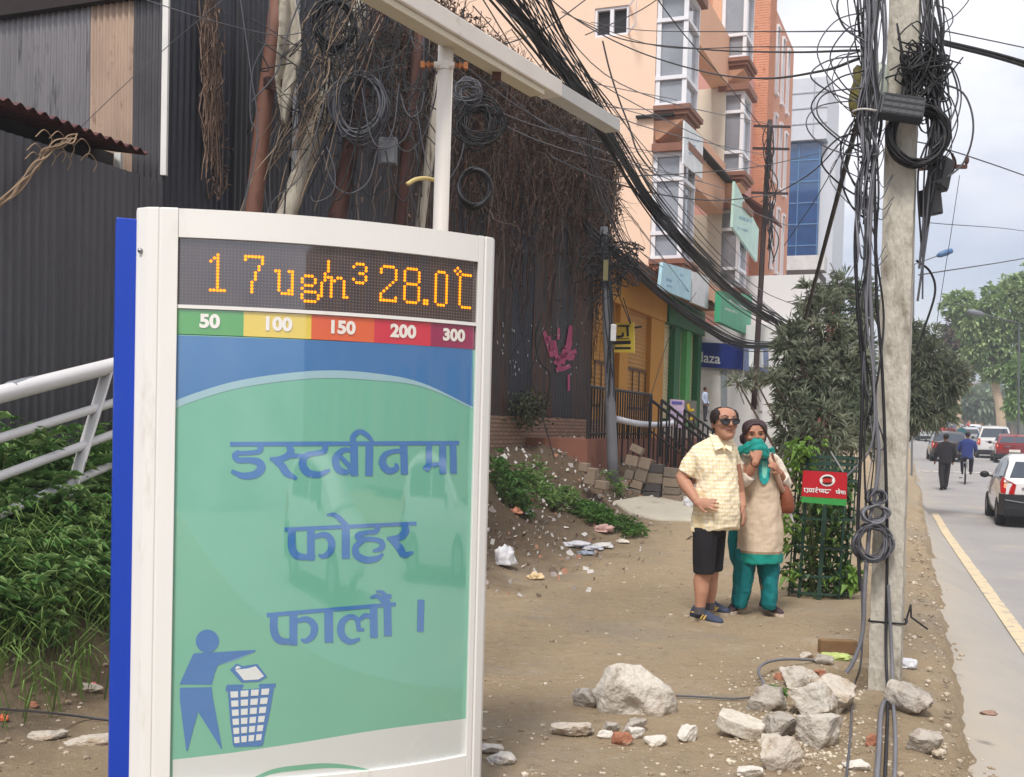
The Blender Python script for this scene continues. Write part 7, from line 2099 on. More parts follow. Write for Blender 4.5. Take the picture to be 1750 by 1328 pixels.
# ---------------- man in the checked shirt
A = Fig(8.69)
mf = G(1206, 1062); mf.z = gz(mf.x, mf.y)
man = thing('person', 'man in a pale yellow checked shirt, black shorts and sunglasses, hand on hip', 'person', mf)
mb = MB(); hc = A.p(1238, 724, -.02); hs = 1.09
T = head(mb, hc, hs, math.radians(14), math.radians(-4))
mb.tube([T((0, .015, -.06)), A.p(1233, 752, .02), A.p(1228, 768, .05)], [.064, .064, .085], 12)
A.sect(mb, [(762, 1226, 26, .07, .05), (800, 1226, 28, .10, .05), (850, 1228, 28, .12, .05), (900, 1220, 28, .12, .05)])
sh, el, wr = A.p(1196, 778, .04), A.p(1164, 817, .06), A.p(1191, 857, -.14)
mb.tube([sh, sh.lerp(el, .5), el, el.lerp(wr, .25), el.lerp(wr, .6), wr], [.065, .058, .050, .053, .044, .032], 12)
hand(mb, wr + (wr - el).normalized() * .01, A.p(1224, 861, -.22) - wr, V((.05, .9, -.25)), 1.08, .22, -1, .22)
sh2, el2, wr2 = A.p(1254, 792, .14), A.p(1263, 842, .20), A.p(1269, 868, .10)
mb.tube([sh2, el2, el2.lerp(wr2, .5), wr2], [.058, .048, .042, .031], 12)
hand(mb, wr2, A.p(1273, 892, .06) - wr2, V((-.8, .5, 0)), 1.0, .30, -1)
for hx, hy, kx, ky, axx, ay, dy in ((1204, 905, 1202, 978, 1196, 1045, -.02), (1220, 905, 1215, 978, 1212, 1038, .16)):
    h_, k_, a_ = A.p(hx, hy, dy), A.p(kx, ky, dy), A.p(axx, ay, dy)
    mb.tube([h_, h_.lerp(k_, .5), k_, k_.lerp(a_, .25) + V((-.005, .015, 0)), k_.lerp(a_, .5), k_.lerp(a_, .8), a_], [.068, .070, .062, .066, .057, .042, .040], 14)
remesh(mb.build('body', M_SKIN1, man), .0065, 5, .5)
mb = MB(); rr = [r for r in HSF if r[0] > -.05]                       # hair: sides and back, bald on top
n = 56; P = [head_ring(r[0], r[1], r[2], r[3], n, 1.075) for r in rr]
sub = [[P[i][j] for j in range(n)] for i in range(len(P))]
for i in range(len(P) - 1):
    for j in range(n):
        q = [P[i][j], P[i][(j + 1) % n], P[i + 1][(j + 1) % n], P[i + 1][j]]
        c = sum(q, V((0, 0, 0))) / 4
        if (c.y > -.045 and c.z < .06 and abs(c.x) > .05 and c.z > -.045 + max(0, (.02 - c.y)) * 1.2) or (c.y > .02 and c.z > -.05) or (c.z > .085 and c.y > .0) or (abs(c.x) > .058 and c.y > -.062 and c.z > .03):
            mb.add([T(v * (1 + .02 * nz(v, 60))) for v in q], [(0, 1, 2, 3)])
o = mb.build('hair', M_HAIR, man, weld=True); md = o.modifiers.new('thick', 'SOLIDIFY'); md.thickness = .016; md.offset = 0
mb = MB()
for sx in (-1, 1):
    ring = [V((sx * (.036 + .030 * math.cos(6.283 * i / 16)), -.112 + .012 * abs(math.cos(6.283 * i / 16)) * (1 if math.cos(6.283 * i / 16) * 1 > 0 else 0), .012 + .024 * math.sin(6.283 * i / 16) - .004 * (1 - math.cos(6.283 * i / 16)))) for i in range(16)]
    mb.prism([T(q) for q in ring], T((0, .006, 0)) - T((0, 0, 0)))
    mb.tube([T((sx * .066, -.105, .022)), T((sx * .082, -.06, .022)), T((sx * .084, .01, .016))], .003, 5)
mb.tube([T((-.012, -.113, .022)), T((.012, -.113, .022))], .003, 5)
mb.build('sunglasses', mat('dark_lens', L((26, 22, 24)), rough=.12, spec=.7, var=.0), man)
mb = MB()
A.sect(mb, [(744, 1231, 15, .062, .02), (749, 1229, 21, .075, .03), (757, 1224, 31, .10, .04), (766, 1220, 38, .12, .05), (778, 1218, 41, .14, .05), (795, 1220, 40, .15, .04), (820, 1225, 36, .16, .04), (845, 1226, 37, .175, .03), (870, 1224, 40, .185, .03), (890, 1223, 41.5, .18, .03), (904, 1222, 42, .178, .03)], 32,
       wav=lambda t, k, n_: (6 * (1 if k == n_ - 1 else .4 if k == n_ - 2 else 0)) * math.cos(2 * (t + 1.0)), sd=3)
def sleeve(m_, pts, rs, sd=0):
    q = spline(pts, 4); n_ = len(q)
    k = len(rs) - 1
    rr_ = [lerp(rs[int(min(k - 1, i / (n_ - 1) * k))], rs[int(min(k - 1, i / (n_ - 1) * k)) + 1], (i / (n_ - 1) * k) - int(min(k - 1, i / (n_ - 1) * k))) * (1 + .05 * nz((i * .7, sd, 0), 1, sd)) for i in range(n_)]
    m_.tube(q, rr_, 16)
sleeve(mb, [A.p(1212, 768, .05), A.p(1198, 774, .05), A.p(1182, 794, .055), A.p(1172, 810, .06)], [.066, .078, .077, .072], 2)
sleeve(mb, [A.p(1240, 772, .10), A.p(1250, 782, .15), A.p(1257, 815, .19)], [.07, .07, .066], 5)
M_SHIRT = check_mat()
folds(remesh(mb.build('shirt', M_SHIRT, man), .008, 3, .5), .07, .030, 'shirt_folds')
mb = MB()
for sx, c0, c1, c2 in ((-1, (1212, 741), (1222, 770), (1238, 763)), (1, (1251, 752), (1250, 772), (1238, 764))):
    mb.prism([A.p(c0[0], c0[1], -.0), A.p(c1[0], c1[1], -.125), A.p(c2[0], c2[1], -.115), A.p((c0[0] + c2[0]) / 2 + sx * -1, c0[1] + 6, -.05)], V((0, .014, .004))); mb.build('collar', M_SHIRT, man); mb = MB()
for i in range(8):
    t = i / 7; y_ = lerp(780, 896, t); x_ = 1240 + 12 * math.sin(t * 1.5)
    dd = .16 if t > .2 else .14
    mb.ell(A.p(x_, y_, -.005 - dd * math.sqrt(max(.05, 1 - ((x_ - 1223) / 42) ** 2)) - .012), (.0055, .003, .0055), n=8, m=5); mb.build('button', M_SHIRT, man); mb = MB()
mb = MB()
A.sect(mb, [(893, 1215, 25, .13, .04), (915, 1214, 27, .14, .05)], 20)
A.sect(mb, [(900, 1207, 22.5, .125, .0), (930, 1204, 21, .125, .0), (960, 1203, 19.5, .12, .0), (979, 1203, 18.5, .115, .0)], 20, sd=8)
A.sect(mb, [(900, 1222, 20, .11, .13), (930, 1221, 18.5, .11, .14), (960, 1220, 17, .105, .16), (975, 1219, 16.5, .10, .16)], 20, sd=9)
remesh(mb.build('shorts', mat('black_cloth', L((30, 28, 32)), rough=.9, var=.15, vs=8, bump=.3, bs=12), man), .008, 3, .5); folds(man.children[-1], .09, .025, 'short_folds')
for (x, y_, dy) in ((1196, 1046, -.02), (1212, 1039, .16)):
    mb = MB(); mb.tube([A.p(x, y_ - 9, dy), A.p(x, y_ + 3, dy)], [.044, .044], 12); mb.build('sock', mat('grey_sock', L((84, 80, 86)), rough=.95), man)
M_SHOE = mat('navy_shoe', L((58, 66, 88)), rough=.7, var=.2, vs=10); M_SOLE = mat('shoe_sole', L((176, 160, 138)), rough=.8); M_SHY = mat('shoe_stripe', L((226, 190, 110)), rough=.6)
for (h_, t_) in (((1183, 1058), (1234, 1071)), ((1206, 1047), (1246, 1053))):
    a = GT(*h_); b = GT(*t_); b.z = a.z = max(a.z, b.z) + .004
    shoe(man, a, b, M_SHOE, M_SOLE, .048, .10, extra=M_SHY)
mb = MB(); mb.tube([T((-.030, -.094, -.050)), T((-.012, -.1035, -.048)), T((0, -.1045, -.0495)), T((.012, -.1035, -.048)), T((.030, -.094, -.050))], [.002, .0045, .004, .0045, .002], 6); mb.build('lips', mat('lip_brown', L((120, 70, 62)), rough=.6), man)
mb = MB()
for sx in (-1, 1): mb.tube([T((sx * .014, -.101, .042)), T((sx * .036, -.101, .050)), T((sx * .060, -.085, .044))], [.004, .0045, .002], 6)
mb.build('eyebrows', M_HAIR, man)
# ---------------- woman in the long tunic
B_ = Fig(9.10)
wf = G(1290, 1046); wf.z = gz(wf.x, wf.y)
wom = thing('person', 'woman in a beige tunic and teal trousers holding a teal scarf over her mouth', 'person', wf)
mb = MB(); T2 = head(mb, B_.p(1290, 743, -.02), 1.02, math.radians(-4), math.radians(4), math.radians(-4))
mb.tube([T2((0, .015, -.06)), B_.p(1291, 774, .03), B_.p(1292, 790, .05)], [.055, .056, .08], 12)
B_.sect(mb, [(780, 1292, 30, .09, .04), (820, 1296, 30, .12, .04), (900, 1299, 32, .14, .04), (960, 1296, 30, .13, .04)])
sh, el, wr = B_.p(1264, 788, .0), B_.p(1270, 824, -.13), B_.p(1292, 788, -.23)
mb.tube([sh, el, el.lerp(wr, .5), wr], [.055, .047, .042, .030], 12)
hand(mb, wr, B_.p(1297, 764, -.20) - wr, V((.15, .9, .1)), .95, .75, 1, .05)
sh, el, wr = B_.p(1322, 790, .05), B_.p(1341, 830, .06), B_.p(1331, 806, -.14)
mb.tube([sh, el, el.lerp(wr, .5), wr], [.055, .045, .042, .031], 12)
hand(mb, wr, B_.p(1324, 796, -.19) - wr, V((-.3, .8, -.4)), .9, .8, 1, .05)
for x0, x1, a in ((1274, 1267, 1), (1312, 1313, 1)): mb.tube([B_.p(x0, 950, .04), B_.p(x1, 1042, .02)], [.08, .045], 12)
remesh(mb.build('body', M_SKIN2, wom), .0065, 5, .5)
mb = MB(); P = [head_ring(r[0], r[1], r[2], r[3], 40, 1.07) for r in HSF if r[0] > -.1]
for i in range(len(P) - 1):
    for j in range(40):
        q = [P[i][j], P[i][(j + 1) % 40], P[i + 1][(j + 1) % 40], P[i + 1][j]]; c = sum(q, V((0, 0, 0))) / 4
        hl = .084 - 14 * max(0, abs(c.x) - .012) ** 2 - .5 * max(0, abs(c.x) - .03)
        if c.y > -.010 or c.z > hl: mb.add([T2(v * (1 + .015 * nz(v, 50))) for v in q], [(0, 1, 2, 3)])
o = mb.build('hair', mat('brown_hair', L((56, 36, 38)), rough=.55, var=.3, vs=40, bump=.5, bs=90), wom, weld=True); md = o.modifiers.new('thick', 'SOLIDIFY'); md.thickness = .02; md.offset = 0
mb = MB(); mb.ell(T2((-.055, .085, -.035)), (.05, .045, .055), n=14, m=10, jit=.15); mb.build('hair_bun', M_HAIR, wom, smooth=True)
mb = MB()
for sx in (-1, 1):
    mb.ell(T2((sx * .031, -.088, .010)), (.012, .005, .0045), n=10, m=6); mb.tube([T2((sx * .016, -.097, .030)), T2((sx * .034, -.098, .035)), T2((sx * .052, -.086, .030))], .0022, 5)
mb.build('eyes', mat('dark_eye', L((46, 30, 28)), rough=.3), wom)
KR = [(770, 1291, 19, .085, .03), (775, 1291, 28, .10, .04), (782, 1292, 36, .125, .04), (796, 1294, 37, .145, .04), (818, 1298, 35, .165, .02), (850, 1300, 33.5, .155, .03), (880, 1300, 36, .165, .03), (912, 1299, 38, .175, .03), (945, 1297, 39.5, .182, .03), (961, 1296, 40, .184, .03)]
def pleat(t, k, n_): return 0
mb = MB(); B_.sect(mb, KR, 48, sd=12, fold=.05)
M_KURTA = mat('beige_tunic', L((204, 184, 160)), rough=.9, var=.05, vs=3, bump=.45, bs=7, stretch=(2.5, 2.5, .35))
def hem(m, z0, z1):
    t, b = nodes(m); base = b.inputs['Base Color'].links[0].from_socket
    tcn = t.nodes.new('ShaderNodeTexCoord'); sp_ = t.nodes.new('ShaderNodeSeparateXYZ'); t.links.new(tcn.outputs['Object'], sp_.inputs[0])
    for z, c_ in ((z1, (150, 128, 104)), (z0, (24, 140, 126))):
        f = t.nodes.new('ShaderNodeMath'); f.operation = 'LESS_THAN'; f.inputs[1].default_value = z; t.links.new(sp_.outputs[2], f.inputs[0])
        x = t.nodes.new('ShaderNodeMix'); x.data_type = 'RGBA'; t.links.new(f.outputs[0], x.inputs[0]); t.links.new(base, x.inputs[6]); x.inputs[7].default_value = (*L(c_), 1); base = x.outputs[2]
    t.links.new(base, b.inputs['Base Color'])
hem(M_KURTA, B_.p(1297, 944).z - wf.z, B_.p(1297, 940).z - wf.z)
folds(remesh(mb.build('tunic', M_KURTA, wom), .009, 3, .5), .08, .022, 'tunic_folds')
M_TEAL = mat('teal_cloth', L((20, 138, 128)), rough=.8, var=.15, vs=5, bump=.5, bs=10, stretch=(3, 3, .5))
M_TEALD = mat('teal_trousers', L((10, 112, 116)), rough=.85, var=.15, vs=4, bump=.6, bs=8, stretch=(3, 3, .4))
def tun(x, y_, off=.012):
    for r0_, r1_ in zip(KR, KR[1:]):
        if y_ <= r1_[0]: break
    k = max(0, min(1, (y_ - r0_[0]) / (r1_[0] - r0_[0]))); c, hw, dh, dy = [lerp(r0_[i], r1_[i], k) for i in (1, 2, 3, 4)]
    u = max(-.97, min(.97, (x - c) / hw)); return B_.p(x, y_, dy - dh * 1.03 * math.sqrt(1 - u * u) - off)
mb = MB(); Pg = []
for i in range(13):
    t = i / 12; y_ = lerp(784, 828, t); hw = 9.5 * math.sqrt(max(.02, 1 - max(0, (t - .55) / .46) ** 2))
    Pg.append([tun(1306.5 + 3 * t * 0 + hw * q, y_) for q in (-1, -.6, -.2, .2, .6, 1)])
mb.grid(Pg); mb.build('neck_panel', mat('teal_panel', L((38, 160, 158)), rough=.8, var=.2, vs=30), wom, smooth=True)
mb = MB(); Pg = []
for i in range(9):
    t = i / 8; y_ = lerp(788, 818, t); hw = 4.6 * math.sqrt(max(.02, 1 - max(0, (t - .5) / .51) ** 2))
    Pg.append([tun(1306.5 + hw * q, y_, .016) for q in (-1, 0, 1)])
mb.grid(Pg); mb.build('panel_inset', mat('pale_teal', L((120, 190, 172)), rough=.8, var=.2, vs=40), wom)
M_SLV = mat('cream_sleeve', L((218, 206, 190)), rough=.9, var=.08, vs=5, dirt=(L((120, 120, 116)), .66, 42), bump=.3, bs=10)
mb = MB()
sleeve(mb, [B_.p(1276, 784, .02), B_.p(1262, 796, -.02), B_.p(1266, 822, -.12), B_.p(1281, 812, -.18)], [.062, .062, .060, .050], 3)
folds(remesh(mb.build('sleeve', M_SLV, wom), .009, 3), .05, .02, 'sleeve_folds')
mb = MB(); sleeve(mb, [B_.p(1312, 784, .04), B_.p(1326, 792, .05), B_.p(1340, 822, .06), B_.p(1341, 828, .03), B_.p(1337, 816, -.06)], [.06, .058, .054, .05, .044], 4)
folds(remesh(mb.build('sleeve', M_SLV, wom), .009, 3), .05, .02, 'sleeve_folds')
mb = MB()
B_.sect(mb, [(935, 1280, 22, .13, .03), (960, 1273, 18.5, .12, .03), (990, 1270, 17, .11, .02), (1015, 1267, 15.5, .10, .02), (1030, 1264, 14, .09, .02), (1039, 1265, 11, .075, .02)], 22, sd=15)
B_.sect(mb, [(935, 1310, 23, .13, .04), (960, 1312, 19.5, .12, .04), (990, 1314, 16.5, .11, .04), (1015, 1315, 14.5, .10, .03), (1032, 1314, 13.5, .10, .03), (1041, 1314, 11, .08, .03)], 22, sd=16)
folds(remesh(mb.build('trousers', M_TEALD, wom), .009, 3), .08, .03, 'trouser_folds')
mb = MB(); B_.sect(mb, [(896, 1256, 10, .03, .08), (925, 1253, 10, .03, .09), (955, 1255, 8, .03, .09), (968, 1257, 4, .02, .09)], 14, sd=17); mb.build('scarf_end', M_TEALD, wom, smooth=True)
mb = MB(); Pg = []
top_ = spline([V(q) for q in ((1254, 772, .06), (1266, 763, -.04), (1278, 756, -.12), (1288, 750.5, -.155), (1299, 750.5, -.155), (1308, 759, -.13), (1316, 776, -.06))], 7)
bot_ = spline([V(q) for q in ((1258, 779, .05), (1268, 776, -.10), (1279, 775, -.16), (1289, 776, -.19), (1300, 780, -.19), (1307, 783, -.17), (1313, 784, -.12))], 7)
for i, (a, b) in enumerate(zip(top_, bot_)):
    row = []
    for j in range(9):
        q = j / 8; p = a.lerp(b, q)
        dd = p.z - .03 * math.sin(math.pi * q) + .014 * math.sin(q * 15 + i * .35) * math.sin(math.pi * min(1, q + .15))
        row.append(B_.p(p.x, p.y + 1.2 * math.sin(i * .8 + q * 4), dd))
    Pg.append(row)
mb.grid(Pg)
o = mb.build('scarf', M_TEAL, wom, smooth=True); md = o.modifiers.new('thick', 'SOLIDIFY'); md.thickness = .012; md.offset = 0
mb = MB(); Pg = []
for i in range(16):
    t = i / 15; x = lerp(1254, 1322, t); row = []
    for j in range(5):
        row.append(B_.p(x, 766 + 10 * math.sin(math.pi * t) * .3 + j * 3.4 + 2 * math.sin(t * 9 + j), .06 + .09 * math.sin(math.pi * t) + .012 * (j % 2)))
    Pg.append(row)
mb.grid(Pg); o = mb.build('scarf_back', M_TEAL, wom, smooth=True); md = o.modifiers.new('thick', 'SOLIDIFY'); md.thickness = .02
mb = MB(); sleeve(mb, [B_.p(1312, 776, -.10), B_.p(1318, 790, -.14), B_.p(1326, 806, -.15), B_.p(1334, 830, -.10), B_.p(1342, 846, -.02)], [.016, .02, .024, .02, .016], 8)
mb.build('shoulder_drape', mat('pinkish_cloth', L((190, 152, 132)), rough=.9, var=.15, vs=12), wom, smooth=True)
mb = MB(); mb.tube([wr + V((math.cos(a) * .036, .01 * math.sin(a), math.sin(a) * .036)) + (B_.p(1291, 790, -.23) - wr) for a in [i * 6.283 / 16 for i in range(17)]], .006, 6, cap=False)
mb.build('bangle', mat('dark_bangle', L((70, 44, 34)), rough=.3), wom)
M_SHW = mat('maroon_shoe', L((66, 48, 52)), rough=.7, var=.1)
for (h_, t_) in (((1262, 1036), (1249, 1051)), ((1302, 1040), (1336, 1055))):
    a, b = GT(*h_), GT(*t_); b.z = a.z = max(a.z, b.z) + .004
    shoe(wom, a, b, M_SHW, mat('pale_sole', L((196, 180, 164)), rough=.8), .044, .08)
# her bag: held, so its own thing
bg_ = thing('shoulder_bag', 'brown leather shoulder bag hanging at the left side of the woman', 'bag', B_.p(1344, 876, .02))
mb = MB(); rings = []
for y_, cx, hw, dh in ((828, 1338, 6, .05), (838, 1341, 10, .07), (852, 1344, 12, .085), (866, 1345, 12.5, .085), (874, 1345, 11, .07), (877, 1345, 8, .05)):
    rings.append(ering(B_.p(cx, y_, -.01), CR * hw * B_.s, V((0, dh, 0)), 18))
mb.loft(rings); mb.build('body', mat('brown_leather', L((128, 70, 46)), rough=.55, var=.2, vs=12, bump=.25, bs=40), bg_, smooth=True)
mb = MB(); mb.tube(spline([B_.p(1337, 832, -.05), B_.p(1329, 806, -.15), B_.p(1322, 784, -.09), B_.p(1320, 776, .02), B_.p(1328, 800, .14), B_.p(1341, 836, .08)], 6), .011, 6); mb.build('strap', mat('leather_dark', L((96, 54, 40)), rough=.5), bg_, smooth=True)
mb = MB(); mb.prism([B_.p(1344, 872, -.03), B_.p(1352, 870, -.02), B_.p(1357, 894, .0), B_.p(1353, 888, -.02)], V((0, .02, 0)))
tag(mb.build('paper', mat('white_paper', L((232, 232, 234)), rough=.7)), 'white paper sticking out under the brown shoulder bag', 'paper')
# ---------------- people further off
def small_person(label, px, by, hpx, Y, top, legs, hairc, skinc, yaw=0.0, stride=.1, helmet=None, seat=None, arms=(.05, .05), zbase=None, group=None):
    """standing, walking or seated figure about 1.68 m tall; the back or front is set by yaw"""
    c = WY(px, by, Y); H = hpx / FPX * Y
    if zbase is not None: c.z = zbase
    k = H / 1.68
    R_ = Matrix.Rotation(yaw, 3, 'Z')
    t_ = thing('person', label, 'person', c, group)
    Q = lambda x, y_, z: c + R_ @ V((x * k, y_ * k, z * k))
    b = MB()
    b.loft([[Q(q.x * .95, q.y * .95, q.z * .95 + 1.56) for q in head_ring(*r, 12)] for r in HS])
    b.ell(Q(0, -.10, 1.545), (.014 * k, .018 * k, .018 * k)); b.tube([Q(0, .02, 1.50), Q(0, .02, 1.36)], .055 * k, 8)
    ks = []
    for s_, a_ in ((-1, arms[0]), (1, arms[1])):
        if seat: pts = [Q(s_ * .19, 0, 1.36), Q(s_ * .27, -.06, 1.12), Q(s_ * .24, -.34, 1.02)]
        else: pts = [Q(s_ * .19, .02, 1.36), Q(s_ * (.23 + a_), .04, 1.10), Q(s_ * (.22 + a_), -.04 - a_, .86)]
        ks.append(pts); b.tube([pts[1], pts[2]], [.042 * k, .032 * k], 8); b.ell(pts[2] - V((0, 0, .05 * k)), (.035 * k, .03 * k, .075 * k))
    if seat: lg = [[Q(s_ * .09, .02, .86), Q(s_ * .14, -.36, .74), Q(s_ * .13, -.30, .30)] for s_ in (-1, 1)]
    else: lg = [[Q(s_ * .09, 0, .88), Q(s_ * .10, s_ * stride * .4 - .03, .48), Q(s_ * .095, s_ * stride, .07)] for s_ in (-1, 1)]
    b.loft([ering(Q(0, .02, z), R_ @ V((w_ * k, 0, 0)), R_ @ V((0, d_ * k, 0)), 12) for z, w_, d_ in ((.84, .15, .10), (1.1, .15, .10), (1.36, .17, .09))])
    for q in lg: b.tube(q, [.07 * k, .055 * k, .04 * k], 8)
    remesh(b.build('body', skin('skin_%d_%d_%d' % skinc, skinc), t_), .018 * k, 3)
    j = MB(); j.loft([ering(Q(0, .02, z), R_ @ V((w_ * k, 0, 0)), R_ @ V((0, d_ * k, 0)), 16) for z, w_, d_ in ((.78, .19, .135), (.95, .185, .13), (1.15, .19, .13), (1.32, .215, .13), (1.40, .18, .11), (1.45, .08, .08))])
    for q in ks: j.tube(q, [.075 * k, .062 * k, .05 * k], 10)
    remesh(j.build('jacket', mat('cloth_%d_%d_%d' % top, L(top), rough=.9, var=.15, vs=6, bump=.3, bs=12), t_), .016 * k, 4)
    p_ = MB()
    for q in lg: p_.tube(q, [.10 * k, .085 * k, .062 * k], 10)
    p_.ell(Q(0, .01, .86), (.17 * k, .13 * k, .12 * k)); remesh(p_.build('trousers', mat('cloth_%d_%d_%d' % legs, L(legs), rough=.9, var=.15, vs=6), t_), .016 * k, 3)
    for q in lg:
        f = MB(); f.ell(q[2] + R_ @ V((0, -.06 * k, -.035 * k)), (.045 * k, .12 * k, .045 * k), R_, n=12, m=7); f.build('shoe', mat('dark_shoe', L((40, 36, 36)), rough=.6), t_, smooth=True)
    h = MB()
    if helmet:
        h.ell(Q(0, .01, 1.60), (.115 * k, .135 * k, .115 * k), n=14, m=9); h.build('helmet', mat('helmet_%d_%d_%d' % helmet, L(helmet), rough=.25, coat=.6), t_, smooth=True)
    else:
        h.ell(Q(0, .025, 1.605), (.088 * k, .105 * k, .085 * k), n=14, m=9, jit=.1); h.build('hair', mat('hair_%d_%d_%d' % hairc, L(hairc), rough=.6, var=.2, vs=30), t_, smooth=True)
    return t_
small_person('man in black clothes walking away along the road edge', 1613, 837, 96, 33.5, (36, 32, 38), (38, 34, 38), (24, 20, 20), (120, 84, 66), math.pi, .12)
small_person('man in dark clothes standing in front of the white gate', 1322, 790, 66, 28.6, (48, 44, 50), (36, 34, 40), (28, 24, 24), (130, 92, 72), math.radians(150), .03)
_p = at_t(1203, 700, .9)
small_person('boy in a pale blue shirt standing by the green shop counter', 1204, 720, 58, _p.y - .2, (176, 190, 214), (60, 60, 70), (28, 24, 24), (140, 98, 78), math.radians(60), .03)
# ================================================================== WHITE STAIR RAILING AT THE LEFT
M_RAIL = mat('white_rail_paint', L((214, 212, 212)), rough=.45, var=.05, vs=4, dirt=(L((96, 96, 100)), .66, 12))
rt = thing('stair_railing', 'white painted tube railing with chipped paint rising beside the weed bank', 'railing', WY(117, 860, 6.7) - V((0, 0, .5)))
rd = lambda x: 6.15 + .0058 * x
rA, rB = V((0, 0, 0)), V((0, 0, 0))
def rail_tube(y0, sl, dia, nm, dirty=False):
    a, b = W(0, y0, rd(0)), W(190, y0 + sl * 190, rd(190)); d = b - a
    m_ = MB(); m_.tube([a - d * 1.1, a, b, b + d * 1.3], dia / 2, 16); m_.build(nm, M_RAIL, rt, smooth=True); return d
dR = rail_tube(674, -.255, .100, 'top_rail')
rail_tube(749, -.314, .055, 'rail'); rail_tube(814, -.372, .055, 'rail'); rail_tube(879, -.445, .055, 'rail')
a, b = W(182, 640, rd(180) + .01), W(117, 854, rd(120) - .1); d = b - a
for k, ex in ((0, .16), (-1.55, 1.1), (.95, 1.6)):
    m_ = MB(); m_.beam(a + dR * k - d * .02, b + dR * k + d * ex, .085, .018, up=V((.3, 1, 0))); m_.build('post', M_RAIL, rt, bevel=.003)
m_ = MB(); x0 = 60
p0_, p1_ = W(18, 672 - .255 * 18, rd(18) - .004), W(58, 672 - .255 * 58, rd(58) - .004)
m_.tube([p0_, p0_.lerp(p1_, .5), p1_], .0515, 16); m_.build('worn_patch', mat('bare_steel', L((128, 132, 138)), rough=.5, var=.2, vs=20), rt, smooth=True)

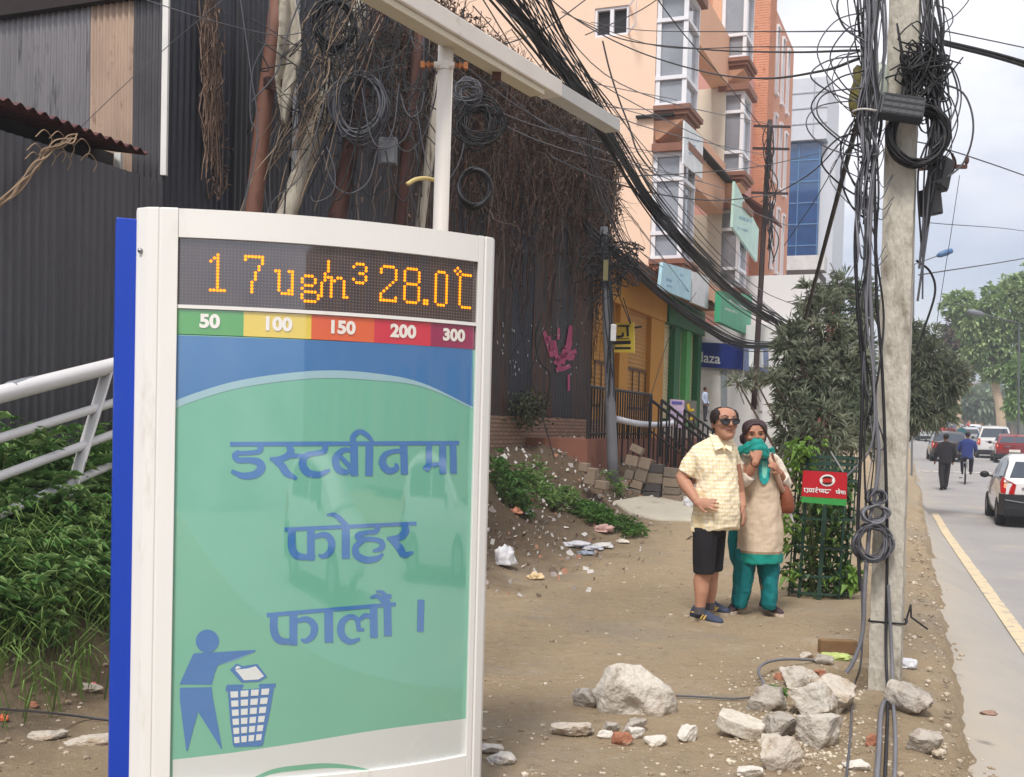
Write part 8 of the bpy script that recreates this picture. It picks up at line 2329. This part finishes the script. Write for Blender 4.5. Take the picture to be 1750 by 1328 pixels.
# ================================================================== VEHICLES
M_TYRE = mat('tyre', L((36, 35, 36)), rough=.85); M_RIM = mat('rim', L((150, 152, 156)), rough=.4, metal=.6)
M_CGL = mat('car_glass', L((40, 52, 66)), rough=.06, spec=.8, var=.1, coat=.8)
M_TAIL = mat('tail_lamp', L((170, 24, 24)), rough=.2, emit=.12, coat=.6); M_TAILC = mat('tail_lamp_clear', L((226, 160, 120)), rough=.2, emit=.2, coat=.6)
M_CBLK = mat('black_trim', L((34, 34, 38)), rough=.5, var=.1); M_PLATE = mat('number_plate', L((214, 208, 200)), rough=.5)
def paint(nm, c): return mat(nm, L(c), rough=.3, var=.02, vs=2, coat=.85, dirt=(L([x * .8 for x in c]), .66, 1.2))
def car(label, cat, px, py, Y, m, Ln=3.7, Wd=1.64, H=1.5, belt=.95, kind='hatch', m_low=None, head=None, lights=True, group='cars in the queue up the road', name='hatchback_car', at=None):
    c = at if at is not None else WY(px, py, Y)
    c.z = roadz(c.y)
    hd = head if head is not None else math.atan(.34)
    t_ = thing(name, label, cat, c, group, -hd)
    hw = Wd / 2
    prof = {'hatch': [(.03, belt + .03), (.34, H - .13), (.75, H - .02), (1.5, H), (2.05, H - .08), (2.85, belt + .02)],
            'sedan': [(.55, belt + .03), (1.15, H - .10), (1.5, H - .02), (2.1, H), (2.6, H - .08), (3.4, belt + .02)],
            'suv': [(.02, belt + .03), (.16, H - .12), (.45, H - .02), (1.9, H), (2.5, H - .10), (3.2, belt + .02)],
            'van': [(.02, belt + .03), (.10, H - .16), (.35, H - .02), (2.8, H), (3.6, H - .10), (4.3, belt + .02)]}[kind]
    st = [(0, .42, .86), (.06, .30, .95), (.3, .24, 1.0), (1.0, .22, 1.0), (Ln - 1.2, .22, 1.0), (Ln - .5, .22, .97), (Ln - .1, .26, .90), (Ln, .36, .80)]
    b = MB(); rings = []
    for y_, zl, kw in st:
        zb = belt if y_ < prof[-1][0] + .1 else lerp(belt, belt - .22, min(1, (y_ - prof[-1][0]) / (Ln - prof[-1][0])))
        if y_ == 0: zb = belt - .05
        w_ = hw * kw
        rings.append([V((-w_ * .90, y_, zl)), V((-w_ * .98, y_, zl + .12)), V((-w_, y_, .55)), V((-w_ * .985, y_, .74)), V((-w_ * .93, y_, zb)), V((-w_ * .5, y_, zb + .02)), V((0, y_, zb + .03)), V((w_ * .5, y_, zb + .02)), V((w_ * .93, y_, zb)), V((w_ * .985, y_, .74)), V((w_, y_, .55)), V((w_ * .98, y_, zl + .12)), V((w_ * .90, y_, zl))])
    b.loft(rings); b.build('body', m, t_, smooth=True, local=True, weld=True)
    ch = t_.children[-1]; md = ch.modifiers.new('edges', 'EDGE_SPLIT'); md.split_angle = math.radians(40)
    k = MB(); rings = []
    rw = lambda z: hw * .93 - (z - belt) * .30
    for y_, zt in prof:
        r0 = rw(zt)
        rings.append([V((-hw * .925, y_, belt - .02)), V((-r0 - .01, y_, zt - .05)), V((-r0 + .07, y_, zt)), V((0, y_, zt + .02)), V((r0 - .07, y_, zt)), V((r0 + .01, y_, zt - .05)), V((hw * .925, y_, belt - .02))])
    k.loft(rings); k.build('roof', m, t_, smooth=True, local=True)
    ch = t_.children[-1]; md = ch.modifiers.new('edges', 'EDGE_SPLIT'); md.split_angle = math.radians(40)
    # glass
    (ya, za), (yb, zb) = prof[0], prof[1]
    def onback(x, q, d=.012): return V((x, lerp(ya, yb, q) - d, lerp(za, zb, q) + d * .5))
    g = MB(); q0, q1 = .10, .93
    g.add([onback(-(hw * .80), q0), onback(hw * .80, q0), onback(hw * .62 + .02, q1), onback(-hw * .62 - .02, q1)], [(0, 1, 2, 3)]); g.build('rear_window', M_CGL, t_, local=True)
    for sx in (-1, 1):
        n_ = len(prof)
        def side(y_, q, sx=sx):
            zt = prof[0][1]
            for (y0, z0), (y1, z1) in zip(prof, prof[1:]):
                if y0 <= y_ <= y1: zt = lerp(z0, z1, (y_ - y0) / (y1 - y0))
            z = lerp(belt + .04, zt - .10, q); return V((sx * (lerp(hw * .925, rw(zt) + .01, (z - belt + .02) / max(.05, zt - .03 - belt)) + .010), y_, z))
        for y0, y1 in ((yb + .12, (yb + prof[-1][0]) / 2 - .1), ((yb + prof[-1][0]) / 2 - .03, prof[-2][0] + .15)):
            g = MB(); g.grid([[side(lerp(y0, y1, i / 4), q) for q in (.05, 1)] for i in range(5)]); g.build('side_window', M_CGL, t_, local=True)
        if m_low is not None:
            pass
        g = MB()                                       # tail lamp
        if kind in ('suv', 'van'): ps = [(hw * .985, -.015, belt - .30), (hw * .80, -.03, belt - .30), (hw * .82, -.02, belt + .02), (hw * .93, .02, belt + .04)]
        else: ps = [(hw * .99, .06, belt - .24), (hw * .70, -.02, belt - .26), (hw * .66, -.015, belt - .06), (hw * .86, .0, belt + .02), (hw * .95, .12, belt + .08), (hw * 1.0, .22, belt - .04)]
        pv = [V((sx * x, y_ - .012, z)) for x, y_, z in ps]
        if sx > 0: pv = pv[::-1]
        g.prism(pv, V((-sx * .03, .05, 0))); tl = g.build('tail_light', M_TAIL, t_, local=True)
        g = MB(); cc = sum(pv, V((0, 0, 0))) / len(pv); g.prism([cc + (q - cc) * .45 + V((sx * .004, -.008, .02)) for q in pv], V((-sx * .01, .02, 0))); g.build('lamp_lens', M_TAILC, tl, local=True)
        g = MB(); my = prof[-1][0] - .55; g.ell((sx * (hw + .12), my, belt + .06), (.10, .06, .075), n=12, m=7); g.beam(V((sx * (hw - .06), my, belt + .02)), V((sx * (hw + .06), my, belt + .04)), .04, .04); g.build('mirror', M_CBLK if m_low is None else m_low, t_, smooth=True, local=True)
        for y_ in (.68, Ln - .78):
            g = MB(); prof_w = [(.17, .0), (.285, .0), (.305, .02), (.305, .16), (.285, .18), (.17, .18)]
            rr = []
            for i in range(21):
                a_ = 6.283 * i / 20; rr.append([V((sx * (hw - .17 + o_), y_ + r_ * math.cos(a_), .305 + r_ * math.sin(a_))) for r_, o_ in prof_w])
            g.loft(rr, closed=False, cap=False); tw = g.build('wheel', M_TYRE, t_, smooth=True, local=True)
            g = MB(); rr = [[V((sx * (hw + d_), y_ + r_ * math.cos(6.283 * i / 20), .305 + r_ * math.sin(6.283 * i / 20))) for i in range(20)] for r_, d_ in ((.18, .0), (.17, -.01), (.06, .005), (.02, .005))]
            g.loft(rr); g.build('rim', M_RIM, tw, local=True)
    lo = m_low or M_CBLK
    g = MB(); rings = []
    zt = belt - .27 if m_low is not None else .46
    for x in [-1, -.9, -.5, 0, .5, .9, 1]:
        yy = .24 if abs(x) == 1 else (-.03 if abs(x) == .9 else -.06)
        rings.append([V((x * hw * 1.012, yy, .26)), V((x * hw * 1.012, yy - .03, .40)), V((x * hw * 1.012, yy - .03, zt)), V((x * hw * .99, yy + .12, zt + .02)), V((x * hw * .99, yy + .3, .26))])
    g.loft(rings); bp_ = g.build('bumper', lo, t_, smooth=False, local=True)
    if m_low is not None:
        g = MB(); g.beam(V((-hw * .9, -.095, zt - .10)), V((-hw * .45, -.10, zt - .15)), .02, .015); g.beam(V((hw * .9, -.095, zt - .10)), V((hw * .45, -.10, zt - .15)), .02, .015); g.build('bumper_strip', mat('grey_strip', L((140, 140, 146)), rough=.4), bp_, local=True)
    g = MB(); g.box((0, -.10, .50 if m_low is not None else belt - .33), (.50, .012, .13)); g.build('number_plate', M_PLATE, t_, local=True)
    g = MB(); g.box((hw * -.36, -.02, belt - .13), (.26, .02, .03)); g.build('badge', mat('badge_grey', L((120, 122, 128)), rough=.4), t_, local=True)
    g = MB(); g.box((0, Ln / 2, .28), (Wd * .84, Ln * .9, .16)); g.build('underbody', M_CBLK, t_, local=True)
    return t_
P_WH = paint('white_paint', (222, 220, 220)); P_RED = paint('red_paint', (120, 24, 30)); P_BLK = paint('black_paint', (46, 40, 44)); P_SIL = paint('silver_paint', (168, 172, 180))
hatch = car('white hatchback with a black bumper cut off by the right edge', 'car', 1783, 903, 22.3, P_WH, m_low=M_CBLK, head=math.atan(.33))
car('dark red car just behind the white hatchback at the right edge', 'car', 1733, 792, 54, P_RED, 4.0, 1.72, 1.46, head=math.atan(.36))
car('white off road car ahead of the dark red car', 'car', 1699, 782, 60, P_WH, 4.5, 1.82, 1.78, 1.05, 'suv', name='off_road_car', head=math.atan(.38))
car('black hatchback beside the man in black clothes', 'car', 1622, 792, 54, P_BLK, 3.8, 1.66, 1.5, head=math.atan(.30))
car('small white car half hidden behind the black hatchback', 'car', 1656, 765, 78, P_WH, 3.8, 1.6, 1.5, head=math.atan(.36))
car('pale van in the distance left of the small white car', 'van', 1588, 757, 96, paint('van_paint', (196, 202, 206)), 4.7, 1.8, 2.05, 1.15, 'van', name='van', head=math.atan(.30))
car('silver car farthest along the road beside the concrete pole', 'car', 1561, 754, 104, P_SIL, 3.9, 1.6, 1.45, head=math.atan(.28))
car('grey car far up the road ahead of the white off road car', 'car', 1680, 755, 92, P_SIL, 4.0, 1.66, 1.5, head=math.atan(.38))
car('second white car far up the road left of the grey car', 'car', 1664, 752, 108, P_WH, 4.0, 1.66, 1.5, head=math.atan(.36))
car('dark car farthest up the road behind the riders', 'car', 1634, 752, 112, P_BLK, 4.0, 1.66, 1.5, head=math.atan(.34))
car('white van farthest up the road under the trees', 'van', 1612, 752, 118, paint('van_paint', (196, 202, 206)), 4.7, 1.8, 2.05, 1.15, 'van', name='van', head=math.atan(.32))
# white hatchbacks behind the photographer, seen in the kiosk glass
for lab, x, y_ in (('white hatchback on the road behind the camera mirrored in the kiosk poster', 3.0, -4.6), ('second white hatchback behind the camera mirrored near the poster right edge', 7.4, -1.2)):
    c_ = copy_tree(hatch); c_.location = (x, y_, roadz(y_)); c_['label'] = lab; c_.rotation_euler.z = -math.atan(.33)
t_ = thing('shop_row', 'row of buildings across the road mirrored in the kiosk glass', 'building', (16, -16, 0))
mb = MB()
for k in range(5):
    a = V((13 + k * 2.6 * .33, -26 + k * 7.5, 0)); mb.prism([a, a + V((2.2, 6.8, 0)), a + V((10, 4.4, 0)), a + V((8, -2.4, 0))], (0, 0, 7 + 2.5 * ((k * 7) % 3)))
mb.build('wall', mat('row_wall', L((176, 164, 150)), rough=.9, var=.2, vs=.4), t_)
for k in range(5):
    for j in range(3):
        for q in range(2):
            a = V((13 + k * 2.6 * .33, -26 + k * 7.5, 0)); b = a + V((2.2, 6.8, 0)) * (.15 + .27 * j) + V((-.05, .02, 1.2 + 3 * q)); mb = MB(); mb.prism([b, b + V((.36, 1.1, 0)), b + V((.36, 1.1, 1.5)), b + V((0, 0, 1.5))], (.06, -.02, 0)); mb.build('window', M_GLASS, t_)
# bicycle with its rider
def bicycle(label, px, Y, hd):
    c = WY(px, 800, Y); c.z = roadz(Y); t_ = thing('bicycle', label, 'bicycle', c, None, -hd)
    for y_ in (0, 1.05):
        m_ = MB(); m_.tube([V((0, y_ + .33 * math.cos(a), .34 + .33 * math.sin(a))) for a in [i * 6.283 / 24 for i in range(25)]], .022, 6, cap=False); w_ = m_.build('wheel', M_TYRE, t_, smooth=True, local=True)
        m_ = MB()
        for i in range(12): a = i * 6.283 / 12; m_.tube([V((.015 if i % 2 else -.015, y_, .34)), V((0, y_ + .32 * math.cos(a), .34 + .32 * math.sin(a)))], .003, 3)
        m_.build('spokes', M_RIM, w_, local=True)
    m_ = MB()
    for a, b in (((0, 0, .34), (0, .18, .80)), ((0, .18, .80), (0, .80, .82)), ((0, .45, .32), (0, .80, .78)), ((0, .45, .32), (0, .18, .84)), ((0, 0, .34), (0, .45, .32)), ((0, .78, .92), (0, 1.05, .34))): m_.tube([V(a), V(b)], .018, 6)
    m_.build('frame', M_CBLK, t_, local=True)
    m_ = MB(); m_.tube([V((-.30, .66, 1.02)), V((-.22, .80, 1.0)), V((0, .80, .98)), V((.22, .80, 1.0)), V((.30, .66, 1.02))], .013, 6); m_.build('handlebar', M_RIM, t_, local=True)
    m_ = MB(); m_.box((0, -.10, .72), (.16, .42, .02)); m_.tube([V((-.07, -.28, .71)), V((-.04, 0, .36))], .008, 5); m_.tube([V((.07, -.28, .71)), V((.04, 0, .36))], .008, 5); m_.build('carrier', M_RIM, t_, local=True)
    m_ = MB(); m_.ell((0, .16, .90), (.10, .14, .04), n=12, m=6); m_.build('saddle', M_CBLK, t_, smooth=True, local=True)
    m_ = MB(); m_.box((0, -.16, .46), (.11, .012, .22)); m_.build('mudguard', mat('white_guard', L((206, 206, 206)), rough=.5), t_, local=True)
    for s_, z in ((-.14, .20), (.14, .46)): m_ = MB(); m_.box((s_, .45, z), (.10, .09, .025)); m_.build('pedal', M_CBLK, t_, local=True)
    return t_
bicycle('black bicycle seen from behind under the rider in blue', 1650, 36.6, math.atan(.42))
cy = WY(1650, 800, 36.6); cy2 = V((cy.x + .06, cy.y + .18, roadz(36.6) + .10))
pc_ = small_person('cyclist in a bright blue jacket riding away in the road', 1652, 800, 84, cy2.y, (40, 56, 116), (50, 46, 56), (24, 20, 22), (128, 90, 70), math.pi - math.atan(.42), .05, None, True, (.05, .05), cy2.z)
# motorcycles in the queue
def motorcycle(label, px, Y, mc_):
    c = WY(px, 745, Y); c.z = roadz(Y); t_ = thing('motorcycle', label, 'motorcycle', c, 'motorcycles up the road', -math.atan(.4))
    for y_ in (0, 1.25):
        m_ = MB(); m_.tube([V((0, y_ + .27 * math.cos(a), .30 + .27 * math.sin(a))) for a in [i * 6.283 / 16 for i in range(17)]], .05, 6, cap=False); m_.build('wheel', M_TYRE, t_, smooth=True, local=True)
    m_ = MB(); m_.loft([ering(V((0, y_, z)), V((w_, 0, 0)), V((0, 0, h_)), 10) for y_, z, w_, h_ in ((-.2, .80, .06, .06), (.1, .74, .13, .12), (.5, .72, .12, .16), (.8, .80, .15, .16), (1.05, .86, .06, .08))]); m_.build('body', mc_, t_, smooth=True, local=True)
    m_ = MB(); m_.box((0, -.24, .72), (.14, .05, .08)); m_.build('tail_light', M_TAIL, t_, local=True)
    m_ = MB(); m_.tube([V((-.34, .85, 1.02)), V((0, 1.0, .98)), V((.34, .85, 1.02))], .018, 5); m_.tube([V((0, 1.0, .98)), V((0, 1.25, .30))], .03, 6); m_.build('handlebar', M_CBLK, t_, local=True)
    return t_
for i, (px, Y, top, hel, lab) in enumerate(((1612, 74, (160, 60, 56), (150, 130, 120), 'pinkish'), (1626, 72, (110, 44, 48), (120, 126, 122), 'dark red'), (1643, 76, (60, 130, 140), (224, 224, 226), 'teal'), (1654, 84, (150, 150, 150), (190, 40, 44), 'grey'))):
    motorcycle(['motorcycle under the rider in pinkish clothes', 'motorcycle under the rider in dark red clothes', 'motorcycle under the rider with the white helmet', 'motorcycle under the rider with the red helmet'][i], px, Y, P_RED if i % 2 else P_BLK)
    c = WY(px, 745, Y)
    small_person(['motorcycle rider in pinkish clothes ahead of the black hatchback', 'motorcycle rider in dark red clothes with a greyish helmet', 'motorcycle rider in teal with a white helmet', 'motorcycle rider in grey with a red helmet'][i], px, 745, 1.68 * FPX / Y, c.y, top, (44, 44, 52), (24, 20, 22), (128, 90, 70), math.pi - math.atan(.4), .05, hel, True, (.05, .05), roadz(Y) + .02, 'motorcycle riders up the road')

# ================================================================== AIR: a little dust haze along the street
hz = MB(); hz.box((60, 440, 9.0), (1240, 960, 26.0)); ho = hz.build('haze', [], base=(60, 440, 9.0)); tag(ho, kind='stuff')
hm = bpy.data.materials.new('haze_air'); hm.use_nodes = True; t = hm.node_tree; t.nodes.clear()
oo = t.nodes.new('ShaderNodeOutputMaterial'); pv = t.nodes.new('ShaderNodeVolumePrincipled'); pv.inputs['Color'].default_value = (.86, .90, .96, 1); pv.inputs['Density'].default_value = .0019; pv.inputs['Anisotropy'].default_value = .2
t.links.new(pv.outputs[0], oo.inputs['Volume']); ho.data.materials.append(hm)
